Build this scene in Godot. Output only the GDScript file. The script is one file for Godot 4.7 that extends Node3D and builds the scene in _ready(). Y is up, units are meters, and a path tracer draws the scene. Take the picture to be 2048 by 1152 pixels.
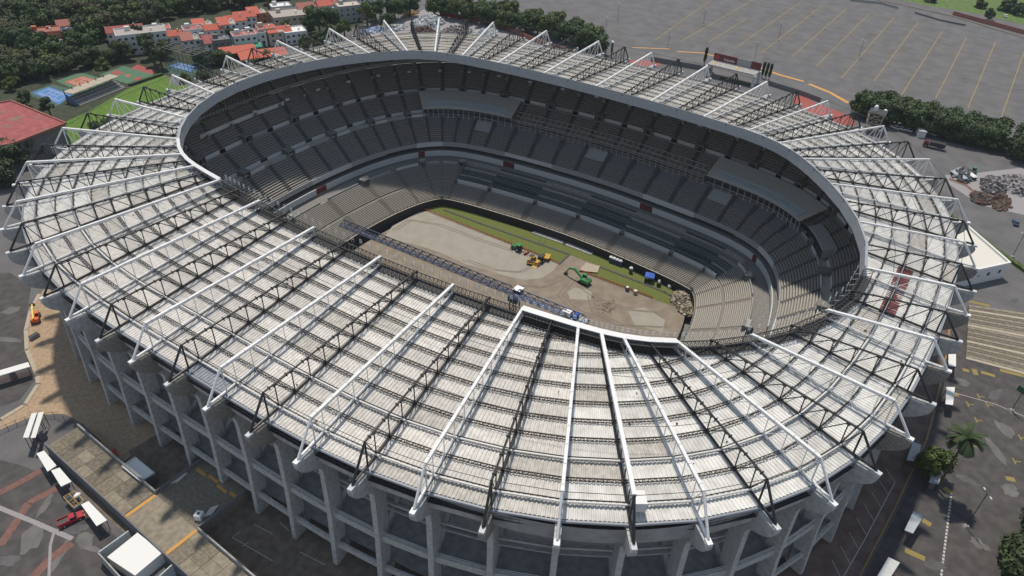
extends Node3D
# Large oval football stadium under renovation, seen from the air.
# x, y up, z in metres; ground outside the bowl is y = 0, the pitch lies at y = -14.5.
const PITCH := -14.5
const OA := [113.635, -6.336, -2.216, 0.281, 0.536]
const OB := [122.974, 1.27, -2.318, 0.147, 0.22]
const OX := [-1.635, -113.634, -0.211, 1.529, 0.704, 6.335, 0.013, -0.368, -0.216, 2.214, 0.114, -0.22, -0.042, -0.28, -0.004, 0.426, -0.052]
const OZ := [0.258, 0.323, 122.974, 0.411, -2.027, -0.171, 1.27, 0.157, 0.164, -0.059, -2.316, 0.018, 0.09, 0.023, 0.146, -0.234, 0.059]
const IX := [-1.091, -69.862, -0.213, 2.882, 0.2, 10.842, 0.077, -1.038, -0.107, -2.608, 0.031, -0.012, -0.033, 0.14, -0.134, 0.056, -0.009]
const IZ := [-0.441, 0.06, 95.133, -0.962, -1.241, 0.079, 0.575, 0.438, 0.288, -0.076, 4.388, -0.176, 0.076, 0.118, -1.127, 0.091, -0.024]
const NT := 66
var M := {}
var taken := {}
var rng := RandomNumberGenerator.new()
var cam_at := Vector3(-159.469, 131.467, 105.910)
var TA := []; var TQ := []; var TN := []; var TT := []; var TL := []
var unit_tube: ArrayMesh
var unit_box: ArrayMesh
var ST: Node3D

class MB:
	var v := PackedVector3Array()
	var n := PackedVector3Array()
	func tri(a: Vector3, b: Vector3, c: Vector3):
		var k := (c - a).cross(b - a).normalized()
		v.append(a); v.append(b); v.append(c)
		n.append(k); n.append(k); n.append(k)
	func quad(a: Vector3, b: Vector3, c: Vector3, d: Vector3):
		tri(a, b, c); tri(a, c, d)
	func qo(a: Vector3, b: Vector3, c: Vector3, d: Vector3, cen: Vector3):
		var k := (c - a).cross(b - a)
		if k.dot((a + b + c + d) * 0.25 - cen) < 0.0: quad(a, d, c, b)
		else: quad(a, b, c, d)
	func to(a: Vector3, b: Vector3, c: Vector3, cen: Vector3):
		var k := (c - a).cross(b - a)
		if k.dot((a + b + c) / 3.0 - cen) < 0.0: tri(a, c, b)
		else: tri(a, b, c)
	func hexa(p: Array):      # 4 bottom corners then the 4 above them
		var c := Vector3.ZERO
		for q in p: c += q
		c /= 8.0
		qo(p[0], p[1], p[2], p[3], c); qo(p[4], p[5], p[6], p[7], c)
		for i in 4:
			var j := (i + 1) % 4
			qo(p[i], p[j], p[j + 4], p[i + 4], c)
	func box(c: Vector3, s: Vector3, B := Basis()):
		var x := B.x * s.x * 0.5; var y := B.y * s.y * 0.5; var z := B.z * s.z * 0.5
		hexa([c - x - y - z, c + x - y - z, c + x - y + z, c - x - y + z, c - x + y - z, c + x + y - z, c + x + y + z, c - x + y + z])
	func bar(a: Vector3, b: Vector3, w: float, h := -1.0):
		var d := b - a
		var L := d.length()
		if L < 0.001: return
		d /= L
		var r := d.cross(Vector3.UP)
		if r.length() < 0.01: r = Vector3.RIGHT
		r = r.normalized()
		box((a + b) * 0.5, Vector3(w, h if h > 0.0 else w, L), Basis(r, d.cross(r).normalized() * -1.0, d))
	func tube(a: Vector3, b: Vector3, r0: float, r1 := -1.0, k := 6):
		if r1 < 0.0: r1 = r0
		var d := (b - a).normalized()
		var x := d.cross(Vector3.UP)
		if x.length() < 0.01: x = Vector3.RIGHT
		x = x.normalized()
		var y := d.cross(x)
		var c := (a + b) * 0.5
		for i in k:
			var t0 := TAU * i / k; var t1 := TAU * (i + 1) / k
			var e0 := x * cos(t0) + y * sin(t0); var e1 := x * cos(t1) + y * sin(t1)
			qo(a + e0 * r0, a + e1 * r0, b + e1 * r1, b + e0 * r1, c)
			to(a, a + e0 * r0, a + e1 * r0, c); to(b, b + e0 * r1, b + e1 * r1, c)
	func prism(poly: PackedVector2Array, o: Vector3, ex: Vector3, ey: Vector3, ez: Vector3):
		# 2D outline in the plane (ex, ey), thickened both ways by ez
		var idx := Geometry2D.triangulate_polygon(poly)
		for s in [-1.0, 1.0]:
			for i in range(0, idx.size(), 3):
				var q := []
				for j in 3: q.append(o + ex * poly[idx[i + j]].x + ey * poly[idx[i + j]].y + ez * s)
				to(q[0], q[1], q[2], q[0] - ez * s)
		var ar := 0.0
		for i in poly.size(): ar += poly[i].cross(poly[(i + 1) % poly.size()])
		for i in poly.size():
			var a2 := poly[i]; var b2 := poly[(i + 1) % poly.size()]
			var e := (b2 - a2)
			var nn := Vector2(e.y, -e.x) * (1.0 if ar > 0.0 else -1.0)
			var a := o + ex * a2.x + ey * a2.y; var b := o + ex * b2.x + ey * b2.y
			qo(a - ez, b - ez, b + ez, a + ez, (a + b) * 0.5 - (ex * nn.x + ey * nn.y))
	func ball(c: Vector3, r: Vector3, k := 8):
		for i in k:
			for j in k / 2:
				var q := []
				for w in [[0, 0], [1, 0], [1, 1], [0, 1]]:
					var t: float = TAU * (i + w[0]) / k; var f: float = PI * (j + w[1]) / (k / 2) - PI / 2
					q.append(c + Vector3(cos(t) * cos(f), sin(f), sin(t) * cos(f)) * r)
				qo(q[0], q[1], q[2], q[3], c)
	func mesh(mat: Material = null, into: ArrayMesh = null) -> ArrayMesh:
		var m := into if into else ArrayMesh.new()
		if v.size() == 0: return m
		var a := []
		a.resize(Mesh.ARRAY_MAX)
		a[Mesh.ARRAY_VERTEX] = v
		a[Mesh.ARRAY_NORMAL] = n
		m.add_surface_from_arrays(Mesh.PRIMITIVE_TRIANGLES, a)
		if mat: m.surface_set_material(m.get_surface_count() - 1, mat)
		return m

# ---------------------------------------------------------------- scene-tree helpers
func numbered(called: String) -> String:
	if not taken.has(called):
		taken[called] = 0
		return called
	taken[called] += 1
	return "%s_%03d" % [called, taken[called]]
func thing(called, label, category, at := Vector3.ZERO, turn := 0.0, group := "") -> Node3D:
	var o := Node3D.new()
	o.name = numbered(called); add_child(o)
	o.position = at; o.rotation.y = turn
	o.set_meta("label", label); o.set_meta("category", category)
	if group != "": o.set_meta("group", group)
	return o
func part(parent: Node, called: String, mb, mat: Material = null) -> MeshInstance3D:
	var o := MeshInstance3D.new()
	o.name = called
	o.mesh = mb.mesh(mat) if mb is MB else mb
	if mat and not (mb is MB): o.material_override = mat
	parent.add_child(o, true)
	return o
func rod(parent: Node, called: String, a: Vector3, b: Vector3, r: float, mat: Material, square := false) -> MeshInstance3D:
	var o := MeshInstance3D.new()
	o.name = called; o.mesh = unit_box if square else unit_tube; o.material_override = mat
	var d := b - a
	var y := d.normalized()
	var x := y.cross(Vector3.UP)
	if x.length() < 0.01: x = Vector3.RIGHT
	x = x.normalized()
	o.transform = Transform3D(Basis(x * r, d, x.cross(y) * r), a)
	parent.add_child(o, true)
	return o
func setting(called: String, mb, mat: Material) -> MeshInstance3D:
	var o := part(self, numbered(called), mb, mat)
	o.set_meta("kind", "structure")
	return o
func copy_of(o: Node3D, at: Vector3, turn: float, label := "", sc := Vector3.ONE) -> Node3D:
	var base := String(o.name)
	var c: Node3D = o.duplicate()
	c.name = numbered(base); add_child(c)
	c.position = at; c.rotation = Vector3(0, turn, 0); c.scale = sc
	if label != "": c.set_meta("label", label)
	return c

# ---------------------------------------------------------------- materials
func srgb8(x: float) -> int:
	return clampi(int(round(255.0 * (12.92 * x if x < 0.0031308 else 1.055 * pow(x, 1.0 / 2.4) - 0.055))), 0, 255)
func grain(lo: Color, hi: Color, seed_: int, f_coarse: float, f_fine: float, fine := 0.35, size := 256, mid := -1.0) -> ImageTexture:
	var a := FastNoiseLite.new(); a.seed = seed_; a.frequency = f_coarse; a.fractal_octaves = 4; a.noise_type = FastNoiseLite.TYPE_SIMPLEX_SMOOTH
	var b := FastNoiseLite.new(); b.seed = seed_ + 77; b.frequency = f_fine; b.fractal_octaves = 2; b.noise_type = FastNoiseLite.TYPE_SIMPLEX
	var da := a.get_seamless_image(size, size).get_data(); var db := b.get_seamless_image(size, size).get_data()
	var lut := PackedByteArray(); lut.resize(768)
	for i in 256:
		var t := i / 255.0
		t = smoothstep(0.15, 0.85, t)
		for c in 3: lut[i * 3 + c] = srgb8(lerpf(lo[c], hi[c], t))
	var st: int = da.size() / (size * size)
	var sb: int = db.size() / (size * size)
	var out := PackedByteArray(); out.resize(size * size * 3)
	for i in size * size:
		var q := clampi(int(da[i * st] * (1.0 - fine) + db[i * sb] * fine), 0, 255) * 3
		out[i * 3] = lut[q]; out[i * 3 + 1] = lut[q + 1]; out[i * 3 + 2] = lut[q + 2]
	return ImageTexture.create_from_image(Image.create_from_data(size, size, false, Image.FORMAT_RGB8, out))
func lin(c: Color) -> Color: return c.linear_to_srgb()
func mat(key: String, c: Color, rough := 0.8, metal := 0.0) -> StandardMaterial3D:
	var m := StandardMaterial3D.new()
	m.albedo_color = lin(c); m.roughness = rough; m.metallic = metal
	m.cull_mode = BaseMaterial3D.CULL_DISABLED
	M[key] = m
	return m
func gmat(key: String, lo: Color, hi: Color, tile: float, seed_: int, fc := 0.02, ff := 0.2, fine := 0.35, rough := 0.9, size := 256) -> StandardMaterial3D:
	var m := StandardMaterial3D.new()
	m.albedo_texture = grain(lo, hi, seed_, fc, ff, fine, size)
	m.uv1_triplanar = true; m.uv1_world_triplanar = true
	m.uv1_scale = Vector3.ONE / tile
	m.roughness = rough
	m.cull_mode = BaseMaterial3D.CULL_DISABLED
	M[key] = m
	return m
func C(r, g, b) -> Color: return Color(r, g, b)
func materials():
	gmat("asphalt", C(.088, .087, .091), C(.132, .130, .133), 75.0, 3, .012, .25, .4, .95, 512)
	gmat("asphalt_dark", C(.045, .042, .043), C(.085, .080, .078), 26.0, 5, .014, .3, .45, .95, 512)
	gmat("paver_brown", C(.105, .082, .062), C(.185, .150, .118), 22.0, 6, .018, .3, .4, .9, 512)
	gmat("paver_red", C(.095, .062, .052), C(.165, .118, .100), 22.0, 8, .018, .3, .4)
	gmat("red_stripe", C(.12, .062, .052), C(.20, .105, .088), 9.0, 9, .03, .3, .5)
	gmat("sand", C(.26, .185, .115), C(.40, .30, .205), 14.0, 10, .02, .3, .4, .95, 512)
	gmat("kerb", C(.30, .26, .19), C(.44, .39, .31), 8.0, 11, .03, .3, .5)
	gmat("deck", C(.120, .103, .075), C(.23, .205, .16), 11.0, 12, .022, .3, .45, .9, 512)
	gmat("deck_b", C(.165, .145, .105), C(.29, .255, .20), 11.0, 13, .022, .3, .45)
	gmat("deck_c", C(.085, .075, .058), C(.20, .175, .135), 7.0, 14, .022, .3, .5)
	gmat("concrete", C(.25, .25, .245), C(.36, .36, .35), 12.0, 15, .02, .3, .3)
	gmat("column_paint", C(.30, .302, .295), C(.47, .472, .46), 7.0, 16, .02, .25, .4, .75)
	gmat("bracket_stained", C(.16, .15, .13), C(.29, .275, .24), 5.0, 17, .03, .3, .4)
	gmat("terrace", C(.26, .245, .212), C(.42, .395, .35), 9.0, 19, .03, .3, .45, .95, 512)
	gmat("concrete_dark", C(.13, .128, .12), C(.23, .225, .21), 8.0, 21, .03, .3, .4)  # darker concrete: steps below the bench boards, walkways, passage walls
	gmat("aisle", C(.075, .075, .077), C(.14, .14, .14), 4.0, 22, .03, .3, .4)
	gmat("aisle_light", C(.15, .135, .115), C(.26, .24, .205), 4.0, 23, .03, .3, .4)
	gmat("parapet_white", C(.44, .46, .47), C(.56, .58, .585), 6.0, 24, .03, .3, .3)
	gmat("parapet_grey", C(.25, .265, .265), C(.36, .375, .37), 6.0, 25, .03, .3, .35)
	mat("parapet_red", C(.13, .026, .024), .7)
	gmat("box_dark", C(.028, .048, .050), C(.095, .135, .130), 8.0, 26, .03, .3, .4, .5)
	for i in 4:
		var k: float = [1.0, .93, 1.06, .88][i]
		gmat("roof%d" % i, C(.42, .405, .375) * k, C(.67, .65, .615) * k, 13.0 + i * 1.7, 30 + i, .02, .25, .45, .7, 512)
		gmat("roofw%d" % i, C(.46, .455, .43) * k, C(.70, .70, .675) * k, 14.0 + i * 1.7, 130 + i, .02, .25, .4, .7)
	gmat("roof_blue", C(.17, .19, .215), C(.25, .27, .30), 6.0, 37, .02, .25, .3, .5)
	gmat("roof_weathered", C(.33, .315, .285), C(.55, .53, .49), 9.0, 38, .02, .25, .45, .8)
	gmat("steel_white", C(.56, .57, .575), C(.78, .79, .79), 4.0, 91, .03, .3, .5, .45)
	mat("steel_pale", C(.50, .52, .54), .5)
	gmat("steel_worn", C(.33, .35, .36), C(.66, .68, .69), 3.0, 39, .03, .3, .5, .5)
	mat("steel_black", C(.016, .016, .018), .5)
	mat("purlin", C(.022, .020, .019), .7)
	mat("pipe_white", C(.60, .60, .585), .5)
	mat("pipe_grey", C(.24, .26, .29), .5)
	mat("cable", C(.02, .02, .022), .6)
	gmat("fascia", C(.27, .295, .32), C(.34, .365, .385), 7.0, 40, .02, .3, .25, .45)
	gmat("fascia_cap", C(.54, .55, .555), C(.72, .73, .73), 5.0, 92, .03, .3, .5, .5)
	gmat("canopy", C(.36, .355, .33), C(.48, .475, .445), 6.0, 41, .03, .3, .3)
	mat("canopy_blue", C(.36, .43, .48), .4)
	gmat("dirt_pale", C(.265, .25, .21), C(.325, .305, .26), 41.0, 42, .012, .35, .5, .97, 512)
	gmat("dirt_brown", C(.175, .145, .112), C(.265, .225, .18), 37.0, 43, .014, .35, .5, .97, 512)
	gmat("pitch_grass", C(.075, .105, .018), C(.155, .165, .045), 13.0, 44, .03, .35, .45, .97, 512)
	gmat("lawn", C(.060, .125, .012), C(.105, .185, .024), 30.0, 45, .02, .35, .4, .97, 512)
	gmat("forest_floor", C(.016, .024, .010), C(.045, .055, .028), 20.0, 46, .02, .3, .4)
	gmat("grass_wild", C(.05, .10, .015), C(.11, .17, .04), 22.0, 47, .02, .3, .4)
	mat("paint_yellow", C(.34, .24, .055), .9)
	mat("paint_orange", C(.50, .27, .07), .85)
	gmat("kerb_yellow", C(.20, .14, .075), C(.36, .245, .10), 5.0, 90, .03, .3, .4)
	mat("paint_white", C(.42, .41, .39), .9)
	mat("white_roof", C(.66, .67, .66), .6)
	gmat("white_wall", C(.50, .51, .52), C(.62, .63, .63), 6.0, 48, .03, .3, .3)
	gmat("pale_metal", C(.30, .34, .36), C(.42, .46, .48), 5.0, 49, .03, .3, .3, .5)
	mat("dark_metal", C(.035, .036, .038), .5)
	mat("glass", C(.020, .026, .032), .08)
	mat("black_wall", C(.022, .022, .024), .7)
	mat("rubber", C(.018, .018, .018), .9)
	mat("red_paint", C(.33, .02, .028), .3)
	gmat("red_roof", C(.23, .058, .058), C(.33, .092, .090), 16.0, 50, .02, .3, .35)
	gmat("red_worn", C(.16, .095, .08), C(.24, .15, .125), 7.0, 51, .04, .3, .4)
	gmat("tile_roof", C(.33, .070, .045), C(.50, .135, .09), 6.0, 52, .04, .4, .5)
	gmat("tile_dull", C(.24, .085, .07), C(.36, .15, .12), 6.0, 53, .04, .4, .5)
	gmat("roof_flat", C(.26, .23, .21), C(.40, .37, .34), 8.0, 54, .03, .3, .4)
	gmat("slate_wall", C(.12, .12, .13), C(.17, .17, .18), 6.0, 55, .03, .3, .4)
	gmat("cream_wall", C(.40, .34, .27), C(.52, .46, .38), 6.0, 56, .03, .3, .3)
	gmat("orange_wall", C(.38, .11, .05), C(.50, .17, .08), 6.0, 57, .03, .3, .3)
	gmat("court_blue", C(.055, .16, .38), C(.075, .20, .45), 9.0, 58, .03, .3, .3)
	gmat("court_clay", C(.31, .09, .05), C(.37, .12, .065), 9.0, 59, .03, .3, .3)
	gmat("court_green", C(.055, .13, .075), C(.08, .17, .10), 9.0, 60, .03, .3, .3)
	gmat("court_teal", C(.04, .085, .07), C(.065, .115, .095), 9.0, 61, .03, .3, .3)
	gmat("court_red", C(.25, .06, .052), C(.31, .085, .07), 9.0, 62, .03, .3, .3)
	mat("court_line", C(.46, .47, .47), .9)
	mat("green_paint", C(.035, .24, .075), .4)
	mat("yellow_paint", C(.50, .29, .035), .45)
	mat("orange_paint", C(.62, .12, .025), .5)
	gmat("blue_paint", C(.045, .065, .125), C(.075, .105, .20), 3.0, 93, .03, .3, .5, .5)
	mat("blue_dark", C(.045, .055, .095), .5)
	mat("blue_cloth", C(.05, .13, .50), .8)
	mat("plastic_blue", C(.035, .085, .16), .5)
	mat("plastic_white", C(.72, .73, .73), .5)
	mat("net_orange", C(.45, .11, .04), .8)
	mat("net_red", C(.115, .022, .022), .9)
	gmat("rubble", C(.17, .19, .20), C(.40, .43, .44), 2.5, 63, .06, .4, .5)
	gmat("rubble_dark", C(.035, .035, .038), C(.12, .12, .125), 3.0, 64, .06, .4, .5)
	gmat("rust", C(.045, .022, .018), C(.12, .06, .048), 3.0, 65, .05, .4, .5)
	gmat("gravel", C(.20, .19, .20), C(.33, .31, .31), 6.0, 66, .05, .4, .5)
	gmat("bark", C(.06, .045, .032), C(.12, .09, .065), 1.5, 67, .05, .4, .5)
	var tints := {"leaf_a": [C(.020, .042, .009), C(.072, .118, .026)], "leaf_b": [C(.030, .056, .009), C(.105, .150, .028)], "leaf_c": [C(.018, .036, .010), C(.062, .096, .027)], "leaf_d": [C(.042, .046, .018), C(.112, .112, .044)], "leaf_e": [C(.034, .062, .006), C(.115, .165, .026)]}
	var si := 70
	for k in tints:
		gmat(k, tints[k][0], tints[k][1], 5.0, si, .05, .4, .5, .7); si += 1
		M[k].backlight_enabled = true
		M[k].backlight = Color(.10, .14, .03)
# ---------------------------------------------------------------- plan curves
func uj(j: float) -> float: return PI * (j - 7.0) / 33.0
func curve(a: Array, b: Array, u: float, y: float, ox := -1.6, oz := 0.2) -> Vector3:
	var x := 0.0; var z := 0.0
	for i in 5:
		x -= a[i] * cos((2 * i + 1) * u); z += b[i] * sin((2 * i + 1) * u)
	return Vector3(x + ox, y, z + oz)
func series(c: Array, u: float) -> float:
	var s: float = c[0]
	for m in range(1, c.size() / 2 + 1): s += c[m * 2 - 1] * cos(m * u) + c[m * 2] * sin(m * u)
	return s
func outer_pt(u: float, y: float) -> Vector3: return curve(OA, OB, u, y)
func outer_n(u: float) -> Vector3:
	var d := (outer_pt(u + .002, 0) - outer_pt(u - .002, 0)).normalized()
	var k := d.cross(Vector3.UP)
	return k if k.dot(outer_pt(u, 0)) > 0.0 else -k
# point of the bowl: D metres outward from the pitch wall, at truss number j
func bp(j: float, D: float, y: float) -> Vector3:
	var u := uj(j)
	var p := outer_pt(u, y) - outer_n(u) * (58.5 - D)
	return p
func rp(j: int, d: float, y: float) -> Vector3:   # along truss j, d metres in from the eave
	return Vector3(TA[j].x, y, TA[j].z) - TN[j] * d
func roof_y(j: int, d: float) -> float: return 35.1 + 2.4 * d / TL[j]

func plan_trusses():
	for j in NT:
		var u := uj(j)
		var a := Vector3(series(OX, u), 41.15, series(OZ, u)); var q := Vector3(series(IX, u), 40.0, series(IZ, u))
		var d := Vector3(a.x - q.x, 0, a.z - q.z)
		TA.append(a); TQ.append(q); TL.append(d.length()); TN.append(d.normalized()); TT.append(d.normalized().cross(Vector3.UP))
	var b := MB.new(); b.tube(Vector3.ZERO, Vector3.UP, 1.0, 1.0, 7); unit_tube = b.mesh()
	b = MB.new(); b.box(Vector3(0, .5, 0), Vector3(2, 1, 2)); unit_box = b.mesh()

func ring_list(j: int) -> Array:
	var r := [0.0]
	var d := 2.6
	while d < TL[j] - 1.2:
		r.append(d); d += 4.2
	r.append(TL[j])
	return r

func build_truss(j: int):
	var white := j % 2 == 0
	var t := Node3D.new(); t.name = "roof_truss"; ST.add_child(t, true)
	t.set_meta("label", "white painted cantilever roof truss" if white else "black cantilever roof truss")
	var topm: Material = M.steel_white if white or j == 15 else M.steel_black
	var webm: Material = M.steel_white if white else M.steel_black
	var botm: Material = M.steel_worn if white else M.steel_black
	var L: float = TL[j]
	var A: Vector3 = TA[j]; var Q: Vector3 = TQ[j]
	var tip: Vector3 = rp(j, -4.4, 35.1)
	rod(t, "top_chord", A, Q, (.2 if j > 24 and j < 36 else .27) if white else (.34 if j == 15 else .2), topm, white or j == 15)
	var e := rp(j, 0, 35.5); var qi := rp(j, L, 38.0)
	rod(t, "bottom_chord", e, qi, .27 if white else .25, botm)
	rod(t, "eave_chord", tip + Vector3(0, .25, 0), e, .26, topm if white else webm)
	rod(t, "outer_leg", A, tip + Vector3(0, .25, 0), .25 if white else .24, webm)
	rod(t, "inner_leg", A, e, .14 if white else .18, webm)
	var sh := MB.new(); sh.box(Vector3.ZERO, Vector3(.9, .42, 1.25), Basis(TT[j], Vector3.UP, TN[j]))
	var so := part(t, "bearing_shoe", sh, M.steel_white if white else M.parapet_white)
	so.position = rp(j, -4.75, 35.0)
	var r := ring_list(j)
	var gu := MB.new()
	for i in range(1, r.size()):
		var d: float = r[i]
		var f := d / L
		var top := A.lerp(Q, f); var bot := e.lerp(qi, f)
		var w := (.085 if white else .12)
		rod(t, "post", top, bot, w, webm)
		var pd: float = r[i - 1]
		var ptop := A.lerp(Q, pd / L)
		rod(t, "diagonal", ptop, bot, w * .85, webm)
		var bs := Basis(TT[j], Vector3.UP, TN[j])
		gu.box(top - Vector3(0, .25, 0), Vector3(.3, .5, .7), bs); gu.box(bot, Vector3(.62, .6, .5), bs); gu.box(top + (A - Q).normalized() * 1.3, Vector3(.66, .66, .1), bs)
	part(t, "gusset_plates", gu, botm if white else M.steel_black).set_meta("kind", "stuff")

func limited(items: Array, called: String, most := 290):
	items.sort_custom(func(a, b): return a[0] < b[0])
	var rest := {}
	for i in items.size():
		if i < most: part(ST, called, items[i][1], items[i][2])
		else:
			if not rest.has(items[i][2]): rest[items[i][2]] = MB.new()
			rest[items[i][2]].v.append_array(items[i][1].v); rest[items[i][2]].n.append_array(items[i][1].n)
	if rest.size():
		var m := ArrayMesh.new()
		for k in rest: rest[k].mesh(k, m)
		var o := part(ST, called + "s_far", m)
		o.set_meta("kind", "stuff")

func build_roof():
	var panels := []; var purlins := []
	rng.seed = 11
	for j in NT:
		var k := (j + 1) % NT
		var ra := ring_list(j); var rb := ring_list(k)
		var n := maxi(ra.size(), rb.size())
		for i in n - 1:
			var da0: float = ra[mini(i, ra.size() - 1)]; var da1: float = ra[mini(i + 1, ra.size() - 1)]
			var db0: float = rb[mini(i, rb.size() - 1)]; var db1: float = rb[mini(i + 1, rb.size() - 1)]
			if i + 1 >= ra.size() and ra.size() < rb.size(): da1 = ra[-1]
			var a0 := rp(j, da0 - (.5 if i == 0 else .0), roof_y(j, da0) - .05); var a1 := rp(j, da1 + .1, roof_y(j, da1) - .09)
			var b0 := rp(k, db0 - (.5 if i == 0 else .0), roof_y(k, db0) - .05); var b1 := rp(k, db1 + .1, roof_y(k, db1) - .09)
			var w := ((a0 - b0).length() + (a1 - b1).length()) * .5
			var nc := clampi(int(w / .7), 5, 19)
			var mb := MB.new()
			var sag := rng.randf_range(-.03, .03)
			for c in nc:
				for s in [[0.0, .32, 0.0, 0.0], [.32, .5, 0.0, .15], [.5, .82, .15, .15], [.82, 1.0, .15, 0.0]]:
					var f0: float = (c + s[0]) / nc; var f1: float = (c + s[1]) / nc
					var y0 := Vector3(0, s[2] + sag, 0); var y1 := Vector3(0, s[3] + sag, 0)
					mb.quad(a0.lerp(b0, f0) + y0, a0.lerp(b0, f1) + y1, a1.lerp(b1, f1) + y1, a1.lerp(b1, f0) + y0)
			var plain: bool = (j >= 18 and j < 34) or j >= 57 or j < 1
			var mm: Material = M[("roofw%d" if j >= 14 and j < 34 or j >= 57 else "roof%d") % (rng.randi() % 4)]
			if rng.randf() < .08: mm = M.roof_weathered
			if j == 7 and i == 0: mm = M.roof_blue
			panels.append([cam_at.distance_to((a0 + b1) * .5), mb, mm])
			# lattice purlin along the outer edge of every panel but the eave
			if i > 0 or true:
				var pb := MB.new()
				var y := .42
				var pa := rp(j, da1, roof_y(j, da1) + y); var pq := rp(k, db1, roof_y(k, db1) + y)
				var na: Vector3 = TN[j] * .28; var nb: Vector3 = TN[k] * .28
				if not plain:
					pb.bar(pa + na, pq + nb, .12); pb.bar(pa - na, pq - nb, .12)
				pb.bar(pa + Vector3(0, .5, 0), pq + Vector3(0, .5, 0), .08)
				var ns := clampi(int(w / 1.0), 4, 11)
				if plain:
					ns = 3
					pb.bar(pa + na * .2 + Vector3(0, .12, 0), pq + nb * .2 + Vector3(0, .12, 0), .22, .12)
				for c in ns:
					var f0 := float(c) / ns; var f1 := float(c + .5) / ns; var f2 := float(c + 1) / ns
					pb.bar((pa + na).lerp(pq + nb, f0), (pa - na).lerp(pq - nb, f1), .07)
					pb.bar((pa - na).lerp(pq - nb, f1), (pa + na).lerp(pq + nb, f2), .07)
					pb.bar((pa + na).lerp(pq + nb, f0), pa.lerp(pq, f1) + Vector3(0, .5, 0), .05)
				purlins.append([cam_at.distance_to((pa + pq) * .5), pb, M.purlin])
		# two ring pipes lie over the roof
		for d in [2.2, 10.7]:
			var left: bool = j < 22
			var m: Material = M.pipe_white if (left and j > 0) else (M.pipe_grey if j > 55 or j < 1 or j < 30 else M.cable)
			if d < TL[j] - 2 and d < TL[k] - 2:
				rod(ST, "roof_pipe", rp(j, d, roof_y(j, d) + .75), rp(k, d, roof_y(k, d) + .75), .19 if left else .12, m)
		# thin ties between neighbouring top chords
		rod(ST, "tie_cable", TA[j], TA[k], .055, M.cable)
		for f in [.36, .68]:
			rod(ST, "tie_cable", TA[j].lerp(TQ[j], f), TA[k].lerp(TQ[k], f), .05, M.cable)
	limited(panels, "roof_panel")
	limited(purlins, "roof_purlin")

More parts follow.
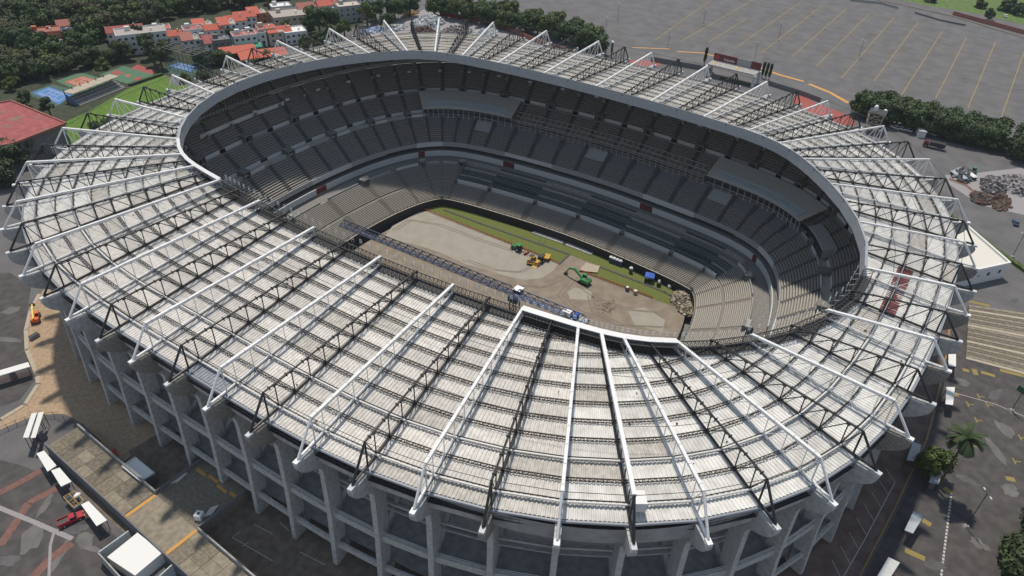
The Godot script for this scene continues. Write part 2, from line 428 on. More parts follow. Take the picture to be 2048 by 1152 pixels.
func build_rim():
	for j in NT:
		var k := (j + 1) % NT
		var a: Vector3 = TQ[j]; var b: Vector3 = TQ[k]
		var na: Vector3 = TN[j]; var nb: Vector3 = TN[k]
		var panel: bool = not ((j >= 2 and j < 12) or (j >= 18 and j < 24))
		if panel:
			var mb := MB.new()
			var up := Vector3(0, .35, 0); var dn := Vector3(0, -2.75, 0)
			mb.hexa([a - na * .55 + dn, b - nb * .55 + dn, b - nb * .35 + dn, a - na * .35 + dn, a - na * .25 + up, b - nb * .25 + up, b + up, a + up])
			part(ST, "fascia_panel", mb, M.fascia)
			var white: bool = (j >= 12 and j < 18) or j >= 62 or j < 2 or (j >= 46 and j < 50) or (j >= 31 and j < 36)
			mb = MB.new()
			var w := 1.0 if (j >= 12 and j < 18) else (.7 if j >= 60 or j < 2 else .4)
			mb.hexa([a - na * .3 + up, b - nb * .3 + up, b + nb * w + up * .4, a + na * w + up * .4, a - na * .3 + up * 1.5, b - nb * .3 + up * 1.5, b + nb * w + up * .9, a + na * w + up * .9])
			part(ST, "fascia_cap", mb, M.fascia_cap if white else M.fascia)
		if not panel or j >= 12 and j < 18:
			# open catwalk with lattice, lamp frames and hand rails where the cladding is off
			var mb := MB.new()
			for s in [[.2, -.3], [.2, -2.2], [-1.9, -.3], [-1.9, -2.2], [-.8, -2.3]]:
				mb.bar(a - na * s[0] + Vector3(0, s[1], 0), b - nb * s[0] + Vector3(0, s[1], 0), .16)
			for c in 9:
				var f := c / 9.0; var g := (c + 1) / 9.0
				for s in [.2, -1.9]:
					var p0: Vector3 = (a - na * s).lerp(b - nb * s, f); var p1: Vector3 = (a - na * s).lerp(b - nb * s, g)
					mb.bar(p0 + Vector3(0, -.3, 0), p1 + Vector3(0, -2.2, 0), .08); mb.bar(p0 + Vector3(0, -.3, 0), p0 + Vector3(0, -2.2, 0), .07)
				var q0 := (a - na * .2).lerp(b - nb * .2, f); var q1 := (a + na * 1.9).lerp(b + nb * 1.9, g)
				mb.bar(q0 + Vector3(0, -.3, 0), q1 + Vector3(0, -.3, 0), .07)
				mb.bar(q0 + Vector3(0, -2.25, 0), (a + na * 1.9).lerp(b + nb * 1.9, f) + Vector3(0, -2.25, 0), .95, .05)
			part(ST, "rim_catwalk", mb, M.dark_metal)
			for c in 4:
				var p := (a - na * 1.4).lerp(b - nb * 1.4, (c + .3) / 4.0) + Vector3(0, .3, 0)
				var tt := (b - a).normalized()
				var fb := MB.new()
				for y in [0.0, .4, .8]: fb.bar(p - tt * .35 + Vector3(0, y, 0), p + tt * .35 + Vector3(0, y, 0), .06)
				for s in [-.35, .35]: fb.bar(p + tt * s + Vector3(0, -.9, 0), p + tt * s + Vector3(0, .8, 0), .05)
				fb.bar(p + Vector3(0, -1.4, 0), a.lerp(b, (c + .3) / 4.0) + Vector3(0, -.4, 0), .08)
				part(ST, "lamp_frame", fb, M.steel_pale)
		# eave: gutter tube, dark service rail
		rod(ST, "eave_gutter", rp(j, -.75, 34.85), rp(k, -.75, 34.85), .3, M.pipe_grey)
		var eb := MB.new()
		for y in [34.2, 33.4]:
			eb.bar(rp(j, -1.2, y), rp(k, -1.2, y), .07)
		for c in 8:
			var p := rp(j, -1.2, 33.2).lerp(rp(k, -1.2, 33.2), (c + .5) / 8.0)
			eb.bar(p, p + Vector3(0, 1.4, 0), .05)
		eb.bar(rp(j, -.4, 33.2), rp(k, -.4, 33.2), 1.5, .08)
		part(ST, "eave_walkway", eb, M.dark_metal)

func column_outline() -> PackedVector2Array:
	# x outward from the eave, y height
	var p := PackedVector2Array([Vector2(-7.5, 34.2), Vector2(-.6, 34.4), Vector2(4.9, 34.75), Vector2(5.25, 34.2), Vector2(5.15, 33.4), Vector2(4.7, 32.5), Vector2(3.9, 31.6), Vector2(2.9, 30.8), Vector2(1.8, 30.1), Vector2(.9, 29.5), Vector2(.3, 28.7), Vector2(0.0, 27.6), Vector2(-.1, 26.0), Vector2(0.0, 14.0), Vector2(.7, 0.0), Vector2(-2.5, 0.0), Vector2(-3.2, 14.0), Vector2(-3.5, 26.0), Vector2(-4.6, 29.0), Vector2(-7.5, 31.2)])
	return p
func build_facade():
	var ol := column_outline()
	for j in NT:
		var k := (j + 1) % NT
		var c := MB.new()
		c.prism(ol, Vector3(TA[j].x, 0, TA[j].z), TN[j], Vector3.UP, TT[j] * .55)
		var stained: bool = j in [5, 6, 7, 8, 9, 13, 22, 20, 24, 26]
		var o := part(ST, "column", c, M.column_paint)
		if stained:
			var b := MB.new()
			b.prism(PackedVector2Array([Vector2(-.9, 34.42), Vector2(4.95, 34.8), Vector2(5.31, 34.2), Vector2(5.2, 33.4), Vector2(4.74, 32.45), Vector2(3.92, 31.53), Vector2(2.9, 30.72), Vector2(1.8, 30.03), Vector2(.9, 29.43), Vector2(-.9, 29.2)]), Vector3(TA[j].x, 0, TA[j].z), TN[j], Vector3.UP, TT[j] * .565)
			part(o, "bracket_cladding", b, M.bracket_stained)
		if j % 3 == 1 and not stained:
			var b := MB.new()
			for s in [-.62, .62]:
				b.bar(rp(j, -.4, 34.0) + TT[j] * s, rp(j, .6, 30.2) + TT[j] * s, .12); b.bar(rp(j, .6, 30.2) + TT[j] * s, rp(j, 4.5, 31.0) + TT[j] * s, .12)
			part(o, "drain_pipe", b, M.parapet_white)
		for lv in [[31.9, 1.9, -.2, .5], [14.6, 1.6, 1.0, .6], [5.6, 1.4, .6, .6], [20.5, .5, 4.5, .5], [17.9, .4, 5.0, .4]]:
			var b := MB.new()
			b.bar(rp(j, lv[2], lv[0]), rp(k, lv[2], lv[0]), lv[3], lv[1])
			part(ST, "ring_beam", b, M.column_paint)
		for yy in [15.9, 16.4]: rod(ST, "guard_rail", rp(j, 1.0, yy), rp(k, 1.0, yy), .06, M.steel_pale)
		# raking strut behind every column
		rod(ST, "raking_strut", rp(j, 3.2, 14.0), rp(j, 13.5, 23.5), .42, M.concrete, true)
		rod(ST, "raking_strut", rp(j, 2.0, .2), rp(j, 12.5, 13.0), .42, M.concrete, true)
	# concourse floors, inner wall and the top wall behind the last row
	var fl := MB.new(); var wl := MB.new(); var tw := MB.new(); var rmp := MB.new()
	var n := 264
	for i in n:
		var j0 := i / 4.0; var j1 := (i + 1) / 4.0
		for f in [[43.0, 55.5, 14.0], [39.0, 55.0, 5.1]]:
			fl.quad(bp(j0, f[0], f[2]), bp(j1, f[0], f[2]), bp(j1, f[1], f[2]), bp(j0, f[1], f[2]))
			fl.quad(bp(j0, f[0], f[2] - .4), bp(j1, f[0], f[2] - .4), bp(j1, f[1], f[2] - .4), bp(j0, f[1], f[2] - .4))
			fl.quad(bp(j0, f[1], f[2] - .4), bp(j1, f[1], f[2] - .4), bp(j1, f[1], f[2]), bp(j0, f[1], f[2]))
		for w in [[42.0, 0.0, 16.4], [48.5, 14.0, 22.8]]:
			wl.quad(bp(j0, w[0], w[1]), bp(j1, w[0], w[1]), bp(j1, w[0], w[2]), bp(j0, w[0], w[2]))
		tw.quad(bp(j0, 57.0, 30.8), bp(j1, 57.0, 30.8), bp(j1, 57.3, 34.7), bp(j0, 57.3, 34.7))
		# sloping ramp wall that climbs around between the floors
		var y0 := 7.0 + 5.0 * (.5 + .5 * sin(j0 * TAU / 11.0)); var y1 := 7.0 + 5.0 * (.5 + .5 * sin(j1 * TAU / 11.0))
		rmp.quad(bp(j0, 52.5, y0), bp(j1, 52.5, y1), bp(j1, 52.5, y1 + 1.5), bp(j0, 52.5, y0 + 1.5))
		rmp.quad(bp(j0, 48.5, y0), bp(j1, 48.5, y1), bp(j1, 52.5, y1), bp(j0, 52.5, y0))
	part(ST, "concourse_floor", fl, M.concrete); part(ST, "concourse_wall", wl, M.concrete)
	part(ST, "top_wall", tw, M.concrete); part(ST, "access_ramp", rmp, M.concrete)

# ---------------------------------------------------------------- seating bowl
func terrace(called: String, j0: float, j1: float, ns: int, D0: float, y0: float, D1: float, y1: float, rows: int, tm: Material, rm: Material):
	var a := MB.new(); var b := MB.new()
	for s in ns:
		var q0 := lerpf(j0, j1, float(s) / ns); var q1 := lerpf(j0, j1, float(s + 1) / ns)
		for r in rows:
			var d0 := lerpf(D0, D1, float(r) / rows); var d1 := lerpf(D0, D1, float(r + 1) / rows)
			var h0 := lerpf(y0, y1, float(r) / rows); var h1 := lerpf(y0, y1, float(r + 1) / rows)
			b.quad(bp(q0, d0, h0), bp(q1, d0, h0), bp(q1, d0, h1), bp(q0, d0, h1))
			b.quad(bp(q0, d0, h1), bp(q1, d0, h1), bp(q1, d1, h1), bp(q0, d1, h1))
			# bench board on stubs above the step, open underneath
			var dm := lerpf(d0, d1, .06); var dn := lerpf(d0, d1, .60); var hb := h1 + (h1 - h0) * .62
			a.quad(bp(q0, dm, hb), bp(q1, dm, hb), bp(q1, dn, hb), bp(q0, dn, hb))
			a.quad(bp(q0, dm, hb - .07), bp(q1, dm, hb - .07), bp(q1, dm, hb), bp(q0, dm, hb))
			a.quad(bp(q0, dm, hb - .07), bp(q1, dm, hb - .07), bp(q1, dn, hb - .07), bp(q0, dn, hb - .07))
	var m := ArrayMesh.new()
	a.mesh(tm, m); b.mesh(rm, m)
	part(ST, called, m)
func band(called: String, j0: float, j1: float, ns: int, D: float, y0: float, y1: float, th: float, m: Material):
	var b := MB.new()
	for s in ns:
		var q0 := lerpf(j0, j1, float(s) / ns); var q1 := lerpf(j0, j1, float(s + 1) / ns)
		b.hexa([bp(q0, D, y0), bp(q1, D, y0), bp(q1, D + th, y0), bp(q0, D + th, y0), bp(q0, D, y1), bp(q1, D, y1), bp(q1, D + th, y1), bp(q0, D + th, y1)])
	part(ST, called, b, m)
func hood(called: String, j0: float, j1: float, D0: float, D1: float, y0: float, y1: float, m: Material):
	# doorway of a passage: two side walls, roof slab and far wall, open towards the pitch
	var b := MB.new()
	for q in [[j0, j0 + .03], [j1 - .03, j1]]:
		b.hexa([bp(q[0], D0, y0), bp(q[1], D0, y0), bp(q[1], D1, y0), bp(q[0], D1, y0), bp(q[0], D0, y1), bp(q[1], D0, y1), bp(q[1], D1, y1), bp(q[0], D1, y1)])
	b.hexa([bp(j0, D0, y1), bp(j1, D0, y1), bp(j1, D1, y1), bp(j0, D1, y1), bp(j0, D0, y1 + .3), bp(j1, D0, y1 + .3), bp(j1, D1, y1 + .3), bp(j0, D1, y1 + .3)])
	b.hexa([bp(j0, D1 - .2, y0), bp(j1, D1 - .2, y0), bp(j1, D1, y0), bp(j0, D1, y0), bp(j0, D1 - .2, y1), bp(j1, D1 - .2, y1), bp(j1, D1, y1), bp(j0, D1, y1)])
	part(ST, called, b, m)
func sheet_ring(called: String, D0: float, y0: float, D1: float, y1: float, m: Material):
	var b := MB.new()
	for i in 264:
		var a0 := i / 4.0; var a1 := (i + 1) / 4.0
		b.quad(bp(a0, D0, y0), bp(a1, D0, y0), bp(a1, D1, y1), bp(a0, D1, y1))
	part(ST, called, b, m)
const FAR0 := 31.9
const FAR1 := 46.9
func build_bowl():
	rng.seed = 5
	sheet_ring("pitch_wall", 0.0, PITCH - 2.6, 0.0, -11.3, M.black_wall)
	sheet_ring("moat_floor", -2.4, PITCH - 2.6, 0.0, PITCH - 2.6, M.concrete_dark)
	sheet_ring("moat_edge", -2.4, PITCH - 2.6, -2.4, PITCH, M.concrete_dark)
	var rl := MB.new()
	for i in 264:
		rl.bar(bp(i / 4.0, .2, -10.2), bp((i + 1) / 4.0, .2, -10.2), .09); rl.bar(bp(i / 4.0, .2, -10.7), bp((i + 1) / 4.0, .2, -10.7), .06); rl.bar(bp(i / 4.0, .2, -11.3), bp(i / 4.0, .2, -10.2), .08)
	part(ST, "moat_railing", rl, M.dark_metal)
	sheet_ring("pitch_wall_top", 0.0, -11.3, .7, -11.3, M.terrace)
	sheet_ring("walkway", 16.5, -4.0, 22.0, -4.0, M.concrete_dark)
	sheet_ring("gallery_floor", 22.0, -1.6, 29.0, -1.6, M.concrete_dark)
	sheet_ring("gallery_wall", 27.5, -1.6, 27.5, 4.0, M.concrete_dark)
	sheet_ring("walkway_wall", 22.0, -4.0, 22.0, -3.2, M.concrete_dark)
	for g in 33:
		var j0 := g * 2.0; var j1 := j0 + 2.0
		var ja := j0 + .13; var jb := j1 - .13
		var far: bool = j0 >= FAR0 and j1 <= FAR1
		var lm: Material = M.terrace
		# lower tier in two banks
		terrace("lower_terrace", ja, jb, 8, .7, -11.3, 8.2, -7.9, 13, lm, M.concrete_dark)
		terrace("aisle_stair", j0 - .13, ja, 1, .7, -11.45, 8.2, -8.05, 13, M.aisle_light, M.aisle_light)
		if not far:
			terrace("lower_terrace", ja, jb, 8, 9.0, -7.6, 16.5, -3.9, 13, lm, M.concrete_dark)
			terrace("aisle_stair", j0 - .13, ja, 1, 9.0, -7.75, 16.5, -4.05, 13, M.aisle_light, M.aisle_light)
			band("terrace_rail", j0 + .35, jb + .1, 8, 16.5, -3.9, -2.9, .25, M.parapet_grey if g % 5 else M.parapet_white)
			band("cross_aisle", j0 - .13, jb, 8, 8.2, -8.3, -7.75, .8, M.aisle_light)
			if g % 2 == 1:
				band("gate_head", j0 - .25, j0 + .22, 2, 16.2, -2.3, -1.7, 1.2, M.parapet_grey)
				hood("gate_mouth", j0 - .2, j0 + .17, 15.2, 18.2, -5.0, -2.3, M.concrete_dark)
		else:
			band("terrace_rail", j0 - .05, j1 - .18, 8, 8.3, -8.0, -6.2, .4, M.parapet_white)
			hood("gate_mouth", j1 - .2, j1 - .05, 7.4, 9.6, -8.6, -6.5, M.concrete_dark)
			# private boxes: three set-back decks with dark glazed fronts
			for q in [[9.0, -7.6, 12.2, -6.2], [12.6, -5.9, 15.8, -4.9], [16.2, -4.6, 19.4, -3.8]]:
				terrace("box_deck", j0, j1, 8, q[0], q[1] - .3, q[2], q[3] - .3, 3, M.box_dark if q[0] < 16 else M.terrace, M.concrete_dark)
				band("box_front", j0, j1 - .04, 8, q[2], q[1] - .2, q[3] + .45, .35, M.box_dark if g % 2 else M.concrete)
		# front of the gallery and the grey balcony above
		band("gallery_front", j0, j0 + 1.5, 6, 22.0, -3.2, -1.0, .35, M.parapet_white)
		band("gallery_front", j0 + 1.5, j1, 2, 22.0, -3.2, -1.05, .35, M.parapet_red if g % 3 == 0 else M.parapet_white)
		band("balcony_front", j0, j1, 8, 23.5, .3 + (.35 if g % 4 == 1 else 0.0), 2.25, .4, M.parapet_grey if g % 3 else M.parapet_white)
		for s in 2:
			var a := j0 + s; var b := a + 1.0
			var aw := .085
			var um: Material = M.terrace
			var cov: bool = a >= 31.0 and b <= 49.3
			if cov:
				terrace("upper_terrace", a + aw, b - aw, 4, 24.0, 1.7, 29.4, 6.1, 8, um, M.concrete_dark)
				var sf := MB.new()
				for q in 4: sf.quad(bp(a + q * .25, 29.4, 6.2), bp(a + q * .25 + .25, 29.4, 6.2), bp(a + q * .25 + .25, 33.5, 8.7), bp(a + q * .25, 33.5, 8.7))
				part(ST, "sloping_shelf", sf, M.slate_wall if int(a) % 5 else M.parapet_grey)
			else: terrace("upper_terrace", a + aw, b - aw, 4, 24.0, 1.7, 33.2, 9.2, 13, um, M.concrete_dark)
			terrace("upper_terrace", a + aw, b - aw, 4, 36.2, 11.0, 42.6, 16.3, 9, um, M.concrete_dark)
			terrace("upper_terrace", a + aw, b - aw, 4, 43.5, 17.3, 51.4, 25.8, 12, M.terrace, M.concrete_dark)
			terrace("upper_terrace", a + aw, b - aw, 4, 52.0, 26.6, 57.0, 31.0, 7, M.terrace, M.concrete_dark)
			for q in [[24.0, 1.55, 33.2, 9.05, 13], [36.2, 10.85, 42.6, 16.15, 9], [43.5, 17.15, 51.4, 25.65, 12], [52.0, 26.45, 57.0, 30.85, 7]]:
				terrace("upper_aisle", a - aw, a + aw, 1, q[0], q[1], q[2], q[3], q[4], M.aisle, M.aisle)
			if not cov:
				band("tier_parapet", a + .18, b - .12, 4, 33.3, 9.2, 10.5, .25, M.parapet_white if s else M.parapet_grey)
				band("tier_ledge", a, b, 4, 33.5, 9.3, 10.1, 2.7, M.terrace)
				band("tier_parapet", a + .1, b - .2, 4, 36.0, 10.1, 11.2, .25, M.parapet_white)
				if s == 0:
					hood("vomitory", a - .15, a + .16, 32.6, 36.6, 8.6, 11.4, M.concrete_dark)
			else:
				band("tier_ledge", a, b, 4, 33.5, 8.6, 9.4, 2.7, M.concrete_dark)
			band("tier_parapet", a + .12, b - .12, 4, 42.9, 16.2, 17.7, .3, M.parapet_white if int(a) % 7 else M.parapet_grey)
			if s == 1:
				hood("vomitory", a - .17, a + .17, 41.4, 45.2, 15.4, 18.7, M.concrete_dark)
			band("tier_parapet", a, b, 4, 51.6, 25.8, 26.9, .3, M.parapet_grey)
	# two curved press-box canopies and the stripped steel frames between them on the far stand
	for cj in [[44.2, 49.2], [31.2, 36.2]]:
		var b := MB.new(); var s1 := MB.new(); var posts := MB.new()
		var ns := 16
		for s in ns:
			var q0 := lerpf(cj[0], cj[1], float(s) / ns); var q1 := lerpf(cj[0], cj[1], float(s + 1) / ns)
			b.hexa([bp(q0, 32.6, 12.9), bp(q1, 32.6, 12.9), bp(q1, 41.5, 16.8), bp(q0, 41.5, 16.8), bp(q0, 32.6, 13.3), bp(q1, 32.6, 13.3), bp(q1, 41.5, 17.3), bp(q0, 41.5, 17.3)])
			if s > 0 and s < ns - 1:
				for w in [[33.0, 34.2, .05], [34.8, 35.8, .85]]:
					s1.hexa([bp(q0, w[0], 13.45 + w[2]), bp(q1, w[0], 13.45 + w[2]), bp(q1, w[1], 14.0 + w[2]), bp(q0, w[1], 14.0 + w[2]), bp(q0, w[0], 13.75 + w[2]), bp(q1, w[0], 13.75 + w[2]), bp(q1, w[1], 14.35 + w[2]), bp(q0, w[1], 14.35 + w[2])])
			posts.bar(bp(q0, 33.0, 8.8), bp(q0, 33.0, 13.0), .16); posts.bar(bp(q0, 33.0, 10.4), bp(q1, 33.0, 10.4), .1)
		part(ST, "press_box_canopy", b, M.canopy); part(ST, "canopy_skylight", s1, M.canopy_blue); part(ST, "press_box_posts", posts, M.steel_pale)
	var fr := MB.new()
	var nf := 34
	for s in nf:
		var q0 := lerpf(36.3, 44.1, float(s) / nf); var q1 := lerpf(36.3, 44.1, float(s + 1) / nf)
		for w in [[33.0, 11.6], [33.0, 12.4], [35.0, 13.4], [37.0, 14.4]]:
			fr.bar(bp(q0, w[0], w[1]), bp(q1, w[0], w[1]), .16)
		fr.bar(bp(q0, 33.0, 12.4), bp(q0, 37.0, 14.4), .12); fr.bar(bp(q0, 37.0, 11.6), bp(q0, 37.0, 14.4), .12); fr.bar(bp(q0, 33.0, 8.8), bp(q0, 33.0, 12.4), .16)
		fr.bar(bp(q0, 33.0, 10.4), bp(q1, 33.0, 10.4), .1)
	part(ST, "press_box_frame", fr, M.canopy)
	# glazed commentary cabin at the end of the second canopy
	var cb := MB.new(); var cg := MB.new()
	for s in 6:
		var q0 := lerpf(28.9, 30.7, s / 6.0); var q1 := lerpf(28.9, 30.7, (s + 1) / 6.0)
		cb.hexa([bp(q0, 34.2, 9.6), bp(q1, 34.2, 9.6), bp(q1, 38.0, 12.5), bp(q0, 38.0, 12.5), bp(q0, 34.0, 13.6), bp(q1, 34.0, 13.6), bp(q1, 38.2, 14.2), bp(q0, 38.2, 14.2)])
		cg.hexa([bp(q0, 33.9, 10.4), bp(q1, 33.9, 10.4), bp(q1, 34.1, 10.4), bp(q0, 34.1, 10.4), bp(q0, 33.85, 13.0), bp(q1, 33.85, 13.0), bp(q1, 34.05, 13.0), bp(q0, 34.05, 13.0)])
	part(ST, "commentary_cabin", cb, M.parapet_grey); part(ST, "cabin_glazing", cg, M.glass)
	# bare steel screen where the scoreboard hung
	var sb := MB.new()
	for s in 22:
		var q := lerpf(55.4, 57.9, s / 21.0)
		sb.bar(bp(q, 50.5, 26.0), bp(q, 50.5, 34.5), .14)
	sb.bar(bp(55.3, 50.5, 26.2), bp(58.0, 50.5, 26.2), .3); sb.bar(bp(55.3, 50.5, 33.8), bp(58.0, 50.5, 33.8), .3)
	part(ST, "scoreboard_frame", sb, M.rust)
	band("scoreboard_ledge", 55.0, 58.4, 10, 47.2, 22.0, 23.4, .4, M.parapet_white)
	# small lamp boxes along the upper rows
	for q in 20:
		var j := 30.5 + q * 1.35
		band("lamp_box", j, j + .16, 1, 46.5, 23.6, 24.3, .5, M.parapet_white)

func build_stadium():
	ST = thing("stadium", "huge oval concrete stadium with corrugated ring roof and white and black trusses", "stadium")
	for j in NT: build_truss(j)
	build_roof(); build_rim(); build_facade(); build_bowl()
	# loose pieces that belong to the roof
	var rb := MB.new()
	var p0 := rp(23, 8.4, roof_y(23, 8) + .18); var p1 := rp(25, 8.4, roof_y(25, 8) + .18)
	var q0 := rp(23, 11.8, roof_y(23, 11.8) + .18); var q1 := rp(25, 11.8, roof_y(25, 11.8) + .18)
	for i in 24:
		var f := i / 24.0; var g := (i + .8) / 24.0
		rb.quad(p0.lerp(p1, f), p0.lerp(p1, g), q0.lerp(q1, g), q0.lerp(q1, f))
	part(ST, "roof_netting", rb, M.net_red)
	var sp := MB.new()
	rng.seed = 19
	for i in 130:
		var j := rng.randi() % NT
		var d: float = rng.randf_range(1.0, TL[j] - 2.0)
		var c := rp(j, d, roof_y(j, d) + .2).lerp(rp((j + 1) % NT, d, roof_y((j + 1) % NT, d) + .2), rng.randf())
		sp.box(c, Vector3(rng.randf_range(.12, .35), .1, rng.randf_range(.12, .6)), Basis(Vector3.UP, rng.randf() * TAU))
	part(ST, "roof_litter", sp, M.rust).set_meta("kind", "stuff")
	var hb := MB.new(); hb.box(rp(15, 2.0, 37.2) + TT[15] * -1.5, Vector3(2.2, 2.0, 2.6), Basis(TT[15], Vector3.UP, TN[15]))
	part(ST, "roof_cabinet", hb, M.white_roof)
# ---------------------------------------------------------------- ground and roads
func poly_sheet(pts: Array, y: float) -> MB:
	var p2 := PackedVector2Array()
	for p in pts: p2.append(Vector2(p.x, p.z))
	var idx := Geometry2D.triangulate_polygon(p2)
	var b := MB.new()
	for i in range(0, idx.size(), 3):
		var q := []
		for k in 3: q.append(Vector3(p2[idx[i + k]].x, y, p2[idx[i + k]].y))
		b.to(q[0], q[1], q[2], q[0] - Vector3.UP)
	return b
func strip(b: MB, pts: Array, w: float, y: float):
	for i in pts.size() - 1:
		var d: Vector3 = (pts[i + 1] - pts[i]); d.y = 0
		var s := d.normalized().cross(Vector3.UP) * w * .5
		var a0: Vector3 = pts[i]; var a1: Vector3 = pts[i + 1]
		a0.y = y; a1.y = y
		b.qo(a0 - s, a1 - s, a1 + s, a0 + s, a0 - Vector3.UP)
func wall_line(b: MB, pts: Array, w: float, y0: float, y1: float):
	for i in pts.size() - 1:
		var a: Vector3 = pts[i]; var c: Vector3 = pts[i + 1]
		var d := (c - a); d.y = 0; d = d.normalized()
		a -= d * w * .3; c += d * w * .3
		var s := d.cross(Vector3.UP) * w * .5
		b.hexa([Vector3(a.x, y0, a.z) - s, Vector3(c.x, y0, c.z) - s, Vector3(c.x, y0, c.z) + s, Vector3(a.x, y0, a.z) + s, Vector3(a.x, y1, a.z) - s, Vector3(c.x, y1, c.z) - s, Vector3(c.x, y1, c.z) + s, Vector3(a.x, y1, a.z) + s])

func build_ground():
	var g := MB.new()
	for i in 264:
		var a0 := i / 4.0; var a1 := (i + 1) / 4.0
		var p0 := bp(a0, 27.0, 0); var p1 := bp(a1, 27.0, 0)
		var m0 := p0.normalized() * 300.0; var m1 := p1.normalized() * 300.0
		g.qo(p0, p1, m1, m0, p0 - Vector3.UP)
		g.qo(m0, m1, m1 * 6.0, m0 * 6.0, p0 - Vector3.UP)
	setting("ground", g, M.asphalt)
	setting("forest_floor", poly_sheet([Vector3(48.85, 0.0, -603.52), Vector3(302.12, 0.0, -326.45), Vector3(205.41, 0.0, -256.50), Vector3(175.91, 0.0, -204.12), Vector3(148.33, 0.0, -206.46), Vector3(90.18, 0.0, -211.79), Vector3(41.14, 0.0, -223.34), Vector3(26.19, 0.0, -253.27), Vector3(4.36, 0.0, -258.87), Vector3(-20.38, 0.0, -259.84), Vector3(-61.15, 0.0, -198.35), Vector3(-99.45, 0.0, -249.13)], .02), M.forest_floor)
	setting("lawn", poly_sheet([Vector3(-41.22, 0.0, -193.48), Vector3(-24.47, 0.0, -206.84), Vector3(-5.47, 0.0, -210.77), Vector3(19.46, 0.0, -221.05), Vector3(41.14, 0.0, -223.34), Vector3(35.34, 0.0, -207.07), Vector3(53.01, 0.0, -186.76), Vector3(17.81, 0.0, -147.63), Vector3(-32.66, 0.0, -160.57)], .04), M.lawn)
	setting("grass_verge", poly_sheet([Vector3(516.98, 0.0, -36.52), Vector3(700.90, 0.0, 168.24), Vector3(485.59, 0.0, 166.89), Vector3(435.47, 0.0, 124.24), Vector3(445.51, 0.0, 97.21), Vector3(444.45, 0.0, 65.77), Vector3(449.40, 0.0, 31.52)], .03), M.grass_wild)
	setting("park_ground", poly_sheet([Vector3(-61.15, 0.0, -198.35), Vector3(-24.00, 0.0, -274.28), Vector3(11.63, 0.0, -271.52), Vector3(43.35, 0.0, -267.26), Vector3(63.75, 0.0, -254.61), Vector3(94.49, 0.0, -216.70), Vector3(87.66, 0.0, -193.93), Vector3(40.54, 0.0, -182.13), Vector3(41.14, 0.0, -223.34), Vector3(19.46, 0.0, -221.05), Vector3(-5.47, 0.0, -210.77), Vector3(-24.47, 0.0, -206.84)], .03), M.forest_floor)
	# pavements round the stadium
	var ps := MB.new(); var pv := MB.new(); var pr := MB.new()
	for i in 100:
		var j0 := -6.0 + i * .25; var j1 := j0 + .25
		(ps if j0 < 4.6 else (pv if j0 < 15.0 else pr)).qo(bp(j0, 38.0, .03), bp(j1, 38.0, .03), bp(j1, (64.0 if j0 < 4.6 else 76.0) if j0 < 15 else 68.0, .03), bp(j0, (64.0 if j0 < 4.6 else 76.0) if j0 < 15 else 68.0, .03), Vector3(0, -9, 0))
	setting("dirt_track", ps, M.sand); setting("pavement", pv, M.paver_brown); setting("pavement", pr, M.paver_red)
	setting("pavement", poly_sheet([Vector3(-78.77, 0.0, 104.09), Vector3(-51.38, 0.0, 107.08), Vector3(-27.40, 0.0, 114.79), Vector3(-3.21, 0.0, 117.71), Vector3(25.13, 0.0, 120.10), Vector3(51.82, 0.0, 119.99), Vector3(56.75, 0.0, 126.89), Vector3(39.45, 0.0, 127.81), Vector3(24.83, 0.0, 128.16), Vector3(10.33, 0.0, 128.18), Vector3(0.16, 0.0, 128.23), Vector3(-26.68, 0.0, 125.33), Vector3(-47.85, 0.0, 122.75), Vector3(-67.20, 0.0, 121.10)], .035), M.paver_red)
	setting("dirt_track", poly_sheet([Vector3(-84.78, 0.0, -103.72), Vector3(-94.52, 0.0, -95.39), Vector3(-101.23, 0.0, -86.27), Vector3(-105.52, 0.0, -77.96), Vector3(-109.47, 0.0, -66.18), Vector3(-110.91, 0.0, -63.15), Vector3(-116.48, 0.0, -58.92), Vector3(-122.60, 0.0, -58.99), Vector3(-128.80, 0.0, -60.11), Vector3(-130.49, 0.0, -56.67), Vector3(-124.42, 0.0, -55.49), Vector3(-121.02, 0.0, -54.50), Vector3(-116.90, 0.0, -53.14), Vector3(-113.02, 0.0, -48.18), Vector3(-112.49, 0.0, -41.21), Vector3(-113.09, 0.0, -33.88), Vector3(-114.87, 0.0, -23.51), Vector3(-111.92, 0.0, -23.84), Vector3(-109.17, 0.0, -33.70), Vector3(-106.69, 0.0, -42.93), Vector3(-101.64, 0.0, -60.64), Vector3(-94.96, 0.0, -77.49), Vector3(-82.91, 0.0, -101.13)], .04), M.sand)
	var k := MB.new()
	wall_line(k, [Vector3(-90.71, 0.0, -99.09), Vector3(-95.83, 0.0, -94.04), Vector3(-101.38, 0.0, -86.48), Vector3(-105.67, 0.0, -78.17), Vector3(-109.54, 0.0, -66.28), Vector3(-110.98, 0.0, -63.25), Vector3(-116.80, 0.0, -58.78), Vector3(-122.77, 0.0, -58.67), Vector3(-128.95, 0.0, -59.80)], 1.0, 0.0, .16)
	setting("kerb", k, M.kerb)
	k = MB.new()
	wall_line(k, [Vector3(56.30, 0.0, 126.26), Vector3(39.20, 0.0, 127.46), Vector3(24.59, 0.0, 127.82), Vector3(10.18, 0.0, 127.97), Vector3(-0.48, 0.0, 127.87), Vector3(-26.80, 0.0, 125.15), Vector3(-48.08, 0.0, 122.41), Vector3(-67.47, 0.0, 120.71)], .45, 0.0, .16)
	setting("kerb", k, M.kerb_yellow)
